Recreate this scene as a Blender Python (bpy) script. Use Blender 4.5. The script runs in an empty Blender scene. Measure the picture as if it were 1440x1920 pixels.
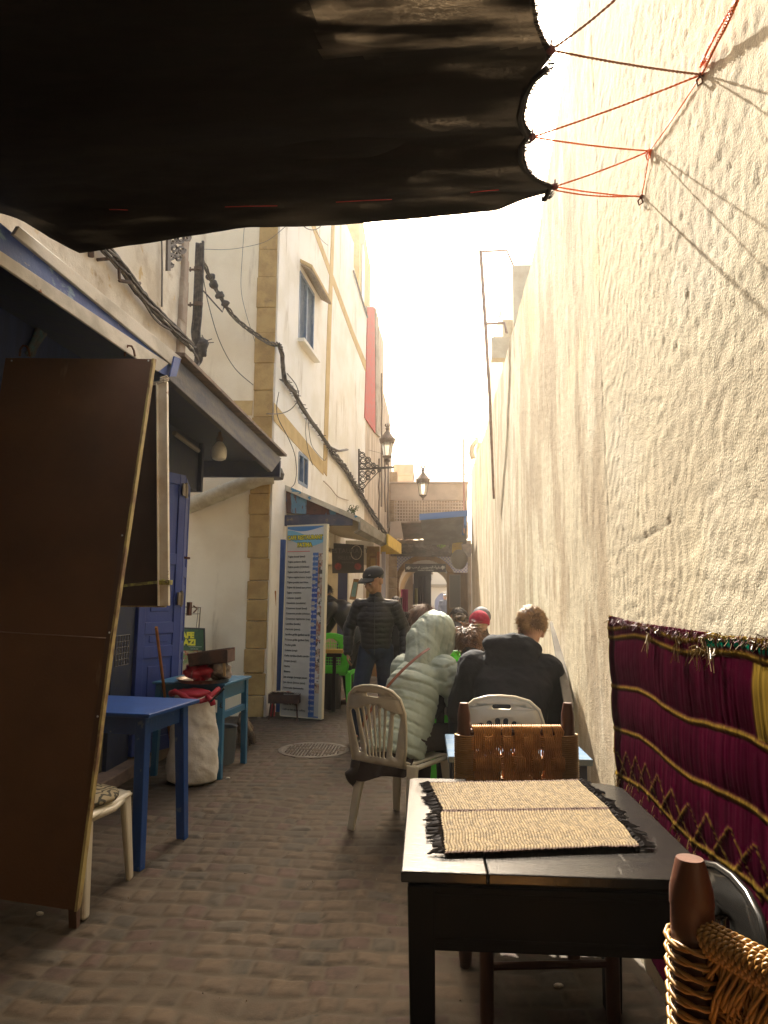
import bpy, bmesh, math, random
import numpy as np
from mathutils import Vector, Matrix, Euler, noise as mnoise
from mathutils.geometry import tessellate_polygon
SC = bpy.context.scene; COL = SC.collection
R = math.radians; PI = math.pi
rnd = random.Random(7)
# ---------------------------------------------------------------- camera
FPX = 1280.0; CH = 1.42; PITCH = R(7.2); YAW = R(3.5); ROLL = R(0.5)
_fw = np.array([-math.sin(YAW)*math.cos(PITCH), math.cos(YAW)*math.cos(PITCH), math.sin(PITCH)])
_rt = np.array([math.cos(YAW), math.sin(YAW), 0.0]); _up = np.cross(_rt, _fw)
_r2 = _rt*math.cos(ROLL)+_up*math.sin(ROLL); _u2 = -_rt*math.sin(ROLL)+_up*math.cos(ROLL)
cam = bpy.data.cameras.new('camera'); co = bpy.data.objects.new('camera', cam); COL.objects.link(co)
co.matrix_world = Matrix(((_r2[0], _u2[0], -_fw[0], 0), (_r2[1], _u2[1], -_fw[1], 0), (_r2[2], _u2[2], -_fw[2], CH), (0, 0, 0, 1)))
cam.sensor_fit = 'VERTICAL'; cam.sensor_height = 36; cam.lens = 36*FPX/1920
cam.clip_start = 0.05; cam.clip_end = 600
SC.camera = co
# ---------------------------------------------------------------- light
SUN_EL, SUN_AZ = 45.0, -13.0          # azimuth from +Y, negative = towards -X
W = bpy.data.worlds.new("World"); SC.world = W; W.use_nodes = True
wn = W.node_tree.nodes; wl = W.node_tree.links
sky = wn.new('ShaderNodeTexSky'); sky.sky_type = 'NISHITA'; sky.sun_disc = False
sky.sun_elevation = R(SUN_EL); sky.sun_rotation = R(SUN_AZ); sky.air_density = 1.0; sky.dust_density = 7.0; sky.ozone_density = 0.5
wt = wn.new('ShaderNodeMix'); wt.data_type = 'RGBA'; wt.blend_type = 'MULTIPLY'; wt.inputs[0].default_value = 1; wt.inputs[7].default_value = (1, .93, .80, 1); wl.new(sky.outputs[0], wt.inputs[6]); wl.new(wt.outputs[2], wn['Background'].inputs[0]); wn['Background'].inputs[1].default_value = 0.15
sd = bpy.data.lights.new('sun', 'SUN'); sd.energy = 5.0; sd.angle = R(0.6); sd.color = (1, .93, .80)
so = bpy.data.objects.new('sun', sd); COL.objects.link(so)
_sd = Vector((math.sin(R(SUN_AZ))*math.cos(R(SUN_EL)), math.cos(R(SUN_AZ))*math.cos(R(SUN_EL)), math.sin(R(SUN_EL))))
so.rotation_euler = _sd.to_track_quat('Z', 'Y').to_euler(); so.location = _sd*40
SC.view_settings.view_transform = 'Standard'; SC.view_settings.look = 'None'
SC.view_settings.exposure = 1.8; SC.view_settings.gamma = 1.0; SC.view_settings.use_curve_mapping = False
SC.cycles.use_denoising = True
SC.cycles.max_bounces = 8; SC.cycles.diffuse_bounces = 5; SC.cycles.transparent_max_bounces = 16
# ---------------------------------------------------------------- pixel -> place
CAMP = np.array([0, 0, CH])
def ray(u, v): return _fw+_r2*(u-720)/FPX+_u2*(960-v)/FPX
def onZ(u, v, z=0.0):
    d = ray(u, v); p = CAMP+d*(z-CH)/d[2]; return Vector(p)
def onX(u, v, x):
    d = ray(u, v); return Vector(CAMP+d*x/d[0])
def onY(u, v, y):
    d = ray(u, v); return Vector(CAMP+d*y/d[1])
def FX(y): return -1.89+.1*(y-8.4)          # the white house's street front: x at a given y
def onF(u, v, off=0.0):
    d = ray(u, v); t = (-2.73+off-(CAMP[0]-.1*CAMP[1]))/(d[0]-.1*d[1]); return Vector(CAMP+d*t)
# ---------------------------------------------------------------- mesh builder
class MB:
    def __init__(s): s.v = []; s.f = []
    def add(s, vs, fs, M=None):
        o = len(s.v)
        if M is not None: vs = [M @ Vector(p) for p in vs]
        s.v += [tuple(p) for p in vs]; s.f += [tuple(i+o for i in f) for f in fs]; return s
    def box(s, c, d, rot=None, taper=None):
        x, y, z = d[0]/2, d[1]/2, d[2]/2; t = taper or 1
        vs = [(-x*t, -y*t, -z), (x*t, -y*t, -z), (x*t, y*t, -z), (-x*t, y*t, -z), (-x, -y, z), (x, -y, z), (x, y, z), (-x, y, z)]
        M = Matrix.Translation(c)
        if rot is not None: M = M @ (rot.to_4x4() if isinstance(rot, Matrix) else Euler(rot).to_matrix().to_4x4())
        return s.add(vs, [(3, 2, 1, 0), (4, 5, 6, 7), (0, 1, 5, 4), (1, 2, 6, 5), (2, 3, 7, 6), (3, 0, 4, 7)], M)
    def bar(s, a, b, w, h=None, upv=(0, 0, 1), w2=None, h2=None):
        a = Vector(a); b = Vector(b); h = h or w; d = (b-a).normalized(); u = Vector(upv)
        if abs(d.dot(u)) > .98: u = Vector((0, 1, 0))
        r = d.cross(u).normalized(); u = r.cross(d); w2 = w2 or w; h2 = h2 or (h if w2 == w else h*w2/w)
        vs = []
        for p, ww, hh in ((a, w, h), (b, w2, h2)):
            for sx, sy in ((-1, -1), (1, -1), (1, 1), (-1, 1)): vs.append(p+r*sx*ww/2+u*sy*hh/2)
        return s.add(vs, [(0, 1, 2, 3), (7, 6, 5, 4), (1, 0, 4, 5), (2, 1, 5, 6), (3, 2, 6, 7), (0, 3, 7, 4)])
    def tube(s, pts, r, n=8, cap=True, closed=False):
        P = [Vector(p) for p in pts]; m = len(P); rs = r if isinstance(r, (list, tuple)) else [r]*m
        vs = []; fs = []; pu = None
        for i in range(m):
            if closed: d = P[(i+1) % m]-P[i-1]
            else: d = P[min(i+1, m-1)]-P[max(i-1, 0)]
            if d.length < 1e-9: d = Vector((0, 0, 1))
            d.normalize()
            if pu is None:
                pu = Vector((0, 0, 1)) if abs(d.z) < .9 else Vector((1, 0, 0))
            rr = d.cross(pu)
            if rr.length < 1e-6: rr = d.cross(Vector((0, 1, 0)))
            rr.normalize(); pu = rr.cross(d).normalized()
            for k in range(n):
                a = 2*PI*k/n; vs.append(P[i]+(rr*math.cos(a)+pu*math.sin(a))*rs[i])
        for i in range(m if closed else m-1):
            j = (i+1) % m
            for k in range(n): fs.append((i*n+k, i*n+(k+1) % n, j*n+(k+1) % n, j*n+k))
        if cap and not closed: fs.append(tuple(range(n-1, -1, -1))); fs.append(tuple((m-1)*n+k for k in range(n)))
        return s.add(vs, fs)
    def lathe(s, prof, c=(0, 0, 0), n=20, M=None, cap=True):
        vs = []; fs = []
        for r, z in prof:
            for k in range(n):
                a = 2*PI*k/n; vs.append((c[0]+r*math.cos(a), c[1]+r*math.sin(a), c[2]+z))
        for i in range(len(prof)-1):
            for k in range(n): fs.append((i*n+k, i*n+(k+1) % n, (i+1)*n+(k+1) % n, (i+1)*n+k))
        if cap: fs.append(tuple(range(n-1, -1, -1))); fs.append(tuple((len(prof)-1)*n+k for k in range(n)))
        return s.add(vs, fs, M)
    def prism(s, poly, ext):
        n = len(poly); e = Vector(ext); P = [Vector(p) for p in poly]
        return s.add(P+[p+e for p in P], [tuple(range(n-1, -1, -1)), tuple(range(n, 2*n))]+[(i, (i+1) % n, n+(i+1) % n, n+i) for i in range(n)])
    def ell(s, c, r, M=None, n=14):
        vs = []; fs = []
        for i in range(n+1):
            t = PI*i/n
            for k in range(n): vs.append((c[0]+r[0]*math.sin(t)*math.cos(2*PI*k/n), c[1]+r[1]*math.sin(t)*math.sin(2*PI*k/n), c[2]+r[2]*math.cos(t)))
        for i in range(n):
            for k in range(n): fs.append((i*n+k, (i+1)*n+k, (i+1)*n+(k+1) % n, i*n+(k+1) % n))
        return s.add(vs, fs, M)
    def grid(s, fn, nu, nv):
        vs = [fn(i/(nu-1), j/(nv-1)) for j in range(nv) for i in range(nu)]
        return s.add(vs, [(j*nu+i, j*nu+i+1, (j+1)*nu+i+1, (j+1)*nu+i) for j in range(nv-1) for i in range(nu-1)])
    def holed(s, loops, fn, cut=0):
        """flat polygon with holes (2-D loops) mapped through fn(x, y)"""
        tr = tessellate_polygon([[Vector((p[0], p[1], 0)) for p in L] for L in loops])
        flat = [p for L in loops for p in L]
        bm = bmesh.new(); bv = [bm.verts.new((p[0], p[1], 0)) for p in flat]
        for t in tr:
            try: bm.faces.new([bv[i] for i in t])
            except ValueError: pass
        bmesh.ops.recalc_face_normals(bm, faces=bm.faces)
        for _ in range(cut):
            es = [e for e in bm.edges if e.calc_length() > .05]
            if es: bmesh.ops.subdivide_edges(bm, edges=es, cuts=1); bmesh.ops.triangulate(bm, faces=bm.faces)
        bm.verts.index_update()
        s.add([fn(v.co.x, v.co.y) for v in bm.verts], [[v.index for v in f.verts] for f in bm.faces]); bm.free(); return s
    def text(s, txt, size, M, ext=0.0006, align='LEFT', bold=0.0):
        cu = bpy.data.curves.new('t', 'FONT'); cu.body = txt; cu.size = size; cu.extrude = ext; cu.align_x = align; cu.offset = bold; cu.resolution_u = 2
        o = bpy.data.objects.new('t', cu); COL.objects.link(o)
        dg = bpy.context.evaluated_depsgraph_get(); me = bpy.data.meshes.new_from_object(o.evaluated_get(dg))
        s.add([v.co.copy() for v in me.vertices], [tuple(p.vertices) for p in me.polygons], M)
        bpy.data.objects.remove(o); bpy.data.curves.remove(cu); bpy.data.meshes.remove(me); return s
def mesh_from(vs, fs, name='m'):
    me = bpy.data.meshes.new(name); me.from_pydata([tuple(v) for v in vs], [], fs); me.update(); return me
def put(o, parent=None):
    COL.objects.link(o)
    if parent is not None: o.parent = parent
    return o
def tag(o, label=None, cat=None, group=None, kind=None):
    if label: o['label'] = label
    if cat: o['category'] = cat
    if group: o['group'] = group
    if kind: o['kind'] = kind
    return o
def thing(name, label, cat, loc=(0, 0, 0), rotz=0.0, group=None):
    o = bpy.data.objects.new(name, None); o.empty_display_size = .1; COL.objects.link(o)
    o.location = loc; o.rotation_euler = (0, 0, rotz); return tag(o, label, cat, group)
def finish(o, mat, bevel=0, smooth=False, solid=0, bseg=2):
    me = o.data
    if mat: me.materials.append(mat)
    if smooth:
        me.polygons.foreach_set('use_smooth', [True]*len(me.polygons))
        if smooth == 'a': me.set_sharp_from_angle(angle=R(38))
    if solid:
        m = o.modifiers.new('s', 'SOLIDIFY'); m.thickness = solid; m.offset = 0
    if bevel:
        m = o.modifiers.new('b', 'BEVEL'); m.width = bevel; m.segments = bseg; m.limit_method = 'ANGLE'; m.angle_limit = R(35); m.harden_normals = False
    return o
def part(name, mb, mat, parent, world=True, label=None, **k):
    """a child mesh; world=True means vertices are in world coordinates and the root is unrotated"""
    off = Vector((0, 0, 0))
    if world:
        q = parent
        while q is not None: off += Vector(q.location); q = q.parent
    vs = [Vector(p)-off for p in mb.v] if world else mb.v
    o = bpy.data.objects.new(name, mesh_from(vs, mb.f, name)); put(o, parent); finish(o, mat, **k)
    if label: o['label'] = label
    return o
def single(name, mb, mat, label, cat, group=None, kind=None, **k):
    A = np.array(mb.v); c = Vector(((A[:, 0].min()+A[:, 0].max())/2, (A[:, 1].min()+A[:, 1].max())/2, A[:, 2].min()))
    if kind == 'structure': c = Vector((0, 0, 0))
    o = bpy.data.objects.new(name, mesh_from([Vector(p)-c for p in mb.v], mb.f, name)); o.location = c; put(o); finish(o, mat, **k)
    return tag(o, label, cat, group, kind)
def struct(name, mb, mat, **k): return single(name, mb, mat, None, None, None, 'structure', **k)
def copy_tree(o, loc=None, rotz=None, label=None, parent=None, group=None):
    c = o.copy(); COL.objects.link(c)
    if parent is not None: c.parent = parent
    if loc is not None: c.location = loc
    if rotz is not None: c.rotation_euler = (0, 0, rotz)
    if label: c['label'] = label
    if group: c['group'] = group
    for ch in list(o.children): copy_tree(ch, parent=c)
    return c
# ---------------------------------------------------------------- numpy value noise
_rs = np.random.RandomState(3); _T = _rs.rand(256, 256)
def vnoise(x, y):
    xi = np.floor(x).astype(int); yi = np.floor(y).astype(int); fx = x-xi; fy = y-yi
    fx = fx*fx*(3-2*fx); fy = fy*fy*(3-2*fy)
    a = _T[xi % 256, yi % 256]; b = _T[(xi+1) % 256, yi % 256]; c = _T[xi % 256, (yi+1) % 256]; d = _T[(xi+1) % 256, (yi+1) % 256]
    return (a*(1-fx)+b*fx)*(1-fy)+(c*(1-fx)+d*fx)*fy
def fbm(x, y, o=4, g=.5):
    s = 0; a = 1; t = 0
    for i in range(o): s = s+a*vnoise(x*2**i+17*i, y*2**i+31*i); t += a; a *= g
    return s/t
def smooth01(a, b, x):
    t = np.clip((x-a)/(b-a), 0, 1); return t*t*(3-2*t)
def gridmesh(name, X, Y, Z, colr=None):
    """X, Y, Z: 2-D arrays; colr: (.., 3) linear colours"""
    ny, nx = X.shape; me = bpy.data.meshes.new(name)
    V = np.stack([X, Y, Z], -1).reshape(-1, 3); idx = np.arange(ny*nx).reshape(ny, nx)
    F = np.stack([idx[:-1, :-1], idx[:-1, 1:], idx[1:, 1:], idx[1:, :-1]], -1).reshape(-1, 4)
    me.vertices.add(len(V)); me.vertices.foreach_set('co', V.astype('f').ravel())
    me.loops.add(F.size); me.loops.foreach_set('vertex_index', F.astype('i').ravel())
    me.polygons.add(len(F)); me.polygons.foreach_set('loop_start', np.arange(0, F.size, 4, dtype='i')); me.polygons.foreach_set('use_smooth', np.ones(len(F), bool))
    me.update(); me.validate()
    if colr is not None:
        at = me.color_attributes.new('Col', 'FLOAT_COLOR', 'POINT'); c = np.ones((len(V), 4), 'f'); c[:, :3] = colr.reshape(-1, 3); at.data.foreach_set('color', c.ravel())
    return me
# ---------------------------------------------------------------- materials
_mc = {}
def M_(name, c, rough=.75, c2=None, sc=6.0, lo=.4, hi=.65, st=(1, 1, 1), bump=0, bs=60, bst=(1, 1, 1), bump2=0, bs2=8, metal=0, spec=.5,
       stain=None, ss=2.5, sst=(1, 1, 1), slo=.55, shi=.7, attr=False, coat=0, trans=0, sheen=0, det=5, stain2=None, s2s=20, s2lo=.62, s2hi=.66, s2st=(1, 1, 1), aniso=0, bdist=.004):
    if name in _mc: return _mc[name]
    m = bpy.data.materials.new(name); m.use_nodes = True; N = m.node_tree.nodes; L = m.node_tree.links; b = N['Principled BSDF']
    tc = N.new('ShaderNodeTexCoord')
    def mp(s):
        q = N.new('ShaderNodeMapping'); q.inputs['Scale'].default_value = s; L.new(tc.outputs['Object'], q.inputs[0]); return q.outputs[0]
    def nz(scale, s=(1, 1, 1), d=5, r=.6):
        n = N.new('ShaderNodeTexNoise'); n.inputs['Scale'].default_value = scale; n.inputs['Detail'].default_value = d; n.inputs['Roughness'].default_value = r; L.new(mp(s), n.inputs[0]); return n.outputs[0]
    def ramp(f, a, bb):
        q = N.new('ShaderNodeMapRange'); q.interpolation_type = 'SMOOTHSTEP'; q.inputs[1].default_value = a; q.inputs[2].default_value = bb; L.new(f, q.inputs[0]); return q.outputs[0]
    def mix(f, A, B):
        q = N.new('ShaderNodeMix'); q.data_type = 'RGBA'; L.new(f, q.inputs[0])
        for x, i in ((A, 6), (B, 7)):
            if isinstance(x, tuple): q.inputs[i].default_value = (*x, 1)
            else: L.new(x, q.inputs[i])
        return q.outputs[2]
    col = tuple(c)
    if attr:
        a = N.new('ShaderNodeVertexColor'); a.layer_name = 'Col'; col = a.outputs[0]
        if c2: col = mix(ramp(nz(sc, st), lo, hi), col, tuple(c2))
    elif c2: col = mix(ramp(nz(sc, st, det), lo, hi), col, tuple(c2))
    if stain: col = mix(ramp(nz(ss, sst, 6, .65), slo, shi), col, tuple(stain))
    if stain2: col = mix(ramp(nz(s2s, s2st, 4, .6), s2lo, s2hi), col, tuple(stain2))
    if isinstance(col, tuple): b.inputs['Base Color'].default_value = (*col, 1)
    else: L.new(col, b.inputs['Base Color'])
    b.inputs['Roughness'].default_value = rough; b.inputs['Metallic'].default_value = metal; b.inputs['Specular IOR Level'].default_value = spec
    b.inputs['Coat Weight'].default_value = coat; b.inputs['Transmission Weight'].default_value = trans
    if sheen: b.inputs['Sheen Weight'].default_value = sheen; b.inputs['Sheen Roughness'].default_value = .4
    if aniso: b.inputs['Anisotropic'].default_value = aniso
    last = None
    for st_, sc_, stt in ((bump2, bs2, (1, 1, 1)), (bump, bs, bst)):
        if st_:
            q = N.new('ShaderNodeBump'); q.inputs['Strength'].default_value = min(1, st_); q.inputs['Distance'].default_value = bdist*max(1, st_)*(3 if sc_ < 25 else 1)
            L.new(nz(sc_, stt, 6), q.inputs['Height'])
            if last: L.new(last, q.inputs['Normal'])
            last = q.outputs[0]
    if last: L.new(last, b.inputs['Normal'])
    _mc[name] = m; return m
# ================================================================ THE SETTING
dark_paint_shade = M_('dark_blue_paint_shade', (.012, .022, .06), .55, c2=(.02, .03, .05), sc=9, bump=.5, bs=40)  # dark blue paint; on the soffit this colour stands for shade
# ---- ground and paving
g = MB(); g.add([(-60, -40, -.03), (60, -40, -.03), (60, 90, -.03), (-60, 90, -.03)], [(0, 1, 2, 3)])
struct('ground', g, M_('ground_dirt', (.20, .16, .12), .9, c2=(.14, .11, .085), sc=3, bump=1, bs=30))
ys = [0.2]
while ys[-1] < 18.6: ys.append(ys[-1]+max(.012, .0026*ys[-1]))
xs = np.arange(-2.95, 1.25, .0135); Xg, Yg = np.meshgrid(xs, np.array(ys))
wx = Xg+.09*(fbm(Xg*1.2, Yg*1.2)-.5)+.035*(fbm(Xg*9, Yg*9)-.5); wy = Yg+.22*(fbm(Xg*.8+9, Yg*.7)-.5)*2+.036*(fbm(Xg*8+5, Yg*8)-.5)
RH = .112; row = np.floor(wy/RH).astype(int); fy = wy/RH-row
nr = row.max()-row.min()+3; r0 = row.min(); rs2 = np.random.RandomState(11)
bw = rs2.uniform(.075, .155, (nr, 70)); bcum = np.cumsum(bw, 1)-3.4-rs2.rand(nr, 1)*.15
bi = np.zeros(row.shape, int); dl = np.zeros(row.shape); dr = np.zeros(row.shape)
for k in range(nr):
    m = (row-r0) == k
    if not m.any(): continue
    b = bcum[k]; j = np.searchsorted(b, wx[m]).clip(1, 58); bi[m] = j; dl[m] = wx[m]-b[j-1]; dr[m] = b[j]-wx[m]
hsh = _T[(row*37+bi*11) % 256, (bi*53+row*7) % 256]; hs2 = _T[(row*19+bi*29+5) % 256, (bi*13+row*3) % 256]; hs3 = _T[(row*5+bi*71+9) % 256, (bi*23+row*17) % 256]
d = np.minimum(np.minimum(dl, dr), np.minimum(fy, 1-fy)*RH)
dome = 1-np.exp(-np.clip(d-.003-.004*fbm(Xg*30, Yg*30), 0, 1)/.0065)
top = dome*(.010+.007*hsh)+(hs2-.5)*.010*(fy-.5)*2*.8+(hs3-.5)*.04*(dl/(dl+dr+1e-6)-.5)*.3+.0025*(fbm(Xg*28, Yg*28)-.5)
dirt = .0074+.009*(fbm(Xg*2.2+3, Yg*2.2, 5)-.5)+.003*(fbm(Xg*25, Yg*25+7)-.5)
Zg = np.maximum(top, dirt)+.02*(fbm(Xg*.7, Yg*.7)-.5); cover = smooth01(-.003, .002, dirt-top)
base = np.array([.155, .108, .066])[None, None]*(.72+.5*hsh[..., None]); red = np.array([.155, .095, .070])[None, None]*(.75+.4*hsh[..., None]); gry = np.array([.120, .098, .070])[None, None]*(.8+.4*hsh[..., None])
cb = np.where(hs2[..., None] > .78, red, base); cb = np.where(hs3[..., None] > .88, gry, cb)
cd = np.array([.145, .110, .070])[None, None]*(.7+.6*fbm(Xg*7, Yg*7+3)[..., None]); cj = np.array([.055, .045, .034])
cc = cb*(.62+.46*fbm(Xg*22, Yg*22)[..., None]+.34*vnoise(Xg*73, Yg*73)[..., None]); cc = cc*(dome[..., None]*.85+.15); cc = cc*(1-cover[..., None])+cd*cover[..., None]
cc *= .44*(1.12-.36*smooth01(.45, .7, fbm(Xg*.8+40, Yg*.8)))[..., None]
pv = bpy.data.objects.new('paving', gridmesh('paving', Xg, Yg, Zg-.006, cc)); COL.objects.link(pv)
pv.data.materials.append(M_('cobble', (0, 0, 0), .78, attr=True, bump=.5, bs=160, bdist=.003, spec=.35)); pv['kind'] = 'structure'
def gz(x, y): return .002
mb = MB(); rl = random.Random(21)
for i in range(420):
    y = .9+6.5*rl.random()**1.3; x = rl.uniform(-2.2, .75); r_ = rl.uniform(.002, .007); q = Euler((rl.uniform(0, 6), rl.uniform(0, 6), rl.uniform(0, 6))).to_matrix().to_4x4(); mb.add([(-r_, 0, 0), (0, -r_*.6, 0), (r_, 0, 0), (0, r_*.7, r_*.3), (0, 0, r_*.7)], [(0, 1, 4), (1, 2, 4), (2, 3, 4), (3, 0, 4), (3, 2, 1, 0)], Matrix.Translation((x, y, .006)) @ q)
_g = struct('grit', mb, M_('grit', (.22, .18, .13), .9, c2=(.09, .07, .05), sc=6)); _g['kind'] = 'stuff'
# ---- manhole cover
mc = onZ(588, 1408); n = 40; mb = MB(); mb.lathe([(.33, 0), (.33, .014), (.295, .014), (.29, .010)], (mc.x, mc.y, .0), 48)
for i in range(-9, 10):
    for j in range(-9, 10):
        x, y = i*.03, j*.03
        if x*x+y*y < .27**2: mb.box((mc.x+x, mc.y+y, .0135), (.018, .008, .007), (0, 0, R(45 if (i+j) % 2 else -45)))
single('manhole_cover', mb, M_('cast_iron', (.10, .085, .07), .5, c2=(.16, .13, .10), sc=12, metal=.3, bump=.5), 'round cast iron manhole cover with raised tread set in the cobbles', 'manhole cover', bevel=.002)
# ---- the tall sunlit wall on the right
def WX(y): return float(np.interp(y, [-3, 4, 9, 13, 17.2], [.85, .85, .93, 1.05, 1.15]))
yy = [-2.5]
while yy[-1] < 16.9: yy.append(yy[-1]+(.013 if .8 < yy[-1] < 5 else .03))
yy = np.array(yy); zz = np.linspace(-.02, 1, 330); Yw, Zn = np.meshgrid(yy, zz)
topz = np.interp(Yw, [-2.5, 2, 3.4, 3.8, 4.8, 5.0, 6.5, 9.5, 12, 14, 17], [5.6, 5.3, 4.78, 4.62, 4.28, 4.20, 4.15, 4.12, 4.25, 4.4, 4.6])+.05*(fbm(Yw*2, Yw*0+4)-.5)+.02*(fbm(Yw*14, Yw*0)-.5)
Zw = Zn*topz
bx = np.interp(Yw, [-3, 4, 9, 13, 17.2], [.85, .85, .93, 1.05, 1.15])
newp = smooth01(3.35, 3.15, Yw+.12*(fbm(Zw*3, Zw*0+2)-.5))          # newer, trowelled plaster nearest the camera
und = .012*(fbm(Yw*.7, Zw*.7+8)-.5)+.004*(fbm(Yw*3.5, Zw*3+3)-.5)
pit = (fbm(Yw*60, Zw*48+3, 3)-.5)*.0085; pitm = smooth01(1.6, 2.7, Zw+.4*fbm(Yw*2, Zw*2))*smooth01(3.4, 2.4, Yw)
arc = np.hypot(Yw-1.4, (Zw-.6)*.8); trow = (np.abs(np.sin(arc*62+3*fbm(Yw*3, Zw*3)*6))**3)*.0022+(vnoise(Yw*9, Zw*130)-.5)*.0035
old = (vnoise(Yw*55, Zw*9)-.5)*.0016+(fbm(Yw*20, Zw*9, 4)-.5)*.0035+(fbm(Yw*60, Zw*60, 2)-.5)*.0035
lump = (fbm(Yw*24, Zw*20+5, 4)-.5)*.0014
disp = und+newp*(pit*pitm+trow*(1-.6*pitm)+lump)+(1-newp)*old
crack = np.exp(-((Zw-(1.62+.10*(3.0-Yw)+.05*fbm(Yw*4, Yw*0+1)))/.006)**2)*smooth01(3.2, 3.0, Yw)*smooth01(1.9, 2.3, Yw)
crack2 = np.exp(-((Zw-(2.22-.35*np.abs(Yw-2.9)**1.5+.05*fbm(Yw*5, Yw*0+6)))/.005)**2)*smooth01(3.2, 3.1, Yw)*smooth01(2.3, 2.5, Yw)
seam = np.exp(-((Yw-3.22-.02*np.sin(Zw*3))/.006)**2)*.006
disp -= crack*.004+crack2*.002+seam*.7
cream = np.array([.57, .49, .35]); stainA = np.array([.34, .25, .155]); ochr = np.array([.66, .50, .26]); pale = np.array([.66, .59, .46])
s1 = smooth01(.44, .62, fbm(Yw*4.2, Zw*1.3+2, 6, .62))*(1-newp)*.65; s2 = smooth01(.56, .70, fbm(Yw*13+5, Zw*2.0, 4))*(1-newp)*.35
oc = smooth01(.55, .68, fbm(Yw*1.1+12, Zw*1.1))*smooth01(2.4, 3.4, Zw)*.8*(1-newp*.7); pl = smooth01(.5, .7, fbm(Yw*2+40, Zw*2))*.6
cw = cream[None, None]*np.ones(Yw.shape+(1,)); cw = cw*(1-pl[..., None])+pale*pl[..., None]; cw = cw*(1-oc[..., None])+ochr*oc[..., None]
cw = cw*(1-s1[..., None])+stainA*s1[..., None]; cw = cw*(1-s2[..., None])+stainA*.8*s2[..., None]
gr = smooth01(.42, .66, fbm(Yw*2.8+7, Zw*2.2+1, 5))*newp*.42; cw = cw*(1-gr[..., None])+np.array([.46, .38, .27])*gr[..., None]
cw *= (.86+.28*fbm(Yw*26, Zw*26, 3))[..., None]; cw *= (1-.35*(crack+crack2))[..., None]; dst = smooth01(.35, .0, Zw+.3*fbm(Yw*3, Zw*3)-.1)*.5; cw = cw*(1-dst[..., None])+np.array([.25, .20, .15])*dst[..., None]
wall = thing('plaster_wall', 'tall sunlit cream plaster wall with brown streaks closing the right side of the alley', 'wall', (.85, 4, 0))
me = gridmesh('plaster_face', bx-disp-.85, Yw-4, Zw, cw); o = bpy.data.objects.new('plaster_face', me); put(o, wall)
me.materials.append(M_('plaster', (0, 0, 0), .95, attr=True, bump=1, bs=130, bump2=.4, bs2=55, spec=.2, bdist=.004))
mb = MB(); mb.box((1.06, -5.4, 2.8), (.4, 5.8, 5.6))
for a, b in zip([-2.5, 4, 9, 13], [4, 9, 13, 16.95]):
    tz = lambda y: float(np.interp(y, [-2.5, 2, 3.4, 3.8, 4.8, 5.0, 6.5, 9.5, 12, 14, 17], [5.6, 5.3, 4.78, 4.62, 4.28, 4.20, 4.15, 4.12, 4.25, 4.4, 4.6]))-.03
    seg = [a]+[q for q in (2, 3.4, 3.8, 4.8, 5.0, 6.5, 9.5, 12, 14) if a < q < b]+[b]
    for p, q in zip(seg, seg[1:]):
        v = [(WX(p)+.02, p, -.02), (WX(q)+.02, q, -.02), (WX(q)+.4, q, -.02), (WX(p)+.4, p, -.02), (WX(p)+.02, p, tz(p)), (WX(q)+.02, q, tz(q)), (WX(q)+.4, q, tz(q)), (WX(p)+.4, p, tz(p))]
        mb.add(v, [(3, 2, 1, 0), (4, 5, 6, 7), (0, 1, 5, 4), (1, 2, 6, 5), (2, 3, 7, 6), (3, 0, 4, 7)])
part('wall_core', mb, M_('old_render', (.55, .47, .34), .95, c2=(.38, .30, .2), sc=4, bump=1, bs=60), wall)
mb = MB(); mb.box((-.8, -8.4, 3), (4.6, .3, 6)); single('unseen_end_house', mb, M_('old_render', 0), 'unseen plain rendered house added behind the viewer to keep light off the foreground', 'house')  # unseen block added to cut sky light from behind the viewer
# roofs and posts behind / on top of the wall
crm = M_('cream_render', (.72, .64, .47), .9, c2=(.60, .50, .34), sc=3, bump=.7, bs=50)
mb = MB(); p = onY(961, 497, 10.5); q = onY(1010, 497, 10.5); mb.box(((p.x+q.x)/2+.6, 12.2, 3.6), (q.x-p.x+1.2, 3.4, p.z*2-7.2)); p2 = onY(945, 590, 10.4)
mb.box((p2.x+.9, 11.9, p2.z/2), (1.8, 2.6, p2.z)); mb.box((onY(922, 640, 10.3).x+.5, 10.4, onY(922, 640, 10.3).z-.1), (1.0, .2, .34))
single('roof_block', mb, crm, 'pale stepped rooftop block rising behind the sunlit wall beside the scrolled iron frame', 'rooftop')
mb = MB(); p = onY(893, 880, 16.6); mb.box((1.45, 16.2, 2.5), (.5, 1.2, 5.05))
single('gate_pier', mb, crm, 'weathered upright pier at the far end of the sunlit wall', 'pier', bevel=.03)
# ---- iron frame and leaning post over the wall
iron = M_('pinkish_rust_iron', (.42, .30, .25), .7, c2=(.32, .21, .16), sc=14)
YF = 7.9
def L(u, v, y=YF): return onY(u, v, y)
t = thing('scrolled_iron_frame', 'tall thin iron sign frame with scrollwork standing above the sunlit wall', 'iron frame', L(925, 940, 8.6))
mb = MB(); mb.tube([L(901, 470), L(911, 620), L(919, 760, 8.1), L(926, 935, 8.55)], [.021, .021, .018, .015], 8); part('post', mb, iron, t)
mb = MB(); mb.tube([L(902, 472), L(950, 469), L(962, 497)], .012, 6); part('bracket', mb, iron, t); mb = MB(); mb.tube([L(913, 607), L(946, 606), L(950, 625)], .016, 6); part('bracket', mb, iron, t)
def scroll(mb, cu, cv, r, a0, turns, y, rr=.006, s=1):
    mb.tube([L(cu+s*r*(1-k/26*.72)*math.cos(a0+turns*2*PI*k/26), cv+r*(1-k/26*.72)*math.sin(a0+turns*2*PI*k/26), y) for k in range(27)], rr, 5)
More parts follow.
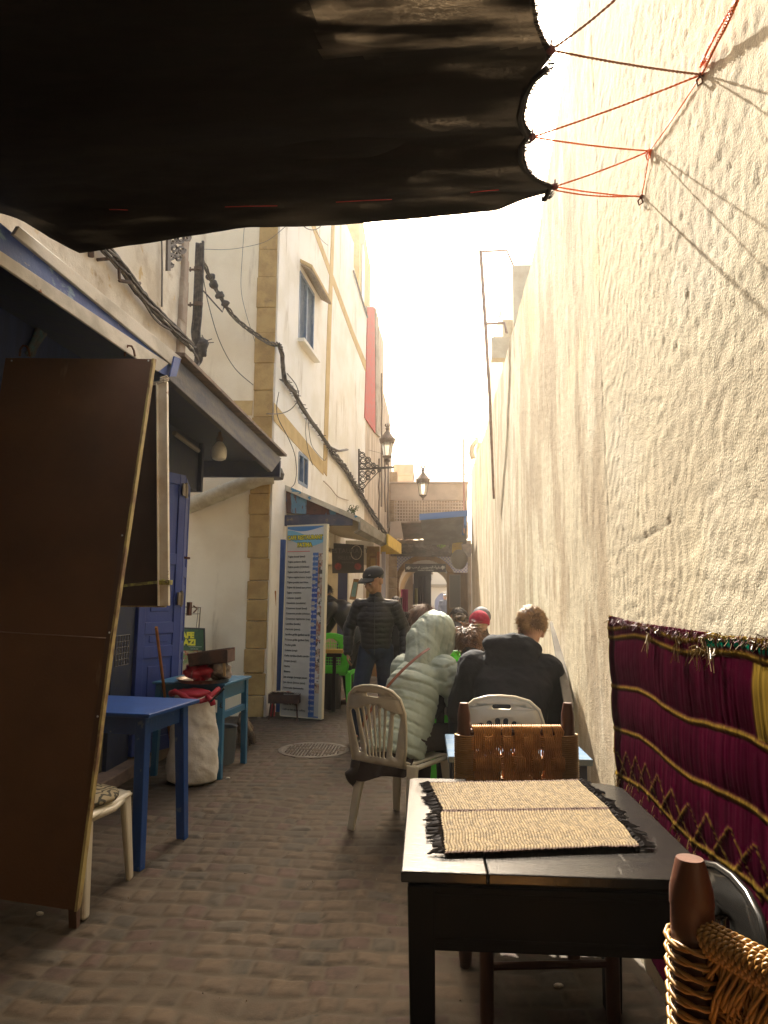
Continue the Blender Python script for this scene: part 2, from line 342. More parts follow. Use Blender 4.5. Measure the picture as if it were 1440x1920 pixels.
mb = MB(); scroll(mb, 921, 513, 12, PI, 1.2, YF); scroll(mb, 919, 556, 10, 0, -1.2, YF); scroll(mb, 929, 588, 14, PI*.6, 1.5, YF)
mb.tube([L(909, 515), L(915, 525), L(926, 538), L(935, 552), L(939, 569)], .006, 5); mb.tube([L(929, 556), L(933, 563), L(930, 573), L(922, 579)], .006, 5)
part('scrollwork', mb, iron, t)
mb = MB(); mb.tube([L(899, 511), L(894, 514), L(895, 522), L(891, 538), L(893, 547), L(890, 552)], .008, 5); part('hook_chain', mb, iron, t)
mb = MB(); YF2 = 15.6; mb.tube([L(870, 1000, YF2), L(869.5, 823, YF2), L(896, 821, YF2)], .022, 6); mb.tube([L(871, 889, YF2), L(884, 889, YF2)], .014, 6)
single('bent_iron_pole', mb, M_('pale_red_iron', (.5, .27, .22), .7), 'slim reddish iron pole with a bent top at the far end of the wall', 'iron frame')
mb = MB(); mb.tube([L(887, 860, 16), L(884, 850, 16), L(885, 838, 16), L(892, 828, 16), L(897, 826, 16)], .06, 8)
single('vent_pipe', mb, crm, 'short curved pale vent pipe on top of the far wall', 'pipe', smooth=True)
# ================================================================ WHITE HOUSE (left, middle distance)
white = M_('white_limewash', (.86, .82, .74), .9, c2=(.78, .73, .62), sc=1.6, bump=.6, bs=70, bump2=.5, bs2=6, stain=(.42, .34, .23), ss=1.5, sst=(3, 3, .5), slo=.54, shi=.76)
ochre = M_('ochre_stone', (.46, .31, .12), .92, c2=(.36, .23, .085), sc=5, bump=1, bs=50, bump2=.8, bs2=14, stain=(.25, .16, .07), ss=7, slo=.6, shi=.75)
ochp = M_('ochre_paint', (.58, .42, .19), .9, c2=(.50, .35, .15), sc=5, bump=.6, bs=60)
CX, CY = -1.96, 8.3
hb = thing('white_house', 'tall white house with ochre stone corner, ochre bands and a blue shuttered window', 'house', (CX, CY, 0))
F1Y0, F1Y1, HT = 8.3, 14.35, 8.5
def fr(y, z, off=0): return (-2.73+.1*y+off, y, z)
win1 = (9.24, 10.02, 5.08, 6.08); win2 = (9.40, 9.88, 3.04, 3.46)
mb = MB(); rect = lambda w: [(w[0], w[2]), (w[0], w[3]), (w[1], w[3]), (w[1], w[2])]
mb.holed([[(F1Y0, 0), (9.6, 0), (9.6, 2.25), (12.9, 2.25), (12.9, 0), (F1Y1, 0), (F1Y1, 7.62), (12.9, 8.0), (12.9, HT), (F1Y0, HT)], rect(win1), rect(win2)], lambda y, z: fr(y, z, -.12))
part('street_front', mb, white, hb, solid=.24)
mb = MB(); mb.box((-4.45, CY+.12, HT/2), (4.6, .24, HT)); part('side_wall', mb, M_('cream_limewash', (.84, .75, .57), .9, c2=(.76, .66, .48), sc=1.6, bump=.6, bs=70, stain=(.48, .38, .24), ss=1.5, sst=(3, 3, .5), slo=.56, shi=.78), hb)
mb = MB(); mb.box((-3.1, 11, HT+.0), (2.2, 5.3, .1)); part('roof', mb, white, hb)
# quoin: irregular blocks
mb = MB(); z = 0; k = 0; rq = random.Random(4)
while z < HT-.2:
    h = rq.uniform(.22, .34) if z < 2.9 else rq.uniform(.34, .42); w = .25+rq.uniform(-.012, .012); low = z < 1.7
    j = .016 if low else .004
    mb.box((CX-w/2+.035+rq.uniform(-j, j), CY+.045+rq.uniform(-j, j), z+h/2), (w, .17+rq.uniform(-j, j), h-(.007 if low else .003))); z += h
part('corner_stones', mb, ochre, hb, bevel=.009, bseg=2)
def fpoly(px, off=.0): return [onF(u, v, off) for u, v in px]
mb = MB()
mb.prism(fpoly([(513, 755), (606, 866), (606, 891), (513, 789)]), (.008, 0, 0)); mb.prism(fpoly([(560, 360), (567, 360), (589, 419), (662, 620), (690, 688), (686, 700), (655, 620), (582, 419)]), (.008, 0, 0))
mb.prism(fpoly([(623, 380), (628, 380), (620, 618), (612, 893), (605, 883), (613, 618)]), (.011, 0, 0))
mb.prism([onY(425, 751, CY-.008), onY(474, 751, CY-.008), onY(472, 779, CY-.008), onY(425, 776, CY-.008)], (0, .008, 0))
part('ochre_band', mb, ochp, hb)
mb = MB(); mb.tube([onF(663, 508, .03), onF(676, 552, .03), onF(689, 595, .03)], .02, 6); part('gutter', mb, M_('dark_gutter', (.10, .08, .07), .6), hb)
# shuttered window
bluegrey = M_('blue_grey_paint', (.10, .155, .24), .5, c2=(.16, .22, .30), sc=12, bump=.4, bs=60)
def window(w, screens, label):
    y0, y1, z0, z1 = w; fm = MB(); th = .05
    for a, b in (((y0, z0), (y0, z1)), ((y1, z0), (y1, z1)), ((y0, z0), (y1, z0)), ((y0, z1), (y1, z1)), (((y0+y1)/2, z0), ((y0+y1)/2, z1))):
        fm.bar(fr(a[0], a[1], -.02), fr(b[0], b[1], -.02), th, .05, (0, 0, 1) if a[0] != b[0] else (0, 1, 0))
    wo = part('window', fm, bluegrey, hb, label=label, bevel=.004)
    pm = MB()
    if screens:
        for i in range(1, 26): pm.bar(fr(y0+(y1-y0)*i/26, z0, -.035), fr(y0+(y1-y0)*i/26, z1, -.035), .008)
        for i in range(1, 36): pm.bar(fr(y0, z0+(z1-z0)*i/36, -.03), fr(y1, z0+(z1-z0)*i/36, -.03), .008)
        part('lattice_screen', pm, bluegrey, wo)
    gm = MB(); gm.box(((fr((y0+y1)/2, 0, -.1))[0], (y0+y1)/2, (z0+z1)/2), (.02, (y1-y0)+.1, z1-z0)); part('pane', gm, M_('dark_glass', (.02, .025, .03), .12, spec=.8), wo)
    return wo
w1 = window(win1, True, None); window(win2, False, 'small dark framed window')
mb = MB(); mb.bar(fr(win1[0]-.06, win1[2]-.04, .04), fr(win1[1]+.06, win1[2]-.04, .04), .13, .05); part('sill', mb, white, w1)
mb = MB(); a = fr(9.22, 6.22, 0); b = fr(10.42, 6.22, 0); mb.prism([Vector(a), Vector(b), Vector(b)+Vector((.18, 0, -.10)), Vector(a)+Vector((.18, 0, -.10))], (0, 0, .05)); part('window_hood', mb, ochp, hb)
mb = MB()
for i in range(34):
    y = 9.24+1.15*i/33; mb.bar(fr(y, 6.195, .01), (fr(y, 0)[0]+.17, y, 6.105), .022, .022)
part('hood_tiles', mb, M_('hood_tile', (.36, .27, .16), .9, c2=(.22, .16, .1), sc=30), hb)
# ---- upper storey behind
mb = MB(); mb.box((-2.75, 16.6, 8.9), (2.4, 3.2, 3.6)); u = thing('rooftop_storey', 'tan upper storey set back above the white house roof', 'building', (-2.75, 16.6, 7.1)); part('wall', mb, ochp, u)
mb = MB(); mb.box((-1.55, 15.8, 9.2), (.06, .55, 1.5)); part('window', mb, M_('pale_frame', (.55, .57, .55), .5), u)
# ---- streaked beige house further along, with a red strip
beige = M_('streaked_beige', (.56, .45, .33), .93, c2=(.40, .31, .22), sc=2.2, st=(2.5, 2.5, .35), bump=.8, bs=40, stain=(.72, .64, .52), ss=3.5, sst=(3, 3, .3), slo=.52, shi=.62)
h2 = thing('beige_house', 'weathered beige house with dark streaks and a red painted strip beyond the white house', 'house', (-1.2, 16.3, 0))
mb = MB(); P = fpoly([(676, 1135), (681, 782), (688, 574), (701, 574), (707, 598), (719, 640), (719, 733), (731, 782), (736, 905), (737.5, 1135)], -.01); mb.prism(P, (-1.6, .16, 0)); part('wall', mb, beige, h2)
mb = MB(); mb.prism(fpoly([(688.5, 576), (701, 576), (702.5, 812), (682.5, 783)], .0), (.02, 0, 0)); part('red_strip', mb, M_('faded_red', (.50, .09, .07), .85, c2=(.42, .12, .10), sc=8), h2)
mb = MB(); mb.prism(fpoly([(702, 577), (708, 600), (711, 820), (703, 812)], .0), (.035, 0, 0)); part('pilaster', mb, M_('grey_beige', (.42, .36, .28), .95, c2=(.30, .25, .19), sc=4), h2)
mb = MB()
for u_, v0, v1 in ((716, 700, 950), (722, 830, 960), (711, 860, 1000), (728, 800, 990)):
    mb.tube([onF(u_+rnd.uniform(-1, 1), v0+(v1-v0)*i/8, .02) for i in range(9)], .02, 5)
part('rain_stain_pipe', mb, M_('dark_pipe', (.22, .17, .13), .9), h2)
# stone pier left of the arch
mb = MB(); z = 0
while z < 4.5:
    mb.box((-.86, 18.0, z+.14), (.24+rnd.uniform(-.015, .015), .3, .272)); z += .28
single('stone_pier', mb, M_('warm_stone', (.48, .36, .23), .95, c2=(.36, .26, .16), sc=6, bump=1), 'narrow coursed stone pier between the beige house and the arch', 'pier', bevel=.012)
# ================================================================ GATEWAY AT THE END OF THE ALLEY
gt = thing('arched_gateway', 'low gateway building with a round arch, tiled spandrel and pierced screen closing the alley', 'gateway', (0.1, 18, 0))
gst = M_('gateway_stone', (.28, .21, .15), .95, c2=(.20, .15, .10), sc=4, bump=.8, bs=50)
def archloop(cx, cz, r, n=24, z0=0, sh=.10):
    L_ = [(cx-r+.03, z0)]
    for i in range(n+1):
        a = PI+sh*2-(PI+sh*4)*i/n; L_.append((cx+r*math.cos(a), cz+r*math.sin(a)))
    L_.append((cx+r-.03, z0)); return L_
GY = 18.0
mb = MB(); al = archloop(.0, 1.74, .80); mb.holed([[(-.75, 0)]+[(-.75, 2.95), (1.2, 2.95), (1.2, 0)]+al[::-1]], lambda x, z: (x, GY+.2, z)); part('wall', mb, gst, gt, solid=.36)
mb = MB(); al2 = archloop(.0, 1.74, .82); al3 = archloop(.0, 1.74, .70)
for i in range(1, len(al2)-2):
    a, b, c, d_ = al2[i], al2[i+1], al3[i+1], al3[i]; g_ = .03
    mb.prism([(a[0], GY-.03, a[1]), (b[0], GY-.03, b[1]), (c[0], GY-.03, c[1]), (d_[0], GY-.03, d_[1])], (0, .30, 0))
mb.box((-.74, GY+.12, .8), (.13, .3, 1.6)); mb.box((.74, GY+.12, .8), (.13, .3, 1.6))
part('arch_stones', mb, M_('arch_ochre', (.28, .17, .08), .9, c2=(.20, .12, .06), sc=9, bump=.8), gt, bevel=.008)
def tilemat():
    m = bpy.data.materials.new('zellige'); m.use_nodes = True; N = m.node_tree.nodes; L_ = m.node_tree.links; b = N['Principled BSDF']
    tc = N.new('ShaderNodeTexCoord'); mp = N.new('ShaderNodeMapping'); mp.inputs['Rotation'].default_value = (0, R(45), 0); L_.new(tc.outputs['Object'], mp.inputs[0])
    v = N.new('ShaderNodeTexVoronoi'); v.inputs['Scale'].default_value = 17; v.inputs['Randomness'].default_value = .05; v.distance = 'CHEBYCHEV'; L_.new(mp.outputs[0], v.inputs[0])
    mr = N.new('ShaderNodeMapRange'); mr.inputs[1].default_value = .26; mr.inputs[2].default_value = .30; L_.new(v.outputs[0], mr.inputs[0])
    mx = N.new('ShaderNodeMix'); mx.data_type = 'RGBA'; mx.inputs[6].default_value = (.13, .14, .36, 1); mx.inputs[7].default_value = (.45, .42, .40, 1); L_.new(mr.outputs[0], mx.inputs[0]); L_.new(mx.outputs[2], b.inputs['Base Color']); b.inputs['Roughness'].default_value = .3; return m
zel = tilemat()
mb = MB(); tl = [(-.98, 1.4), (-.98, 2.60), (-.02, 2.60)]+[(.0+.83*math.cos(a), 1.74+.83*math.sin(a)) for a in np.linspace(PI/2, PI*1.05, 14)]
mb.holed([tl], lambda x, z: (x, GY-.005, z)); tr_ = [(.02, 2.60), (1.1, 2.60), (1.1, 1.4)]+[(.83*math.cos(a), 1.74+.83*math.sin(a)) for a in np.linspace(-.1, PI/2, 12)]
mb.holed([tr_], lambda x, z: (x, GY-.005, z)); part('tile_panel', mb, zel, gt)
# second inner arch
mb = MB(); GI = 19.2; al = archloop(.03, 1.62, .66); mb.holed([[(-1.2, 0), (-1.2, 2.6), (1.4, 2.6), (1.4, 0)]+al[::-1]], lambda x, z: (x, GI, z)); part('inner_wall', mb, zel, gt, solid=.1)
mb = MB(); a1 = archloop(.03, 1.62, .74); a2 = archloop(.03, 1.62, .62)
for i in range(0, len(a1)-1): mb.prism([(a1[i][0], GI-.12, a1[i][1]), (a1[i+1][0], GI-.12, a1[i+1][1]), (a2[i+1][0], GI-.12, a2[i+1][1]), (a2[i][0], GI-.12, a2[i][1])], (0, .2, 0))
part('inner_arch', mb, M_('cream_arch', (.40, .31, .20), .9), gt)
mb = MB(); mb.box((.14, 18.75, 2.78), (2.4, 1.9, .12)); mb.box((.14, 17.86, 2.62), (2.1, .1, .22)); part('roof', mb, M_('sooty_roof', (.11, .09, .075), .95, c2=(.2, .16, .13), sc=7, bump=1), gt)
# pierced screen
scr = M_('screen_beige', (.52, .42, .33), .9, c2=(.44, .35, .27), sc=3)
z0, z1 = onY(800, 978, 17.6).z, onY(800, 938, 17.6).z; x0, x1 = onY(739, 960, 17.6).x, onY(870, 960, 17.6).x
mb = MB(); nu, nv = 25, 7; loops = [[(x0, z0), (x1, z0), (x1, z1), (x0, z1)]]
for i in range(nu):
    for j in range(nv):
        cx = x0+(i+.5)*(x1-x0)/nu; cz = z0+(j+.5)*(z1-z0)/nv; w_ = .33*(x1-x0)/nu; h_ = .33*(z1-z0)/nv; loops.append([(cx-w_, cz-h_), (cx-w_, cz+h_), (cx+w_, cz+h_), (cx+w_, cz-h_)])
mb.holed(loops, lambda x, z: (x, 17.6, z)); part('pierced_screen', mb, scr, gt, solid=.05)
zt = onY(800, 907, 17.6).z; mb = MB(); mb.box(((x0+x1)/2, 17.62, (z1+zt)/2), (x1-x0+.2, .12, zt-z1-.004)); mb.box(((x0+x1)/2, 17.62, z0-.22), (x1-x0+.2, .12, .43)); mb.box(((x0+x1)/2, 17.6, zt+.02), (x1-x0+.24, .2, .04)); part('parapet', mb, scr, gt); mb = MB(); mb.box(((x0+x1)/2, 18.0, (z0+z1)/2), (x1-x0+.2, .1, z1-z0+.5)); part('screen_backing', mb, gst, gt)
mb = MB(); a = onY(737, 905, 19.5); b = onY(775, 870, 19.5); mb.box(((a.x+b.x)/2, 20, b.z/2), (b.x-a.x, 1, b.z)); mb.box(((a.x+b.x)/2, 19.98, b.z-.3), (b.x-a.x+.05, 1.04, .06)); single('rooftop_hut', mb, scr, 'square rendered hut standing on the roof left of the pierced screen', 'rooftop hut')
# passage walls behind arch
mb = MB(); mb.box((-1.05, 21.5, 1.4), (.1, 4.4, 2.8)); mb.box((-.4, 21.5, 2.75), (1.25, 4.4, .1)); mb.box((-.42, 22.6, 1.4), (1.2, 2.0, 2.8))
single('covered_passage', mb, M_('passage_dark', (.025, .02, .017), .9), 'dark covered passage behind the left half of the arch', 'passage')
# courtyard house seen through the arch
ct = thing('courtyard_house', 'pale courtyard house with a white arched arcade and blue doors seen through the arch', 'house', (1, 34, 0)); pw = M_('court_plaster', (.66, .58, .46), .9)
mb = MB(); al = archloop(1.25, 1.0, .85, sh=0); mb.holed([[(-2, 0), (-2, 3.0), (4, 3.0), (4, 0)]+al[::-1]], lambda x, z: (x, 33.9, z)); part('arcade_wall', mb, pw, ct, solid=.2)
mb = MB(); mb.box((1, 36, 1.5), (6, .1, 3)); part('back_wall', mb, M_('court_white', (.42, .41, .40), .8), ct)
mb = MB(); mb.box((.75, 35.9, .85), (.5, .06, 1.7)); part('door', mb, M_('court_blue', (.05, .07, .18), .6), ct); mb = MB(); mb.box((1.6, 35.9, .75), (.55, .06, 1.5)); part('door', mb, M_('court_blue', 0), ct)
mb = MB(); mb.box((1, 33.7, 2.05), (6, .2, .14)); part('ledge', mb, M_('court_brown', (.3, .22, .14), .9), ct); mb = MB(); mb.box((2.3, 33.8, 3.5), (.9, .2, 1.1)); part('chimney_block', mb, pw, ct)
# ================================================================ BLUE CAFE (left foreground)
AX = -2.42
dirty = M_('dirty_limewash', (.68, .60, .47), .93, c2=(.52, .43, .31), sc=3, bump=.8, bs=50, bump2=.8, bs2=8, stain=(.30, .20, .10), ss=2.2, sst=(1, 1, 1.5), slo=.60, shi=.74, stain2=(.55, .40, .2), s2s=5, s2lo=.6, s2hi=.7)
ha = thing('blue_fronted_house', 'old stained whitewashed house with a blue boarded shop front and overhanging canopy', 'house', (AX, 3.5, 0))
mb = MB(); mb.box((AX-.15, -1.1, 4.25), (.3, 14.9, 3.5)); mb.box((AX-.15, -2.3, 1.25), (.3, 12.4, 2.5)); mb.box((AX-.9, 6.2, 4.5), (1.2, .2, 3.0)); part('upper_wall', mb, dirty, ha)
mb = MB()
pts = []; 
for i in range(16):
    z = 2.9+i*.22; mb.box((AX-.04+rnd.uniform(-.012, .012), 6.33, z), (.16, .16+rnd.uniform(-.03, .03), .24), (0, 0, rnd.uniform(-.06, .06)))
part('corner_post', mb, M_('cracked_render', (.30, .23, .17), .95, c2=(.42, .34, .26), sc=7, bump=1), ha, bevel=.02)
mb = MB(); mb.box((AX-.12, 4.75, 1.25), (.2, .95, 2.5)); part('side_panel', mb, M_('olive_boards', (.10, .085, .05), .85, c2=(.06, .05, .03), sc=4, st=(1, 1, .2)), ha)
mb = MB(); mb.box((AX-.5, 6.0, 1.25), (.06, 1.9, 2.5)); mb.box((AX-.35, 6.93, 1.3), (.5, .08, 2.6)); part('back_wall', mb, dark_paint_shade, ha)
mb = MB(); mb.box((AX-.04, 5.42, 1.25), (.10, .38, 2.5)); mb.box((AX-.02, 6.1, 2.66), (.14, 1.75, .30)); mb.box((AX+.03, 5.6, 2.78), (.06, 2.5, .56)); mb.box((AX-.2, 6.88, 2.78), (.6, .06, .56)); part('door_frame', mb, dark_paint_shade, ha)
mb = MB(); mb.box((AX-.02, 5.5, .05), (.3, 1.5, .10)); part('doorstep', mb, M_('worn_step', (.2, .14, .11), .9, c2=(.14, .1, .08), sc=9), ha, bevel=.01)
# fascia over the street
FXX = -1.70
bluepaint = M_('peeling_blue', (.020, .050, .22), .6, c2=(.03, .08, .28), sc=5, bump=.6, bs=40, stain=(.16, .26, .36), ss=6, sst=(1, .6, 1.6), slo=.60, shi=.68, stain2=(.28, .25, .2), s2s=14, s2lo=.66, s2hi=.69)
deepblue = M_('deep_blue_boards', (.010, .025, .085), .6, c2=(.015, .035, .12), sc=4, st=(1, 4, .4), bump=.6, bs=40, stain2=(.35, .33, .30), s2s=3.2, s2lo=.70, s2hi=.71)
offw = M_('stained_white_board', (.56, .52, .45), .75, c2=(.36, .33, .27), sc=5, st=(1, .5, 1), bump=.4, bs=40, stain2=(.22, .09, .03), s2s=9, s2lo=.70, s2hi=.73)
def xp(px, x): return [onX(u, v, x) for u, v in px]
def yl(y, z): return (FXX, y, z)
mb = MB(); mb.box((-2.36, 2.9, 2.3), (.04, 5.2, 1.5)); part('blue_boards', mb, deepblue, ha)
mb = MB(); mb.prism([yl(.2, 2.78)]+xp([(-30, 450), (22, 455), (322, 702), (318, 722), (300, 690), (0, 480)], FXX), (.006, 0, 0)) if False else None
mb.prism([(FXX+.001, 1.2, 2.70)]+[p+Vector((.001, 0, 0)) for p in xp([(0, 495), (300, 700), (330, 712), (330, 684), (22, 440)], FXX)]+[(FXX+.001, 1.2, 2.86)], (.008, 0, 0)); part('blue_fascia', mb, bluepaint, ha)
mb = MB(); mb.prism([p+Vector((.011, 0, 0)) for p in xp([(-80, 425), (0, 477), (310, 682), (290, 697), (237, 665), (0, 503), (-80, 450)], FXX)], (.014, 0, 0))
part('white_trim', mb, offw, ha, bevel=.003)
mb = MB(); mb.prism([p+Vector((.011, 0, 0)) for p in xp([(24, 424), (334, 672), (321, 689), (14, 440)], FXX)], (.018, 0, 0)); part('white_trim', mb, offw, ha, bevel=.003)
mb = MB(); mb.prism([Vector((AX+.01, 2.0, 2.95)), Vector((FXX-.01, 2.0, 2.86)), Vector((FXX-.01, 4.5, 2.97)), Vector((AX+.01, 4.5, 3.04))], (0, 0, .025)); part('soffit', mb, dark_paint_shade, ha)  # shade under the fascia put into the soffit's dark blue colour
# canopy
cbm = M_('canopy_beam_blue', (.045, .05, .07), .7, c2=(.12, .105, .09), sc=4, st=(1, .3, 2), bump=.8, bs=30, bump2=.6, bs2=9)
mb = MB(); mb.prism([p for p in xp([(336, 676), (528, 860), (510, 885), (312, 706)], FXX+.01)], (-.05, 0, 0)); part('canopy_beam', mb, cbm, ha, bevel=.004)
mb = MB(); P = [p+Vector((.05, 0, .012)) for p in xp([(333, 671), (530, 858)], FXX+.01)]; mb.prism([P[0], P[1], Vector((-3.3, 7.85, 3.1)), Vector((AX, 4.45, 3.1))], (0, 0, .025)); part('canopy_roof', mb, M_('rusty_sheet', (.20, .13, .09), .8, c2=(.11, .08, .06), sc=9, bump=.8), ha)
mb = MB(); mb.box((-2.5, 6.2, 3.02), (1.5, 3.3, .03)); part('canopy_ceiling', mb, dark_paint_shade, ha)
mb = MB(); e = onX(507, 886, FXX); mb.box(((e.x-3.0)/2, 7.8, e.z+.14), (abs(e.x+3.0), .06, .20)); part('cross_beam', mb, dark_paint_shade, ha, bevel=.004)
mb = MB(); mb.tube([onX(327, 812, -2.2), onX(372, 845, -2.2)], .022, 8); part('strip_light', mb, M_('dull_tube', (.16, .13, .1), .5), ha)
mb = MB(); mb.prism(xp([(325, 668), (337, 673), (328, 706), (316, 706)], FXX+.03), (.01, 0, 0)); part('end_bracket', mb, bluepaint, ha)
# hooks & hanging rag on the blue boards
rust = M_('rust', (.13, .045, .02), .85, c2=(.06, .03, .02), sc=20, bump=.6)
for u in (243, 46):
    mb = MB(); c0 = [(u-9, 668), (u-8, 655), (u-3, 648), (u+4, 649), (u+8, 657), (u+10, 668)]; mb.tube([onY(a, b, 3.60) for a, b in c0], .006, 6); part('hook', mb, rust, ha, smooth=True)
mb = MB(); rr = random.Random(5)
for i in range(9):
    P = [onX(88+rr.uniform(-12, 12), 590+rr.uniform(-4, 4), -2.32+rr.uniform(0, .02)), onX(80+rr.uniform(-9, 9), 618+rr.uniform(-5, 5), -2.315), onX(64+rr.uniform(-9, 9), 648+rr.uniform(-4, 4), -2.32), onX(58+rr.uniform(-10, 10), 664+rr.uniform(-3, 6), -2.33)]
    mb.tube(P, [.022, .014, .012, .008], 6)
single('knotted_rag', mb, M_('rag', (.09, .09, .08), .9, c2=(.05, .14, .16), sc=14, bump=1), 'knotted dirty grey and teal cloth hanging on the dark blue boards', 'rag', smooth=True)
# folding door
dbl = M_('door_blue', (.038, .075, .30), .42, c2=(.028, .055, .23), sc=3, st=(1, 1, .4), bump=.4, bs=50, stain2=(.10, .15, .32), s2s=5, s2st=(1, 1, .25), s2lo=.62, s2hi=.72)
fd = thing('folding_door', 'tall blue panelled folding door standing half open under the canopy', 'door', (-2.3, 6.1, 0.1))
def leaf(a, b, zt, panels):
    a = Vector(a); b = Vector(b); d_ = (b-a); Ln = d_.length; d_.normalize(); nrm = Vector((d_.y, -d_.x, 0)); mbf = MB(); mbp = MB()
    Mx = Matrix(((d_.x, nrm.x, 0, a.x), (d_.y, nrm.y, 0, a.y), (0, 0, 1, 0), (0, 0, 0, 1)))
    def bb(m, x0_, x1_, z0_, z1_, th, off=0): q = MB().box(((x0_+x1_)/2, off, (z0_+z1_)/2), (x1_-x0_, th, z1_-z0_)); m.add(q.v, q.f, Mx)
    st = .075; bb(mbf, 0, st, .12, zt, .045); bb(mbf, Ln-st, Ln, .12, zt, .045); zs = [.12]+[p for p in panels]+[zt]
    for k_, zc in enumerate(zs): 
        h0 = zc if k_ == 0 else zc-(.05 if k_ < len(zs)-1 else .10); bb(mbf, st, Ln-st, h0, h0+.12 if k_ == 0 else h0+.10, .045)
    bb(mbp, st, Ln-st, .2, zt-.05, .018)
    for p0, p1 in zip(zs, zs[1:]): bb(mbp, st+.06, Ln-st-.06, p0+.14, p1-.12, .034)
    lf = part('door_leaf', mbf, dbl, fd, bevel=.005); part('panel', mbp, dbl, lf, bevel=.004); return lf, Mx
P0, P1, P2 = (-2.40, 5.62, 0), (-2.205, 6.05, 0), (-2.362, 6.60, 0)
l1, _ = leaf(P0, P1, 2.52, [.95, 1.15, 1.75]); l2, _ = leaf(P1, P2, 2.50, [.95, 1.65])
mb = MB()
for z in (.5, 1.4, 2.38): mb.tube([(-2.18, 6.04, z-.07), (-2.18, 6.04, z+.07)], .012, 8); mb.box((-2.185, 6.0, z), (.012, .07, .11)); mb.box((-2.20, 6.10, z), (.012, .07, .11))
part('hinge', mb, M_('tarnished', (.2, .17, .13), .5, metal=.6), fd)
mb = MB(); mb.box((-2.32, 6.66, 1.30), (.03, .07, .13)); mb.tube([(-2.29, 6.69, 1.33), (-2.26, 6.72, 1.30), (-2.29, 6.70, 1.26)], .008, 6); mb.box((-2.24, 6.3, 1.78), (.03, .10, .02)); part('latch', mb, rust, fd)
# white drain pipe on the side wall
pipem = M_('pipe_white', (.62, .56, .42), .7, c2=(.48, .41, .28), sc=7, bump=.6, bs=50)
mb = MB(); mb.tube([onY(512, 893, 8.2), onY(485, 897, 8.16), onY(430, 918, 8.16), onY(340, 955, 8.16)], .095, 16)
dp = thing('drainpipe', 'fat off white drainpipe slanting across the pale side wall', 'pipe', onY(430, 918, 8.16)); part('pipe', mb, pipem, dp, smooth='a')
mb = MB()
for u, v in ((470, 902), (415, 924), (372, 942)):
    mb = MB(); c = onY(u, v, 8.16); dd = (onY(u-10, v+4, 8.16)-c).normalized(); mb.tube([c-dd*.012, c+dd*.012], .102, 16); part('joint', mb, pipem, dp)
mb = MB(); mb.lathe([(.11, -.06), (.12, 0), (.09, .07)], onY(515, 889, 8.2), 14); part('outlet', mb, M_('tar', (.03, .025, .02), .6), dp)
# ================================================================ SECOND CAFE CANOPY on the white house
cn = thing('lean_to_canopy', 'lean to canopy with peeling blue and brown gable, grey gutter and yellow fascia', 'canopy', (-1.4, 8.9, 2.4))
Yc = 8.85
def yp(px, y=Yc): return [onY(u, v, y) for u, v in px]
peel = M_('peeling_brown_blue', (.10, .035, .025), .85, c2=(.06, .025, .02), sc=12, bump=.8, bs=40, stain=(.07, .17, .26), ss=3.2, sst=(2.5, 1, .5), slo=.56, shi=.59)
mb = MB(); mb.prism(yp([(534, 915), (538, 962), (656, 970), (640, 962)]), (0, .02, 0)); part('gable_boards', mb, peel, cn)
mb = MB(); mb.prism(yp([(545, 921), (575, 934), (574, 964), (548, 962)], Yc-.004), (0, .006, 0)); part('blue_board', mb, M_('peeling_light_blue', (.07, .18, .29), .8, c2=(.12, .24, .34), sc=9, stain2=(.10, .04, .03), s2s=11, s2st=(3, 1, .6), s2lo=.60, s2hi=.63), cn)
mb = MB(); mb.prism(yp([(529, 966), (661, 964), (661, 985), (529, 986)], Yc-.03), (0, .05, 0)); part('beam', mb, M_('slate_blue_beam', (.035, .045, .085), .75, c2=(.07, .07, .10), sc=7, stain2=(.2, .15, .1), s2s=12, bump=.7), cn, bevel=.005)
mb = MB(); mb.prism(yp([(532, 908), (676, 970), (674, 979), (532, 918)], Yc-.05), (0, .05, 0)); part('barge_board', mb, M_('board_white_blue', (.60, .55, .45), .8, c2=(.45, .40, .3), sc=6, stain2=(.05, .20, .34), s2s=6, s2lo=.62, s2hi=.65), cn)
A_, B_ = onY(533, 913, Yc), onY(675, 974, Yc); oe = lambda y: Vector((FX(y)+(B_.x-FX(Yc)), y, B_.z+(Yc-y)*.02))
mb = MB(); mb.prism([A_, B_, oe(12.2), Vector((FX(12.2), 12.2, A_.z))], (0, 0, .02)); part('roof_sheet', mb, M_('sheet_grey', (.30, .27, .22), .8, c2=(.2, .17, .13), sc=5, st=(6, .4, 1)), cn)
ceil_ = MB(); ceil_.prism([Vector((FX(Yc)+.01, Yc+.04, 2.50)), Vector((B_.x-.05, Yc+.04, 2.44)), oe(12.15)+Vector((-.05, 0, -.02)), Vector((FX(12.15)+.01, 12.15, 2.5))], (0, 0, .02)); part('ceiling', ceil_, M_('cream_ceiling', (.50, .43, .30), .9), cn)
mb = MB(); b2 = B_+Vector((-.02, -.03, 0)); e2 = oe(10.9); mb.prism([b2+Vector((-.02, 0, -.05)), b2+Vector((0, 0, .02)), e2+Vector((0, 0, .02)), e2+Vector((0, 0, -.12)), b2+Vector((0, 0, -.14))][1:], (.03, 0, 0)); mb.prism([b2+Vector((.03, 0, -.14)), e2+Vector((.03, 0, -.12)), e2+Vector((-.05, 0, -.16)), b2+Vector((-.05, 0, -.18))], (0, 0, .015)); part('gutter', mb, M_('grey_gutter', (.24, .22, .18), .75, c2=(.16, .14, .11), sc=8, st=(1, .4, 1)), cn)
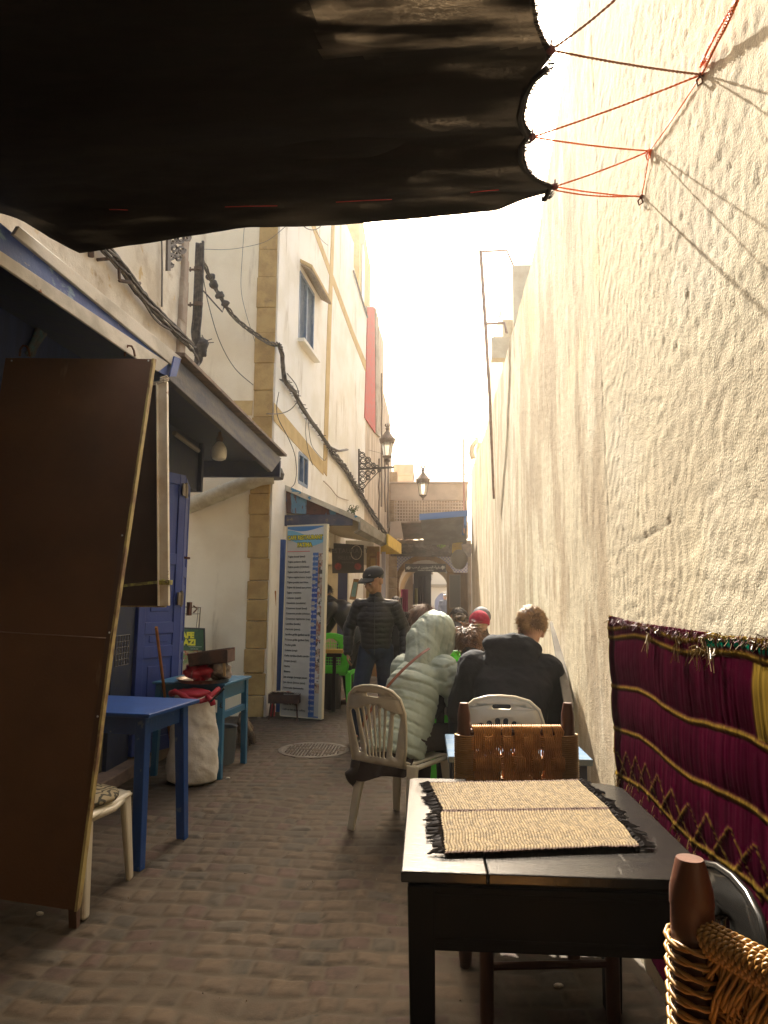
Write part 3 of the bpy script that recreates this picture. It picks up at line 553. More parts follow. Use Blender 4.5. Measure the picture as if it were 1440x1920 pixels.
mb = MB(); e1 = oe(10.75)+Vector((.05, 0, 0)); e2 = oe(12.3)+Vector((.05, 0, 0)); mb.prism([e1+Vector((0, 0, .03)), e2+Vector((0, 0, .03)), e2+Vector((0, 0, -.16)), e1+Vector((0, 0, -.16))], (.03, 0, 0)); mb.prism([e2+Vector((0, 0, .03)), e2+Vector((0, 0, -.16)), e2+Vector((-.35, 0, -.16)), e2+Vector((-.35, 0, .03))], (0, .03, 0)); part('yellow_fascia', mb, M_('yellow_paint', (.62, .42, .06), .7, c2=(.5, .33, .05), sc=8), cn, bevel=.004)
# alcove: cream inner wall of the second cafe
iv = M_('cafe_cream', (.50, .44, .32), .9, c2=(.42, .36, .26), sc=5)
cw_ = thing('cafe_alcove', 'cream walled cafe alcove with a lilac door post under the yellow fascia', 'alcove', (-1.6, 12.4, 0))
mb = MB(); mb.box((-1.7, 12.6, 2.25), (1.5, .1, .45)); mb.box((-2.6, 11.0, 1.3), (.1, 3.6, 2.6)); mb.box((-2.1, 12.7, 1.1), (1.0, .08, 2.0)); part('wall', mb, iv, cw_)
mb = MB(); a = onY(716, 1035, 12.2); b = onY(721.5, 1190, 12.2); mb.box(((a.x+b.x)/2, 12.2, a.z/2), (.07, .09, a.z)); part('door_post', mb, M_('lilac_paint', (.42, .41, .50), .7), cw_)
mb = MB(); a = onY(634, 1075, 12.4); b = onY(651, 1120, 12.4); mb.box(((a.x+b.x)/2, 12.4, 1.0), (b.x-a.x, .05, 2.0)); part('curtain', mb, M_('navy_curtain', (.02, .028, .09), .8), cw_)
mb = MB(); a = onY(690, 1037, 12.3); b = onY(708, 1120, 12.3); mb.box(((a.x+b.x)/2, 12.33, 1.2), (b.x-a.x+.05, .04, 2.3)); part('shelf_door', mb, M_('shelf_wood', (.22, .13, .05), .7, c2=(.30, .2, .07), sc=8), cw_)
mb = MB(); a = onY(708, 1037, 12.2); mb.box((a.x+.01, 12.28, 1.15), (.045, .06, 2.2)); part('orange_post', mb, M_('orange_wood', (.45, .17, .05), .7), cw_)
# awnings in front of the gateway
aw = thing('blue_edged_awning', 'tilted grey awning sheet with a bright blue edge near the far end of the wall', 'awning', (.5, 15.6, 2.9))
a, b = onY(788, 968, 15.3), onY(875, 961, 15.3); c, d_ = onY(875, 1020, 16.9), onY(795, 1022, 16.9)
mb = MB(); mb.prism([a, b, c, d_], (0, 0, .03)); part('sheet', mb, M_('awning_grey', (.20, .17, .15), .9, c2=(.30, .26, .22), sc=3, bump=.4), aw)
mb = MB(); mb.prism([a+Vector((-.02, -.02, .05)), b+Vector((.02, -.02, .05)), b+Vector((.02, -.02, -.08)), a+Vector((-.02, -.02, -.09))], (0, .03, 0)); mb.bar(b+Vector((-.03, 0, -.16)), b+Vector((-.03, 1.0, -.30)), .05, .25); part('blue_edge', mb, M_('awning_blue', (.06, .17, .50), .6), aw)
mb = MB(); a, b, c, d_ = onY(752, 981, 16.2), onY(794, 979, 16.2), onY(796, 1010, 17.2), onY(757, 1012, 17.2); mb.prism([a, b, c, d_], (0, 0, .03)); single('brown_awning', mb, M_('awning_brown', (.24, .17, .13), .9, c2=(.16, .12, .09), sc=4, bump=.6), 'sagging brown sheet awning left of the blue edged one', 'awning')
mb = MB(); rr = random.Random(9)
for i in range(60):
    u0 = rr.uniform(735, 870); v0 = rr.uniform(1012, 1036); y0 = rr.uniform(17.4, 18.2); P = [onY(u0, v0, y0)]
    for k in range(5): u0 += rr.uniform(2, 9)*rr.choice((-1, 1, 1)); v0 += rr.uniform(-4, 4); v0 = min(max(v0, 1008), 1040); P.append(onY(u0, v0, y0))
    mb.tube(P, rr.uniform(.006, .014), 5)
for i in range(14): p = onY(rr.uniform(738, 865), rr.uniform(1018, 1036), 17.5); mb.box(p, (rr.uniform(.1, .4), .1, rr.uniform(.03, .07)), (0, rr.uniform(-.3, .3), 0))
single('roof_debris', mb, M_('debris', (.16, .13, .10), .9, c2=(.28, .24, .19), sc=6), 'tangle of old wires, laths and twigs piled on the low roof above the arch', 'debris', kind='stuff')
pl = thing('roof_plant', 'small bright green plant sprouting from the low roof above the arch', 'plant', onY(826, 1030, 17.3)); mb = MB(); ml = MB(); rr = random.Random(2)
for i in range(9):
    e = onY(826+rr.uniform(-8, 8), 1006+rr.uniform(-2, 16), 17.3+rr.uniform(-.1, .1)); s0 = onY(827, 1031, 17.3); mb.tube([s0, (s0+e)/2+Vector((rr.uniform(-.03, .03), 0, .02)), e], .004, 4)
    for k in range(14):
        c = s0.lerp(e, rr.uniform(.35, 1.05))+Vector((rr.uniform(-.05, .05), rr.uniform(-.05, .05), rr.uniform(-.03, .03))); q = Euler((rr.uniform(0, 6), rr.uniform(0, 6), rr.uniform(0, 6))).to_matrix().to_4x4()
        ml.add([(-.02, 0, 0), (0, -.011, .003), (.026, 0, 0), (0, .011, .003)], [(0, 1, 2, 3)], Matrix.Translation(c) @ q)
part('stem', mb, M_('stem_green', (.12, .14, .04), .8), pl); part('foliage', ml, M_('leaf_green', (.28, .42, .05), .5), pl)
w2 = thing('wall_weed', 'little dark weed growing out of the white wall above the canopy', 'plant', onF(664, 960, .02)); mb = MB(); ml = MB()
for i in range(10):
    s0 = onF(664, 962, .02); e = onF(661+rr.uniform(-7, 8), 955+rr.uniform(-8, 8), .12); mb.tube([s0, e], .004, 4)
    for k in range(7): ml.add([(-.03, 0, 0), (0, -.01, .004), (.03, 0, 0), (0, .01, .004)], [(0, 1, 2, 3)], Matrix.Translation(e+Vector((rr.uniform(-.05, .05), rr.uniform(-.05, .05), rr.uniform(-.05, .05)))) @ Euler((rr.uniform(0, 6), rr.uniform(0, 6), 0)).to_matrix().to_4x4())
part('stem', mb, M_('stem_green', 0), w2); part('foliage', ml, M_('leaf_dark', (.06, .09, .02), .6), w2)
# ================================================================ SHADE CLOTH AND ROPES
def tarpmat(tl_=.05):
    m = bpy.data.materials.new('shade_cloth'); m.use_nodes = True; N = m.node_tree.nodes; L_ = m.node_tree.links; b = N['Principled BSDF']; out = N['Material Output']
    tc = N.new('ShaderNodeTexCoord')
    def nz(s, sc, d=3):
        mp = N.new('ShaderNodeMapping'); mp.inputs['Scale'].default_value = s; L_.new(tc.outputs['Object'], mp.inputs[0]); n = N.new('ShaderNodeTexNoise'); n.inputs['Scale'].default_value = sc; n.inputs['Detail'].default_value = d; L_.new(mp.outputs[0], n.inputs[0]); return n.outputs[0]
    b.inputs['Base Color'].default_value = (.012, .010, .009, 1); b.inputs['Roughness'].default_value = .8; b.inputs['Specular IOR Level'].default_value = .2
    tr = N.new('ShaderNodeBsdfTranslucent'); tr.inputs[0].default_value = (.30, .25, .19, 1)
    tp = N.new('ShaderNodeBsdfTransparent'); tp.inputs[0].default_value = (.9, .82, .7, 1)
    mr = N.new('ShaderNodeMapRange'); mr.inputs[1].default_value = .36; mr.inputs[2].default_value = .72; mr.inputs[3].default_value = 0.0; mr.inputs[4].default_value = .13; L_.new(nz((1, 3.5, 1), 120, 2), mr.inputs[0])
    big = N.new('ShaderNodeMapRange'); big.inputs[1].default_value = .42; big.inputs[2].default_value = .64; big.inputs[3].default_value = .02; big.inputs[4].default_value = 1.0; L_.new(nz((.9, 4.5, 1), 2.2, 3), big.inputs[0])
    mu = N.new('ShaderNodeMath'); mu.operation = 'MULTIPLY'; L_.new(mr.outputs[0], mu.inputs[0]); L_.new(big.outputs[0], mu.inputs[1])
    m1 = N.new('ShaderNodeMixShader'); mt_ = N.new('ShaderNodeMath'); mt_.operation = 'MULTIPLY'; mt_.inputs[1].default_value = tl_*1.5; L_.new(big.outputs[0], mt_.inputs[0]); L_.new(mt_.outputs[0], m1.inputs[0]); L_.new(b.outputs[0], m1.inputs[1]); L_.new(tr.outputs[0], m1.inputs[2])
    m2 = N.new('ShaderNodeMixShader'); L_.new(mu.outputs[0], m2.inputs[0]); L_.new(m1.outputs[0], m2.inputs[1]); L_.new(tp.outputs[0], m2.inputs[2]); L_.new(m2.outputs[0], out.inputs[0]); return m
tm = tarpmat(); tm2 = tarpmat(.30)
far = [onZ(u, v, 2.97) for u, v in [(-300, 380), (-60, 392), (0, 402), (40, 415), (95, 440), (150, 463), (300, 441), (470, 418), (640, 415), (800, 405), (940, 394), (1030, 373)]]
fx = [p.x for p in far]; fyv = [p.y for p in far]
rtp = [(1030, 373), (1040, 350), (1012, 338), (992, 318), (984, 298), (986, 275), (998, 257), (988, 240), (983, 218), (992, 180), (1012, 148), (1036, 128), (1030, 94), (1024, 82), (1010, 45), (1004, 10), (998, -30), (1010, -80), (1030, -130)]
rp = [onZ(u, v, 2.97) for u, v in rtp]; ry = [p.y for p in rp]; rx = [p.x for p in rp]
ry2 = ry+[1.15, .9, .2, -.4, -1.0, -8.3]; rx2 = rx+[.50, .72, .76, .78, .78, .78]  # cloth carried back unseen, close to the wall, to darken the foreground
order = np.argsort(ry2); ry_s = np.array(ry2)[order]; rx_s = np.array(rx2)[order]
nx_, ny_ = 150, 260; S, T = np.meshgrid(np.linspace(0, 1, nx_), np.linspace(0, 1, ny_)**2)
XL = -2.35
Xt = XL+(.50-XL)*S; Yf = np.interp(Xt, fx, fyv); Yt = Yf+(-8.2-Yf)*T
xr = np.interp(Yt, ry_s, rx_s); edge = smooth01(.35, 1, S); Xt = Xt+(xr-.50)*edge*S
tipY = [2.52, 2.2, 1.85, 1.35]; fold = 0
for ty in tipY: fold = fold+np.exp(-((Yt-ty)/.07)**2)*.035*smooth01(.45, 1, S)
Zt = 2.97+fold+.045*np.sin(Yt*9+Xt*1.2)*smooth01(.9, .3, S)*.4-.10*np.sin(PI*S)*smooth01(0, .6, T)+.012*(fbm(Xt*5, Yt*14)-.5)
hem = smooth01(.05, 0, T)*.012; Zt -= hem
t = thing('shade_cloth', 'large black woven shade cloth with scalloped edge stretched overhead across the alley', 'awning', (-.8, 1.2, 2.97))
me = gridmesh('cloth', Xt+.8, Yt-1.2, Zt-2.97); o = bpy.data.objects.new('cloth', me); put(o, t); me.materials.append(tm); me.materials.append(tm2); o.modifiers.new('s', 'SOLIDIFY').thickness = .0015
cx_ = (Xt[:-1, :-1]+Xt[1:, 1:]).ravel()/2; cy_ = (Yt[:-1, :-1]+Yt[1:, 1:]).ravel()/2; me.polygons.foreach_set('material_index', ((cx_ > -.30) & (cy_ < 1.80) & (cy_ > .9)).astype('i'))
S2 = S; X2 = XL+(.0-XL)*S2; Y2 = np.interp(X2, fx, fyv)-.10; Y2 = Y2+(-8.2-Y2)*T; X2 = X2-S2**3*(.34*smooth01(1.86, 1.80, Y2)+.05*np.sin(Y2*13)+.03*np.sin(Y2*31))
Z2 = 3.0+.02*np.sin(Y2*8+X2)-.10*np.sin(PI*np.clip((X2-XL)/(2.85), 0, 1))*smooth01(0, .6, T)+.03*smooth01(.9, 1, S2)
me = gridmesh('second_layer', X2+.8, Y2-1.2, Z2-2.97); o = bpy.data.objects.new('second_layer', me); put(o, t); me.materials.append(tm); o.modifiers.new('s', 'SOLIDIFY').thickness = .0015
mb = MB(); rr = random.Random(8)
for i in range(len(rp)-1):                                   # frayed fringe along the scalloped edge
    for k in range(26):
        p = rp[i].lerp(rp[i+1], rr.random()); mb.tube([p+Vector((-.012, 0, 0)), p+Vector((rr.uniform(.001, .011), rr.uniform(-.006, .006), rr.uniform(-.004, .004)))], .0011, 3)
blackc = M_('black_thread', (.012, .010, .010), .9); part('fringe', mb, blackc, t)
mb = MB(); mb.tube([rp[0]+Vector((-.03, 0, 0))]+[p+Vector((-.016, 0, 0)) for p in rp[:12]], .010, 6); part('corded_edge', mb, blackc, t)
redm = M_('red_cord', (.50, .02, .02), .6); 
for (u0, v0, u1, v1) in ((205, 393, 240, 394), (422, 388, 520, 386), (630, 379, 735, 374), (882, 361, 935, 356)):
    mb = MB(); mb.tube([onZ(u0, v0, 2.945), onZ((u0+u1)/2, (v0+v1)/2-.5, 2.940), onZ(u1, v1, 2.945)], .0016, 5); part('red_stitch', mb, redm, t)
# ropes
def twist(mb, a, b, r=.004, sag=.0, pitch=.028, n=None):
    a = Vector(a); b = Vector(b); Ln = (b-a).length; n = n or max(8, int(Ln/pitch*6)); d_ = (b-a).normalized(); u = d_.cross(Vector((.1, .2, 1))).normalized(); w = d_.cross(u)
    for ph in (0, PI):
        P = []
        for i in range(n+1):
            s = i/n; c = a.lerp(b, s)+Vector((0, 0, -sag*4*s*(1-s))); an = 2*PI*s*Ln/pitch+ph; P.append(c+(u*math.cos(an)+w*math.sin(an))*r*.55)
        mb.tube(P, r*.62, 5)
orange = M_('orange_rope', (.88, .20, .03), .55, c2=(.75, .13, .02), sc=60)
hk1 = onX(1315, 140, .842); hk2 = onX(1218, 283, .842); hk3 = onX(1203, 369, .842)
tip1 = rp[12]+Vector((.004, 0, 0)); tip2 = rp[6]; tip3 = rp[1]; above = onX(1386, -8, .80); upL = onZ(1160, -6, 3.05)
ropes = [('thin brown rope running from the topmost cloth corner up out of view', upL, tip1, .0035), ('brown cord from the topmost cloth corner down to the upper wall hook', tip1, hk1, .0035),
 ('orange cord from the upper wall hook to the middle corner of the cloth', hk1, tip2, .0032), ('orange cord from the middle corner of the cloth to the middle wall loop', tip2, hk2, .0032),
 ('orange cord from the middle wall loop to the lowest corner of the cloth', hk2, tip3, .0032), ('double orange cord from the lowest cloth corner to the lowest wall hook', tip3, hk3, .0030),
 ('orange cord hanging between the upper wall hook and the middle loop', hk1, hk2, .0026), ('slim orange cord between the middle loop and the lowest hook', hk2, hk3, .0022)]
for i, (lb, a, b, r) in enumerate(ropes):
    mb = MB(); twist(mb, a, b, r, .006)
    if i == 5: twist(mb, Vector(a)+Vector((0, .0, -.014)), Vector(b)+Vector((-.02, 0, .004)), r, .012)
    single('rope', mb, orange if i > 1 else M_('brown_rope', (.30, .12, .06), .7), lb, 'rope', group='cords tying the shade cloth to the wall')
mb = MB(); twist(mb, above, hk1, .005); twist(mb, above+Vector((0, .01, 0)), hk1+Vector((-.006, -.006, .02)), .004, -.012); twist(mb, above+Vector((0, -.012, 0)), hk1+Vector((0, 0, .03)), .004, .02)
single('rope_bundle', mb, orange, 'thick twisted orange rope bundle rising from the upper wall hook', 'rope')
for p, lb in ((hk1, 'bent iron hook in the wall where the thick orange rope is tied'), (hk3, 'lowest iron hook in the sunlit wall holding the double orange cord'), (hk2, 'middle orange loop hanging beside the sunlit wall')):
    mb = MB(); mb.tube([p+Vector((.03, 0, -.01)), p+Vector((.0, 0, 0)), p+Vector((-.012, .008, -.012)), p+Vector((-.006, .014, -.026)), p+Vector((.006, .006, -.02)), p+Vector((0, 0, -.004))], .0035, 6); mb.ell(p, (.010, .010, .010), n=6)
    single('wall_hook', mb, rust if 'iron' in lb else orange, lb, 'hook')
for p in (tip1, tip2, tip3): 
    mb = MB(); mb.ell(p, (.014, .012, .014), n=7); mb.tube([p, p+Vector((.012, .01, .02))], .003, 5); mb.tube([p, p+Vector((.0, -.012, .022))], .003, 5); o = part('knot', mb, M_('knot', (.10, .03, .03), .8), t)
# ================================================================ BOARDS ON THE LEFT
hard = M_('hardboard', (.120, .050, .018), .62, c2=(.090, .037, .013), sc=2, bump=.3, bs=90, stain=(.15, .07, .028), ss=1.4, slo=.5, shi=.75, stain2=(.20, .11, .055), s2s=9, s2st=(1, 1, .12), s2lo=.66, s2hi=.74)
TL, TR = onY(10, 671, 3.46), onY(285, 673, 3.46); ML = onY(-70, 1180, 3.24); MR = onY(207, 1196, 3.24); BR = onY(140, 1708, 3.03); BL = onY(-120, 1668, 3.03)
t = thing('leaning_board', 'large brown hardboard sheet leaning back at the left edge of the alley', 'board', (BR.x, BR.y, 0)); back = Vector((0, .012, .004))
mb = MB(); mb.prism([ML, MR, TR, TL], back); part('upper_sheet', mb, hard, t, bevel=.002); mb = MB(); mb.prism([BL, BR, MR+Vector((0, .004, -.004)), ML+Vector((0, .004, -.004))], back); part('lower_sheet', mb, hard, t, bevel=.002)
yel = M_('yellowed_edge', (.42, .33, .12), .7, c2=(.16, .08, .04), sc=14, st=(1, 1, .5))
mb = MB(); foot = onZ(135, 1742, 0); 
for a, b in ((TR, MR), (MR, BR)): mb.prism([a+Vector((.002, -.008, 0)), a+Vector((.013, -.006, 0)), b+Vector((.013, -.006, 0)), b+Vector((.002, -.008, 0))], (0, .035, .008))
part('edge_strip', mb, yel, t); mb = MB(); mb.bar(BR+Vector((-.02, .03, .02)), foot+Vector((.0, .02, .0)), .035, .03); part('foot', mb, M_('board_wood', (.10, .05, .03), .8), t)
mb = MB(); mb.bar(TL+Vector((.02, .03, -.01)), TR+Vector((-.02, .03, -.01)), .03); mb.bar(TR+Vector((-.02, .03, 0)), BR+Vector((-.03, .03, 0)), .03); mb.bar(TL+Vector((.02, .03, 0)), BL+Vector((.03, .03, 0)), .03); part('back_frame', mb, M_('board_wood', 0), t)
for u, v, y in ((23, 677, 3.45), (279, 677, 3.45), (230, 1004, 3.31), (206, 1186, 3.24), (184, 1343, 3.17)):
    p = onY(u, v, y); mb = MB(); mb.ell(p+Vector((0, -.006, 0)), (.005, .004, .005), n=6); part('screw', mb, M_('screw', (.5, .5, .5), .3, metal=1), t)
HY = 3.95
h = thing('hanging_sign_panel', 'brown backed sign panel with a white metal edge hanging from the blue fascia', 'panel', onY(300, 900, HY))
mb = MB(); mb.prism([onY(150, 722, HY+.03), onY(297, 722, HY), onY(300, 1138, HY), onY(150, 1136, HY+.03)], (0, .015, 0)); part('back_sheet', mb, M_('dark_hardboard', (.055, .028, .016), .7, c2=(.04, .02, .012), sc=2), h)
mb = MB(); mb.bar(onY(306, 716, HY), onY(309, 1136, HY), .055, .03, (0, 1, 0)); mb.bar(onY(296, 720, HY-.01), onY(299, 1136, HY-.01), .008, .05, (0, 1, 0)); part('edge_profile', mb, M_('white_profile', (.66, .60, .47), .45, c2=(.50, .40, .26), sc=5, stain2=(.25, .09, .03), s2s=16, s2lo=.66, s2hi=.70), h, bevel=.003)
mb = MB(); mb.box(onY(270, 1137, HY), (.26, .03, .008)); part('bottom_profile', mb, yel, h)
rope_w = M_('pale_cord', (.45, .38, .28), .8)
mb = MB(); P = [onY(285, 721, HY-.02), onY(296, 720, HY-.03), onY(308, 716, HY-.04), onY(316, 713, HY-.01), onY(312, 708, HY+.02), onY(300, 712, HY-.02)]; mb.tube(P, .005, 6); mb.tube([p+Vector((0, 0, .012)) for p in P], .004, 6); part('tie_cord', mb, rope_w, h)
mb = MB(); mb.bar(onY(232, 1098, HY-.03), onY(300, 1091, HY-.02), .016, .004, (0, 1, 0)); mb.box(onY(309, 1092, HY), (.075, .05, .028)); mb.tube([onY(300, 1090, HY-.02), onY(306, 1088, HY-.035), onY(314, 1091, HY-.035)], .008, 5); part('tape', mb, M_('lime_tape', (.42, .42, .10), .6, c2=(.15, .12, .05), sc=30), h)
mb = MB(); mb.tube([onY(302, 712, HY), Vector((FXX+.01, 4.15, 2.78))], .004, 5); part('tie_cord', mb, rope_w, h)
# bulb
t = thing('hanging_bulb', 'big white light bulb with a stained neck hanging under the canopy', 'lamp', onX(411, 864, -1.95)); c = onX(411, 850, -1.95); px = c.y/FPX
bp = [(0.001, -14), (8, -13.6), (12.5, -11), (14.2, -6), (14.2, 6), (13, 12), (9, 18), (6, 22), (5, 26)]; mb = MB(); mb.lathe([(r*px, z*px) for r, z in bp], c, 20); part('globe', mb, M_('opal', (.75, .70, .58), .35), t, smooth='a')
mb = MB(); mb.lathe([(6*px, 22*px), (6.4*px, 30*px), (4.5*px, 33*px), (3*px, 38*px), (3.5*px, 42*px)], c, 14); part('socket', mb, M_('rusty_socket', (.16, .09, .05), .7), t, smooth='a'); mb = MB(); mb.tube([c+Vector((0, 0, 40*px)), c+Vector((.02, 0, .40))], .004, 5); part('cord', mb, blackc, t)
# ================================================================ TABLES, CHAIRS
def rot2(x, y, a): return x*math.cos(a)-y*math.sin(a), x*math.sin(a)+y*math.cos(a)
def table(name, label, cat, loc, rz, w, d_, h, mat, leg=.055, top=.025, over=.03, apron=.09, taper=.75, splay=0.0, stretch=None, group=None, legmat=None):
    t = thing(name, label, cat, loc, rz, group)
    mb = MB(); mb.box((0, 0, h-top/2), (w, d_, top)); part('tabletop', mb, mat, t, world=False, bevel=.004)
    ix, iy = w/2-over-leg/2, d_/2-over-leg/2; mb = MB()
    for s in (-1, 1): mb.box((0, s*iy, h-top-apron/2-.001), (2*ix-leg, .02, apron)); mb.box((s*ix, 0, h-top-apron/2-.001), (.02, 2*iy-leg, apron))
    part('apron', mb, mat, t, world=False, bevel=.002)
    for sx in (-1, 1):
        for sy in (-1, 1):
            mb = MB(); mb.bar((sx*ix, sy*iy, h-top-.001), (sx*(ix+splay), sy*(iy+splay), .0), leg, None, (0, 1, 0), leg*taper); part('leg', mb, legmat or mat, t, world=False, bevel=.004)
    if stretch:
        for z, sides in stretch:
            for s in sides:
                mb = MB()
                if s == 'f': mb.bar((-ix, -iy, z), (ix, -iy, z), .035, .05)
                if s == 'r': mb.bar((ix, -iy, z), (ix, iy, z), .035, .05)
                if s == 'l': mb.bar((-ix, -iy, z), (-ix, iy, z), .035, .05)
                part('stretcher', mb, mat, t, world=False, bevel=.003)
    return t
royal = M_('royal_blue', (.012, .058, .24), .38, c2=(.016, .075, .29), sc=6, st=(1, 1, .4), stain2=(.10, .16, .30), s2s=14, s2lo=.64, s2hi=.70, bump=.4, bs=40)
# near blue table: outer front-right leg (-1.48,3.70), far right leg (-1.43,4.10)
table('blue_table', 'royal blue wooden table with splayed legs beside the leaning board', 'table', (-1.84, 3.98, 0), R(-8), .86, .58, .80, royal, .062, .022, .05, .10, .85, .03)
sky_b = M_('turquoise_blue', (.025, .135, .25), .42, c2=(.03, .16, .30), sc=6, stain2=(.02, .03, .04), s2s=16, s2lo=.68, s2hi=.71, bump=.4, bs=50)
table('turquoise_table', 'smaller turquoise blue wooden table under the tray of bags', 'table', (-1.86, 5.78, 0), R(-6), .62, .60, .735, sky_b, .05, .02, .02, .11, .9, .01, [(.48, 'fr')])
t2z = .737
# tray with bags, rusty box
c = onZ(382, 1278, t2z); tr = thing('oval_tray', 'round metal tray holding bags on the turquoise table', 'tray', c)
mb = MB(); mb.lathe([(.02, .001), (.19, .001), (.215, .03), (.22, .032), (.205, .030), (.185, .010), (.02, .008)], c, 28); part('dish', mb, M_('tray_metal', (.42, .36, .28), .4, metal=.8, c2=(.2, .14, .1), sc=12), tr, smooth='a')
def lumpy(mb, c, r, seed=0, amp=.18, fr_=6, n=22, M=None, flat=True):
    s0 = len(mb.v); mb.ell((0, 0, 0), r, n=n)
    for i in range(s0, len(mb.v)):
        p = Vector(mb.v[i]); k = 1+amp*(mnoise.noise(p*fr_+Vector((seed*7.1, seed, 0)))+.5*mnoise.noise(p*fr_*2.7+Vector((seed, 3, 0)))); p = p*k
        if M is not None: p = M @ p
        mb.v[i] = tuple(Vector(c)+p)
    return mb
mb = MB(); p = onZ(370, 1278, t2z+.01); lumpy(mb, (p.x-.01, p.y+.04, t2z+.075), (.095, .09, .068), 3, .55, 16, 30); single('red_bag', mb, M_('red_plastic', (.42, .012, .03), .35, c2=(.30, .008, .02), sc=9, bump=1, bs=25), 'crumpled red plastic bag on the tray', 'bag', smooth=True)
mb = MB(); p = onZ(405, 1276, t2z+.01); lumpy(mb, (p.x, p.y+.05, t2z+.08), (.085, .08, .072), 5, .5, 16, 30); single('printed_bag', mb, M_('grey_print', (.35, .29, .25), .45, c2=(.04, .03, .03), sc=7, bump=.8, bs=25), 'grey and black crumpled plastic bag beside the red one', 'bag', smooth=True)
bx_ = thing('rusty_box', 'tilted rusty metal charcoal box balanced on top of the bags', 'box', onY(390, 1250, 5.72)); rb = M_('rusty_box', (.11, .055, .035), .8, c2=(.05, .03, .025), sc=9, bump=.8)
q = [onY(353, 1226, 5.42), onY(424, 1217, 5.42), onY(424, 1243, 5.42), onY(357, 1250, 5.42)]; mb = MB(); mb.prism(q, (0, .03, 0)); mb.prism([p+Vector((0, .2, 0)) for p in q], (0, .02, 0)); mb.prism([q[1], q[1]+Vector((0, .22, 0)), q[2]+Vector((0, .22, 0)), q[2]], (.01, 0, 0)); mb.prism([q[0], q[0]+Vector((0, .22, 0)), q[3]+Vector((0, .22, 0)), q[3]], (-.01, 0, 0)); mb.prism([q[3], q[2], q[2]+Vector((0, .22, 0)), q[3]+Vector((0, .22, 0))], (0, 0, .01)); part('body', mb, rb, bx_)
mb = MB(); mb.bar(onY(420, 1240, 5.43), onY(421, 1268, 5.43), .018); part('leg', mb, M_('tan_metal', (.35, .23, .1), .6), bx_); mb = MB(); mb.tube([onY(424, 1218, 5.43), onY(432, 1217, 5.43), onY(436, 1215, 5.43), onY(440, 1217, 5.43)], .003, 5); part('wire_handle', mb, rb, bx_)
# sack
c = onZ(362, 1478, 0); c.y += .16; c.x -= .06; sk = thing('white_sack', 'full white woven sack with a red folded top between the blue tables', 'sack', c)
nu, nv = 90, 70; U, V = np.meshgrid(np.linspace(0, 2*PI, nu), np.linspace(0, 1, nv)); rad = np.interp(V, [0, .04, .15, .5, .8, .92, 1], [.13, .185, .195, .18, .155, .14, .13])
rad = rad+.016*(fbm(np.cos(U)*2+5, V*7+np.sin(U)*2, 4)-.5)*2+.006*np.sin(U*5+9*V)*smooth01(.6, .95, V); lean = .04*V**2
Xs = rad*np.cos(U)*1.03-lean*.3; Ys = rad*np.sin(U)*.85; Zs = V*.66+.015*np.sin(U*2+1)*V; me = gridmesh('sack_body', Xs, Ys, Zs); o = bpy.data.objects.new('body', me); put(o, sk); me.materials.append(M_('woven_white', (.78, .74, .66), .6, c2=(.62, .57, .48), sc=5, bump=.7, bs=28, bump2=.6, bs2=12))
mb = MB(); P = [(c.x+.17*math.cos(a)*1.05-.01, c.y+.14*math.sin(a), .665+.02*math.sin(2*a+1)+.02*math.cos(3*a)) for a in np.linspace(0, 2*PI, 25)[:-1]]; mb.tube(P, [.020+.007*math.sin(3*i) for i in range(24)], 8, closed=True); lumpy(mb, (c.x-.02, c.y, .67), (.15, .12, .04), 2, .3, 9); mb.tube([(c.x+.12, c.y-.12, .67), (c.x+.17, c.y-.13, .63), (c.x+.18, c.y-.13, .60)], [.015, .025, .022], 8)
part('red_rim', mb, M_('red_cloth', (.40, .015, .035), .6, bump=.6, bs=30), sk, smooth=True)
mb = MB(); mb.tube([onY(394, 1316, 5.05), onY(420, 1291, 5.1)], .008, 6); single('iron_rod', mb, blackc, 'short dark rod sticking up out of the white sack', 'rod')
mb = MB(); p = onZ(418, 1448, 0); mb.lathe([(.11, 0), (.115, .02), (.13, .30), (.135, .31), (.12, .30), (.10, .02)], (p.x-.11, p.y+.30, 0), 24); single('grey_bucket', mb, M_('grey_plastic', (.12, .14, .16), .5), 'grey plastic bucket under the turquoise table', 'bucket', smooth='a')
mb = MB(); mb.tube([onZ(300, 1450, .0)+Vector((0, .3, 0)), onX(293, 1176, -2.06)], .012, 8); single('broom_handle', mb, M_('orange_broom', (.45, .19, .05), .5, c2=(.35, .13, .03), sc=9), 'orange wooden broom handle leaning on the folding door', 'broom')
mb = MB(); q0, q1 = onX(218, 1193, -2.3), onX(240, 1245, -2.3)
for i in range(6): y = q0.y+(q1.y-q0.y)*i/5; mb.tube([(-2.3, y, q0.z), (-2.3, y, q1.z)], .004, 4); z = q0.z+(q1.z-q0.z)*i/5; mb.tube([(-2.3, q0.y, z), (-2.3, q1.y, z)], .004, 4)
single('wire_rack', mb, M_('dark_wire', (.05, .045, .04), .6), 'small dark wire rack on the olive boards below the hanging panel', 'rack')
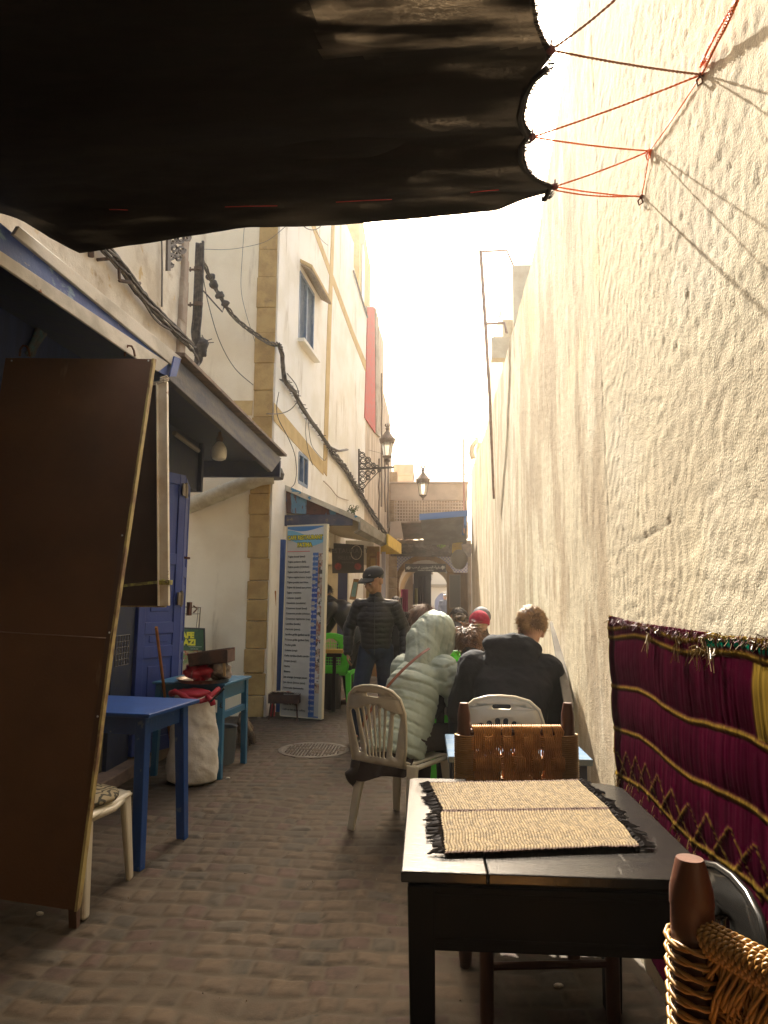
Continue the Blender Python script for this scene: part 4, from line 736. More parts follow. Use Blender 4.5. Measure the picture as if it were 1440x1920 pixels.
# cafe poster
yb = 8.02; pt = thing('cafe_poster', 'dark framed green cafe poster with yellow lettering leaning on the side wall', 'poster', onY(365, 1290, yb))
mb = MB(); mb.prism([onY(336, 1176, yb), onY(383.5, 1178, yb), onY(386, 1300, yb-.06), onY(336, 1300, yb-.06)], (0, .02, 0)); part('frame', mb, M_('poster_frame', (.03, .03, .025), .5), pt)
mb = MB(); mb.prism([onY(338, 1179, yb-.004), onY(381, 1181, yb-.004), onY(381.5, 1219, yb-.025), onY(338, 1219, yb-.025)], (0, .003, 0)); part('green_sheet', mb, M_('poster_green', (.02, .07, .03), .4, c2=(.045, .12, .04), sc=5), pt)
mb = MB(); mb.prism([onY(338, 1220, yb-.025), onY(379, 1220, yb-.025), onY(380, 1290, yb-.06), onY(338, 1290, yb-.06)], (0, .003, 0)); part('food_picture', mb, M_('poster_food', (.42, .32, .16), .5, c2=(.15, .22, .05), sc=9, stain=(.40, .08, .03), ss=8, slo=.55, shi=.6, stain2=(.75, .66, .55), s2s=5), pt)
s_ = yb/FPX
def wtext(mb, txt, u, v, y, hpx, align='LEFT', bold=.0, ang=0):
    p = onY(u, v, y); mb.text(txt, hpx*y/FPX*1.4, Matrix.Translation(p) @ Matrix.Rotation(ang, 4, 'Z') @ Matrix.Rotation(PI/2, 4, 'X'), .0008, align, bold)
mb = MB(); wtext(mb, 'CAFE', 363.5, 1196, yb-.014, 10.5, 'RIGHT', .006); wtext(mb, 'GRAZI', 366.5, 1209.5, yb-.022, 10.5, 'RIGHT', .006); part('lettering', mb, M_('poster_yellow', (.75, .70, .04), .5), pt)
mb = MB(); wtext(mb, 'snack cuisine gourmet', 378, 1213.5, yb-.027, 2, 'RIGHT'); wtext(mb, 'menu du jour', 372, 1217.5, yb-.027, 2, 'RIGHT'); part('small_print', mb, M_('poster_white', (.6, .6, .5), .5), pt)
mb = MB(); P = [onY(345, 1138, 8.1), onY(376, 1139, 8.1), onY(373, 1178, 8.1)]; mb.tube(P, .008, 5); mb.tube([onY(345, 1151, 8.1), onY(375, 1151, 8.1)], .004, 4); mb.tube([onY(372, 1139, 8.1), onY(368, 1178, 8.1)], .004, 4); single('wire_easel', mb, M_('wire_brown', (.18, .12, .07), .6), 'thin brown wire stand showing above the cafe poster', 'stand')
# plastic chair
def plastic_chair(name, label, loc, rz, mat, group, sc=1.0, style=0):
    t = thing(name, label, 'chair', loc, rz, group); t.scale = (sc,)*3
    # back: 2-D outline (x, s) with s along the back from seat
    def bk(x, s):
        rec = .10+.17*s+.04*s*s; return (x, -.17-rec*.62-.10+.35*(x*x)+.03, .43+s*.97)
    H = .47
    out = [(-.185, 0), (-.205, .10), (-.215, .22), (-.215, .33), (-.19, .41), (-.14, .455), (-.07, .475), (0, .48), (.07, .475), (.14, .455), (.19, .41), (.215, .33), (.215, .22), (.205, .10), (.185, 0)]
    def slot(cx0, cz0, cx1, cz1, w0, w1, n=7):
        d_ = Vector((cx1-cx0, cz1-cz0)).normalized(); nn = Vector((-d_.y, d_.x)); L_ = []
        for i in range(n+1): a = -PI/2+PI*i/n; L_.append((cx1+(d_.x*math.cos(a)+nn.x*math.sin(a))*w1, cz1+(d_.y*math.cos(a)+nn.y*math.sin(a))*w1))
        for i in range(n+1): a = PI/2+PI*i/n; L_.append((cx0+(d_.x*math.cos(a)+nn.x*math.sin(a))*w0, cz0+(d_.y*math.cos(a)+nn.y*math.sin(a))*w0))
        return L_
    loops = [out]
    if style == 0:
        loops.append(slot(-.035, .425, .035, .425, .014, .014)); 
        for i, x in enumerate((-.105, -.063, -.021, .021, .063, .105)): loops.append(slot(x*.62, .05, x, .36-.035*abs(x)/.1, .0085, .014))
        for s in (-1, 1): loops.append(slot(s*.125, .07, s*.163, .30, .014, .024))
    elif style == 2:
        loops.append([(-.115, .10), (-.12, .25), (-.09, .37), (-.03, .42), (.03, .42), (.09, .37), (.12, .25), (.115, .10)])
    else:
        for i in range(9): x = -.16+.04*i; loops.append(slot(x*.7, .04, x, .385-abs(x)*.5, .011, .013))
    mb = MB(); mb.holed(loops, bk, 2); part('backrest', mb, mat, t, world=False, smooth='a', solid=.010, bevel=0)
    if style == 2:
        mb = MB(); rp_ = []
        for i in range(9): mb.tube([bk(-.12+.03*i, .10), bk(-.12+.03*i, .40-.6*abs(-.12+.03*i))], .004, 4)
        for j in range(8): mb.tube([bk(-.12, .12+.035*j), bk(.12, .12+.035*j)], .004, 4)
        part('mesh_panel', mb, mat, t, world=False)
    mb = MB(); mb.tube([bk(x*1.0, s) for x, s in out], .0095, 8); part('back_rim', mb, mat, t, world=False, smooth=True)
    mb = MB(); N_ = 14
    def seat(i, j): x = -.205+.41*i; y = -.20+.42*j; return (x*(1-.06*(1-j)), y, .435-.022*math.sin(PI*i)*math.sin(PI*min(1, j*1.1))-.03*max(0, j-.85)/.15*.6)
    mb.grid(seat, N_, N_); part('seat', mb, mat, t, world=False, smooth=True, solid=.012)
    mb = MB(); mb.tube([(-.20, .20, .41), (-.20, -.18, .41), (.20, -.18, .41), (.20, .20, .41), (.0, .225, .405)], .016, 8, closed=True); part('seat_rim', mb, mat, t, world=False, smooth=True)
    for sx in (-1, 1):
        for sy in (-1, 1):
            mb = MB(); a = (sx*.185, -.19 if sy < 0 else .19, .43); b = (sx*.215, -.275 if sy < 0 else .225, .0); mb.bar(a, b, .075, .036, (0, 1, 0), .050, .026); part('leg', mb, mat, t, world=False, bevel=.012)
    return t
cream_pl = M_('cream_plastic', (.62, .57, .44), .32, c2=(.54, .48, .36), sc=3, spec=.5, coat=.1)
GRP = 'white plastic chairs in the alley'
plastic_chair('plastic_chair', 'white slatted plastic chair under the woman in the pale green hooded jacket', (-.13, 4.51, 0), R(-32), cream_pl, GRP, 1.0)
plastic_chair('plastic_chair', 'white plastic chair behind the back of the big black jacket', (.42, 4.08, 0), R(-3), cream_pl, GRP, 1.02)
plastic_chair('plastic_chair', 'white plastic chair with a patterned cushion half hidden by the leaning board', (-1.72, 3.36, 0), R(-92), cream_pl, GRP, 1.0)
c = Vector((-1.69, 3.36, .455)); mb = MB(); lumpy(mb, c, (.20, .19, .045), 4, .12, 8, n=26)
def swirl():
    m = bpy.data.materials.new('swirl_cloth'); m.use_nodes = True; N = m.node_tree.nodes; L_ = m.node_tree.links; b = N['Principled BSDF']; tc = N.new('ShaderNodeTexCoord')
    w = N.new('ShaderNodeTexWave'); w.inputs['Scale'].default_value = 7; w.inputs['Distortion'].default_value = 14; w.inputs['Detail Scale'].default_value = 1.6; L_.new(tc.outputs['Object'], w.inputs[0]); r = N.new('ShaderNodeValToRGB'); r.color_ramp.elements[0].position = .35; r.color_ramp.elements[1].position = .45; r.color_ramp.elements[0].color = (.05, .045, .03, 1); r.color_ramp.elements[1].color = (.30, .25, .15, 1); L_.new(w.outputs[0], r.inputs[0]); L_.new(r.outputs[0], b.inputs['Base Color']); b.inputs['Roughness'].default_value = .9; return m
single('patterned_cushion', mb, swirl(), 'cushion with a swirling black and beige pattern on the half hidden white chair', 'cushion', smooth=True)
green = M_('lime_plastic', (.09, .62, .03), .4)
GG = 'lime green plastic chairs'
plastic_chair('green_chair', 'lime green plastic chair beside the bending person, behind the menu board', (-1.17, 9.15, 0), R(-5), green, GG, 1.08, 2)
plastic_chair('green_chair', 'lime green plastic chair between the hood and the curly haired diner', (.36, 5.75, 0), R(-10), green, GG, 1.14, 2)
plastic_chair('green_chair', 'lime green chair edge showing just behind the other green chair by the wall', (.36, 6.75, 0), R(-6), green, GG, 1.14, 2)
blk_pl = M_('black_plastic', (.012, .011, .010), .22, spec=.7)
t = plastic_chair('black_chair', 'glossy black slatted plastic chair against the carpet at the right edge', (.285, 1.52, 0), R(90), blk_pl, None, .96, 1)
# diners' tables along the wall
wht = M_('white_top', (.62, .60, .52), .45, c2=(.5, .46, .38), sc=6)
table('dining_table', 'white topped dining table in front of the hooded woman', 'table', (.36, 5.02, 0), 0, .62, .60, .75, wht, .05, .03, .03, .08, legmat=blackc)
table('dining_table', 'white topped table further along the wall among the seated diners', 'table', (.42, 7.45, 0), 0, .62, .62, .75, wht, .05, .03, .03, .08, legmat=blackc)
lb = M_('pale_blue_table', (.07, .13, .22), .8, c2=(.11, .16, .22), spec=.2, sc=5, st=(1, 5, 1), bump=.3)
table('pale_blue_table', 'pale blue planked table between the woven chair and the white chair by the wall', 'table', (.41, 3.34, 0), 0, .62, .50, .74, lb, .05, .028, .02, .10, legmat=M_('navy_leg', (.01, .018, .05), .5))
def plate(x, y, z, r, lbl, m_=None, name='plate', cat='plate'):
    mb = MB(); mb.lathe([(r*.5, .001), (r*.6, .004), (r, .018), (r*1.02, .020), (r*.95, .015), (r*.55, .007), (.002, .006)], (x, y, z), 24, cap=False); single(name, mb, m_ or M_('porcelain', (.75, .73, .66), .2), lbl, cat, smooth='a')
plate(.20, 5.05, .75, .12, 'white plate on the table in front of the hooded woman'); plate(.46, 4.92, .75, .11, 'white plate near the curly haired diner')
mb = MB(); mb.lathe([(.10, .001), (.13, .03), (.155, .05), (.16, .052), (.10, .075), (.03, .11), (.02, .13), (.001, .132)], (.32, 5.16, .75), 22); single('covered_dish', mb, M_('clay_white', (.60, .54, .42), .4), 'pale covered dish on the table beyond the hooded woman', 'dish', smooth='a')
mb = MB(); mb.lathe([(.03, 0), (.034, .09), (.036, .10), (.03, .095), (.028, .006)], (.14, 5.22, .75), 16); single('glass', mb, M_('glass', (.9, .9, .85), .05, trans=1), 'small clear glass on the table beside the white plates', 'glass', smooth='a')
# ---- black table with mats
blk = M_('black_gloss_wood', (.006, .0045, .004), .24, c2=(.009, .007, .005), sc=5, st=(.6, 6, 1), coat=.15, spec=.5, bump=.35, bs=26, bst=(1, 6, 1), stain2=(.05, .045, .04), s2s=30, s2st=(1, .15, 1), s2lo=.66, s2hi=.70)
BX0, BX1, BY0, BY1 = -.06, .715, 1.79, 2.68
t = thing('black_table', 'glossy black wooden table with a stepped top and woven placemats, in the foreground', 'table', ((BX0+BX1)/2, (BY0+BY1)/2, 0))
def rr_top(x0, x1, y0, y1, rad, z0, z1):
    P = [(x0, y0), (x1, y0)]+[(x1-rad+rad*math.cos(a), y1-rad+rad*math.sin(a)) for a in np.linspace(0, PI/2, 8)]+[(x0+.02, y1), (x0, y1-.02)]
    return [Vector((x, y, z0)) for x, y in P], Vector((0, 0, z1-z0))
jx = .155
mb = MB(); mb.prism([Vector((BX0, BY0, .722)), Vector((jx-.0015, BY0, .722)), Vector((jx-.0015, BY1, .722)), Vector((BX0+.02, BY1, .722)), Vector((BX0, BY1-.02, .722))], (0, 0, .028)); part('tabletop_plank', mb, blk, t, bevel=.004)
P, e = rr_top(jx+.0015, BX1, BY0+.008, BY1, .09, .720, .7475); mb = MB(); mb.prism(P, e); part('tabletop_plank', mb, blk, t, bevel=.004)
mb = MB(); mb.box((.33, (BY0+BY1)/2, .712), (.74, .84, .016)); mb.box((.33, BY0+.03, .635), (.72, .026, .15)); mb.box((.33, BY0+.018, .585), (.72, .01, .012)); mb.box((.33, BY0+.018, .69), (.72, .01, .012)); mb.box((-.02, (BY0+BY1)/2, .635), (.026, .80, .15)); mb.box((.675, (BY0+BY1)/2, .635), (.026, .80, .15)); mb.box((.33, BY1-.04, .635), (.72, .026, .15)); blk2 = M_('black_wood', (.004, .0032, .003), .6, c2=(.007, .005, .004), sc=5, spec=.2, bump=.3, bs=30); part('apron', mb, blk2, t, bevel=.003)
for sx, x in ((-1, -.01), (1, .665)):
    for y in (BY0+.045, BY1-.05): mb = MB(); mb.bar((x, y, .71), (x+.01*sx*-1, y, 0), .068, .068, (0, 1, 0), .055, .055); part('leg', mb, blk2, t, bevel=.004)
mb = MB(); mb.bar((-.01, BY0+.05, .14), (.665, BY0+.05, .14), .03, .05); part('stretcher', mb, blk, t)
# placemats
def placemat(label, c00, c10, c11, c01, z, seed):
    t = thing('placemat', label, 'placemat', ((c00[0]+c11[0])/2, (c00[1]+c11[1])/2, z), 0, 'woven placemats on the black table')
    nu, nv = 300, 110; U, V = np.meshgrid(np.linspace(0, 1, nu), np.linspace(0, 1, nv)); f_ = lambda k: (c00[k]*(1-U)+c10[k]*U)*(1-V)+(c01[k]*(1-U)+c11[k]*U)*V
    wob = .004*(vnoise(U*3+seed, V*3)-.5); Xp = f_(0)+.003*(vnoise(V*9, U*0+seed)-.5)*2; Yp = f_(1)+.006*(vnoise(U*4+seed, V*0)-.5)*smooth01(.9, 1, np.abs(V-.5)*2)+wob
    a = (U*62)%1; b = (V*26+.5*(np.floor(U*62)%2))%1; hgt = np.sin(PI*a)**.6*(.55+.45*np.sin(PI*b)**.7); Zp = .003+.0042*hgt+.003*(fbm(U*4+seed, V*4)-.5)+.0025*(vnoise(U*62, V*26)-.5)
    k = vnoise(np.floor(U*62)*1.7, np.floor(V*26+.5*(np.floor(U*62)%2))*1.3)
    cc_ = np.array([.160, .112, .054])[None, None]*(.55+.8*k[..., None])*(.35+.65*hgt[..., None]); ed = smooth01(.91, .95, np.abs(V-.5)*2)[..., None]; cc_ = cc_*(1-ed)+np.array([.045, .020, .010])*ed
    me = gridmesh('mat', Xp-t.location.x, Yp-t.location.y, Zp, cc_); o = bpy.data.objects.new('weave', me); put(o, t); me.materials.append(M_('rush', (0, 0, 0), .75, attr=True, spec=.15)); o.modifiers.new('s', 'SOLIDIFY').thickness = -.003
    rr = random.Random(seed)
    for (p, q, sx) in ((c00, c01, -1), (c10, c11, 1)):
        mb = MB(); n = 17
        for i in range(n):
            s = (i+.5+rr.uniform(-.25, .25))/n; x = p[0]+(q[0]-p[0])*s; y = p[1]+(q[1]-p[1])*s; an = rr.uniform(-.45, .45); ln = rr.uniform(.030, .055)
            for k_ in range(9):
                a_ = an+rr.uniform(-.22, .22); l_ = ln*rr.uniform(.75, 1.1); zz_ = rr.uniform(.003, .009)
                mb.tube([(x-sx*.006, y+rr.uniform(-.002, .002), z+.005), (x+sx*l_*.3*math.cos(a_), y+l_*.3*math.sin(a_)+rr.uniform(-.003, .003), z+zz_+.003), (x+sx*l_*math.cos(a_), y+l_*math.sin(a_), z+rr.uniform(.001, .006))], [.0022, .0032, .0012], 4)
        part('fringe', mb, M_('mat_tassel', (.028, .022, .022), .9), t)
    return t
zt_ = .7495
A = lambda u, v: tuple(onZ(u, v, .757))[:2]
placemat('woven rush placemat with dark tassels at the far end of the black table', A(832, 1521), A(1142, 1516), A(1084, 1462), A(806, 1467), zt_, 3)
placemat('woven rush placemat with dark tassels nearest the viewer on the black table', A(836, 1603), A(1202, 1590), A(1140, 1518), A(826, 1523), zt_+.003, 8)
# ---- woven rope chairs
wood_r = M_('red_brown_wood', (.11, .038, .017), .42, c2=(.07, .023, .011), sc=7, st=(1, 1, .25), bump=.3, bs=40)
ropem = M_('straw_rope', (.33, .18, .048), .42, c2=(.28, .14, .03), sc=22, spec=.6); roped = M_('brown_rope_weave', (.58, .27, .065), .55, c2=(.40, .17, .035), sc=25, spec=.6)
def rope_chair(name, label, loc, rz, W_=.40, near=False):
    t = thing(name, label, 'chair', loc, rz, 'wood and woven rope chairs'); r = .034 if near else .027; top = 1.0; rail = .90
    for sx in (-1, 1):
        mb = MB(); pr = [(r*.8, 0), (r, .05), (r, .90), (r*.98, .925), (r*1.02, .93), (r*.98, .955), (r*.66, .998), (r*.62, 1.0)]; mb.lathe(pr, (0, 0, 0), 16, Matrix.Translation((sx*W_/2, -.2, 0))); part('back_post', mb, wood_r, t, world=False, smooth='a')
        mb = MB(); mb.lathe([(.02, 0), (.024, .05), (.025, .44)], (sx*W_/2, .2, 0), 12); part('leg', mb, wood_r, t, world=False, smooth='a')
    mb = MB()
    for z in (rail-.015, .55): mb.tube([(-W_/2, -.2, z), (W_/2, -.2, z)], .015, 8)
    part('back_rail', mb, wood_r, t, world=False)
    for z, y0, y1, x0, x1 in ((.2, .2, .2, -1, 1), (.3, .2, .2, -1, 1), (.42, .2, .2, -1, 1), (.24, -.2, .2, -1, -1), (.24, -.2, .2, 1, 1)):
        mb = MB(); mb.tube([(x0*W_/2, y0 if x0 != x1 else -.2, z), (x1*W_/2, y1, z)], .013, 8); part('stretcher', mb, wood_r, t, world=False)
    # seat
    mb = MB(); n = 34
    for i in range(n): x = -W_/2+.03+(W_-.06)*i/(n-1); mb.tube([(x, -.2, .43), (x, 0, .435-.01), (x, .2, .43)], .0058, 5)
    part('rope_seat', mb, roped, t, world=False, smooth=True)
    if not near:
        # basket weave: vertical bundles of five over horizontal bundles
        mb = MB(); rr = random.Random(4); nb = 9; z1, z0 = rail, .52; bw_ = (W_-.06)/nb; xs_ = [-W_/2+.03+bw_*(k_//5+.5)+(k_ % 5-2)*bw_*.192 for k_ in range(nb*5)]
        rows = [(.845, .028), (.765, .028), (.680, .030), (.595, .028)]
        for k in range(len(xs_)):
            g_ = k//5; P = []
            for z in np.linspace(z1, z0, 30):
                off = 0
                for ri, (rz_, hw) in enumerate(rows):
                    if abs(z-rz_) < hw and (g_+ri) % 2 == 1: off = .0125
                P.append((xs_[k]+.0015*math.sin(z*260+k)+.008*math.sin(g_*1.7+z*5), -.2-off*1.4+.0012*math.cos(z*260+k), z))
            Fs = [(x_, -.4-y_+.0, z_) for x_, y_, z_ in P]
            P = [(x_, -.2+(y_+.2)*.8-.017 if True else y_, z_) for x_, y_, z_ in P]; Fs = [(x_, -.2+(y_+.2)*.8+.017, z_) for x_, y_, z_ in Fs]
            P = Fs[::-1][:-1]+[(xs_[k], -.2+.012, z1+.004), (xs_[k], -.2, z1+.010), (xs_[k], -.2-.012, z1+.004)]+P[1:]
            mb.tube(P, .0040, 5)
        for ri, (rz_, hw) in enumerate(rows):
            for j in range(6):
                z = rz_-hw*.75+1.5*hw*j/5; [mb.tube([(x, -.2+sg*.017+sg*(.0075 if int((x+W_/2-.035)/(W_-.07)*nb*.999) % 2 != ri % 2 else -.008)*1.2, z+.0015*math.sin(x*260+j)+.004*math.sin(x*20+ri)) for x in np.linspace(-W_/2, W_/2, 60)], .0046, 5) for sg in (1, -1)]
        part('rope_back', mb, roped, t, world=False, smooth=True)
        for sx in (-1, 1):
            N_ = 46; mb = MB()
            for j in range(N_):
                z = .87-.36*j/N_+rr.uniform(-.001, .001); mb.tube([(sx*W_/2+(r+.006)*math.cos(a)*1.12, -.2+(r+.005)*math.sin(a)*1.1, z+.004*math.sin(a+sx)) for a in np.linspace(0, 2*PI, 14)[:-1]], .0046, 5, closed=True)
            part('post_wrapping', mb, ropem, t, world=False, smooth=True)
    else:
        mb = MB(); rr = random.Random(6)
        def ply2(mb, C, nrm_r=.0050):
            m = len(C); 
            for ph in (0, PI):
                P = []
                for i in range(m):
                    d_ = Vector(C[min(i+1, m-1)])-Vector(C[max(i-1, 0)]); d_.normalize(); u = d_.cross(Vector((.3, 1, .2))).normalized(); w_ = d_.cross(u); an = i*1.15+ph; P.append(Vector(C[i])+(u*math.cos(an)+w_*math.sin(an))*nrm_r*.62)
                mb.tube(P, nrm_r*.66, 6)
        n = 38                                            # wraps round the top rail
        for j in range(n):
            x = -W_/2+.03+(W_-.06)*j/(n-1); ln = rr.uniform(.05, .10) if j % 5 else .16; C = []
            for a in np.linspace(-1.2, PI+1.2, 16): C.append((x+.004*math.sin(a*2)+.010*(a/PI-.5), -.2+.021*math.cos(a), rail-.012+.023*math.sin(a)))
            C = [(x+.012, -.2+.014, rail-.06-ln*.4)]+C+[(x-.014, -.2-.016, rail-.05), (x-.018, -.2-.013, rail-.07-ln)]; Q = []
            for a, b in zip(C, C[1:]):
                for s in np.linspace(0, 1, 4)[:-1]: Q.append(Vector(a).lerp(Vector(b), s))
            ply2(mb, Q)
        for g_ in range(8):
            for k in range(5):
                x = -W_/2+.045+(W_-.09)*(g_*5+k)/39; C = [(x+.002*math.sin(z*30+k), -.2-(.010 if g_ % 2 else -.004)*math.sin((z-.5)*18+g_*PI), z) for z in np.linspace(.86, .46, 50)]; ply2(mb, C, .0044)
        for ri in range(5):
            for k in range(5):
                z = .80-.085*ri-.009*k; C = [(x, -.2+(.011 if ri % 2 else -.011)*math.sin(x*45), z) for x in np.linspace(-W_/2, W_/2, 60)]; ply2(mb, C, .0044)
        part('rope_back', mb, ropem, t, world=False, smooth=True)
        for sx in (-1, 1):
            C = []; mb = MB()
            for i in range(420): a = i*.33; C.append((sx*W_/2+(r+.004)*math.cos(a)*1.05, -.2+(r+.004)*math.sin(a)*1.05, .88-i*.00105))
            ply2(mb, C, .0052)
            part('post_wrapping', mb, ropem, t, world=False, smooth=True)
    return t
rope_chair('rope_chair', 'wooden chair with a basket woven rope back at the far side of the black table', (.395, 2.70, 0), PI+R(7), .43)
# nearer one: the back runs from (0.447,1.2) toward the camera on the right
A_ = np.array([.66, .80]); B_ = np.array([.435, 1.215]); dd = B_-A_; ang = math.atan2(dd[1], dd[0]); mid = (A_+B_)/2; Wn = float(np.hypot(*dd))
nx, ny = rot2(0, -.2, ang); nc = rope_chair('rope_chair', 'wooden rope backed chair with a blunt carved post, cut off by the lower right corner', (mid[0]-nx, mid[1]-ny, 0), ang, Wn, True)
# ---- carpet on the wall
cpz = 1.345; nu, nv = 330, 230; Yc_, V = np.meshgrid(np.linspace(2.965, .9, nu), np.linspace(0, 1, nv)); drop = V*1.15; Zc = cpz-drop
sag = .012*np.sin(Yc_*2.3)+.008*(fbm(Yc_*4, V*0+2)-.5)*2; Zc = Zc+sag+(-.02*smooth01(2.8, 2.96, Yc_))*V
Yc2 = Yc_-.09*smooth01(.0, 1, V)*smooth01(2.3, 2.96, Yc_)
zb = (cpz-Zc)   # distance from top
wav = .012*np.sin(Yc_*8)+.008*(fbm(Yc_*9, V*0)-.5); zb2 = zb+wav
edges_ = [.028, .065, .26, .425, .60, .78]
gold = np.array([.14, .088, .014]); burg = np.array([.046, .0022, .0125]); grn = np.array([.0, .12, .07]); dk = np.array([.045, .004, .015])
col_ = np.ones(Yc_.shape+(3,))*burg; thr = vnoise(Yc_*300, V*6); thr2 = vnoise(Yc_*90+7, V*2.5); col_ *= (.45+.35*thr*thr2+.4*thr2)[..., None]*.8
Xc = .79-.012*np.ones(Yc_.shape)
for e in edges_:
    m = np.exp(-((zb2-e)/.0062)**2); mm = m[..., None]; col_ = col_*(1-mm)+gold*(.5+.9*thr)[..., None]*mm; Xc -= .006*m
pz = [0]+edges_
for a, b in zip(pz, pz[1:]):
    s = np.clip((zb2-a)/(b-a), 0, 1); Xc -= .009*np.sin(PI*s)**.6*(1 if b-a > .1 else .6)*smooth01(0, 1, (zb2 > a)*(zb2 < b)*1.0)
zig = (zb2 > .50)*(zb2 < .62); zz1 = np.abs(((Yc_*7.5+zb2*9) % 1)-.5) < .055; zz2 = np.abs(((Yc_*7.5-zb2*9) % 1)-.5) < .055; zm = (zig & (zz1 | zz2) & (((zb2*90) % 1) < .75))[..., None]; col_ = np.where(zm, gold*.55*(.5+.8*thr[..., None])+col_*.3, col_); Xc -= .003*zm[..., 0]
gb = smooth01(2.925, 2.94, Yc_)[..., None]; col_ = col_*(1-gb)+gold*(.4+thr)[..., None]*gb; Xc -= .012*np.sin(PI*np.clip((Yc_-2.90)/.065, 0, 1))
gb2 = (smooth01(1.70, 1.69, Yc_)*smooth01(1.58, 1.59, Yc_))[..., None]*((zb2 > .075) & (zb2 < .25))[..., None]; col_ = col_*(1-gb2)+gold*(.4+thr)[..., None]*gb2
gt_ = (smooth01(1.98, 1.95, Yc_)*smooth01(.0, .01, zb2)*smooth01(.055, .045, zb2))[..., None]*(thr2 > .4)[..., None]; col_ = col_*(1-gt_)+np.where((zb2 > .03)[..., None], grn, gold)*gt_
Xc += .0022*(thr-.5)+.012*(fbm(Yc_*3, V*5)-.5)
ct = thing('wall_carpet', 'burgundy carpet with gold bands and zigzags hung on the wall beside the black table', 'carpet', (.79, 2, 0))
me = gridmesh('pile', Xc-.79, Yc2-2, Zc, col_); o = bpy.data.objects.new('pile', me); put(o, ct); me.materials.append(M_('carpet_silk', (0, 0, 0), .9, attr=True, spec=.0)); o.modifiers.new('s', 'SOLIDIFY').thickness = -.012
mb = MB(); mg = MB(); rr = random.Random(12)
for i in range(1000):
    y = 1.0+1.96*rr.random(); cl = rr.random(); s_ = 1 if cl < .9 else 2; z = cpz+.012*math.sin(y*2.3)+rr.uniform(-.015, .004)-.008; x = .782-rr.uniform(0, .012)
    (mg if (y < 1.95 and rr.random() < .6) or rr.random() < .1 else mb).tube([(x, y, z), (x-rr.uniform(0, .006)*s_, y+rr.uniform(-.004, .004), z+rr.uniform(.002, .012)), (x-rr.uniform(.004, .012)*s_, y+rr.uniform(-.01, .01)*s_, z+rr.uniform(-.01, .008)*s_)], .0009, 3)
for y0 in (2.42, 2.15, 2.02, 1.96, 1.90):
    for i in range(12): mg.tube([(.772, y0+rr.uniform(-.01, .01), cpz-.05), (.765-rr.uniform(0, .01), y0+rr.uniform(-.02, .02), cpz-.06+rr.uniform(-.01, .03)), (.76-rr.uniform(0, .015), y0+rr.uniform(-.035, .035), cpz-.08+rr.uniform(-.04, .03))], .0010, 3)
_f1 = part('red_fringe', mb, M_('burgundy_thread', (.10, .006, .025), .5), ct); _f2 = part('gold_fringe', mg, M_('gold_thread', (.18, .115, .02), .5), ct)
mb = MB(); 
for y in (2.88, 2.70, 2.55, 2.4, 2.25, 2.1, 1.95, 1.8, 1.65):
    for k in range(14):
        z = cpz-.60-rr.uniform(0, .12); yy_ = y+rr.uniform(-.05, .05); mb.tube([(.765, yy_, z), (.757, yy_+rr.uniform(-.006, .006), z-.02), (.76, yy_+rr.uniform(-.01, .01), z-.05)], .0013, 3)
_f3 = part('loose_yarn', mb, M_('gold_thread', 0), ct)
for _f in (_f1, _f2, _f3): _f['kind'] = 'stuff'
# leaning plank on the wall
mb = MB(); a = onX(1040, 1172, .86); b = Vector((.80, 4.05, 0.0)); mb.bar(onX(1038, 1168, .87), onX(1068, 1330, .80), .05, .03); single('leaning_post', mb, M_('grey_plank', (.17, .15, .12), .9, c2=(.11, .095, .075), sc=7, st=(1, 1, .2)), 'grey wooden post leaning on the wall behind the man in the black jacket', 'post', bevel=.004)
mb = MB(); mb.tube([(WX(3)-.010, 2.99+.003*math.sin(i), 1.32-.11*i) for i in range(12)], .0025, 4); single('wall_wire', mb, M_('grey_wire', (.2, .17, .15), .6), 'thin dark wire running down the sunlit wall beside the carpet', 'wire')
# ================================================================ MENU BOARD AND AROUND
MBL, MBR = onZ(526, 1345, 0), onZ(601, 1352, 0); MBL.z = 0; MBR.z = 0
ax = (MBR-MBL); Wm = ax.length; ax.normalize(); nz_ = Vector((ax.y, -ax.x, 0)); Hm = 2.26; base_z = .03
tiltv = Vector((0, 0, 1))-nz_*.02; tiltv.normalize()
Mm = Matrix(((ax.x, -nz_.x, tiltv.x, MBL.x), (ax.y, -nz_.y, tiltv.y, MBL.y), (0, 0, tiltv.z, base_z), (0, 0, 0, 1)))   # local x along board, y = into board, z up
mn = thing('menu_board', 'tall narrow white menu board with a blue price column and yellow title', 'sign', MBL)
def bp_(mb, x0, x1, z0, z1, th=.001, off=0): q = MB().box(((x0+x1)/2, off, (z0+z1)/2), (x1-x0, th, z1-z0)); mb.add(q.v, q.f, Mm); return mb
part('panel', bp_(MB(), .01, Wm-.02, 0, Hm, .02), M_('menu_white', (.52, .49, .42), .5, c2=(.45, .42, .35), sc=2), mn)
mb = MB(); bp_(mb, Wm-.025, Wm+.02, -.01, Hm+.015, .06, .01); part('side_frame', mb, M_('frame_ivory', (.68, .62, .44), .5), mn, bevel=.003)
mb = MB(); bp_(mb, 0, Wm-.026, Hm, Hm+.015, .05, .01); bp_(mb, -.005, .009, 0, Hm, .05, .01); bp_(mb, 0, Wm-.026, -.012, -.001, .05, .01); part('frame', mb, M_('frame_ivory', 0), mn)
def wavepoly(z0, z1, amp, ph, c_, off, name):
    n = 16; P = [(.012+(Wm-.04)*i/n, z1) for i in range(n+1)]; Q = [(.012+(Wm-.04)*i/n, z0+amp*math.sin(ph+i/n*4)) for i in range(n+1)]; mb = MB(); mb.holed([P+Q[::-1]], lambda x, z: Mm @ Vector((x, off, z))); part(name, mb, c_, mn)
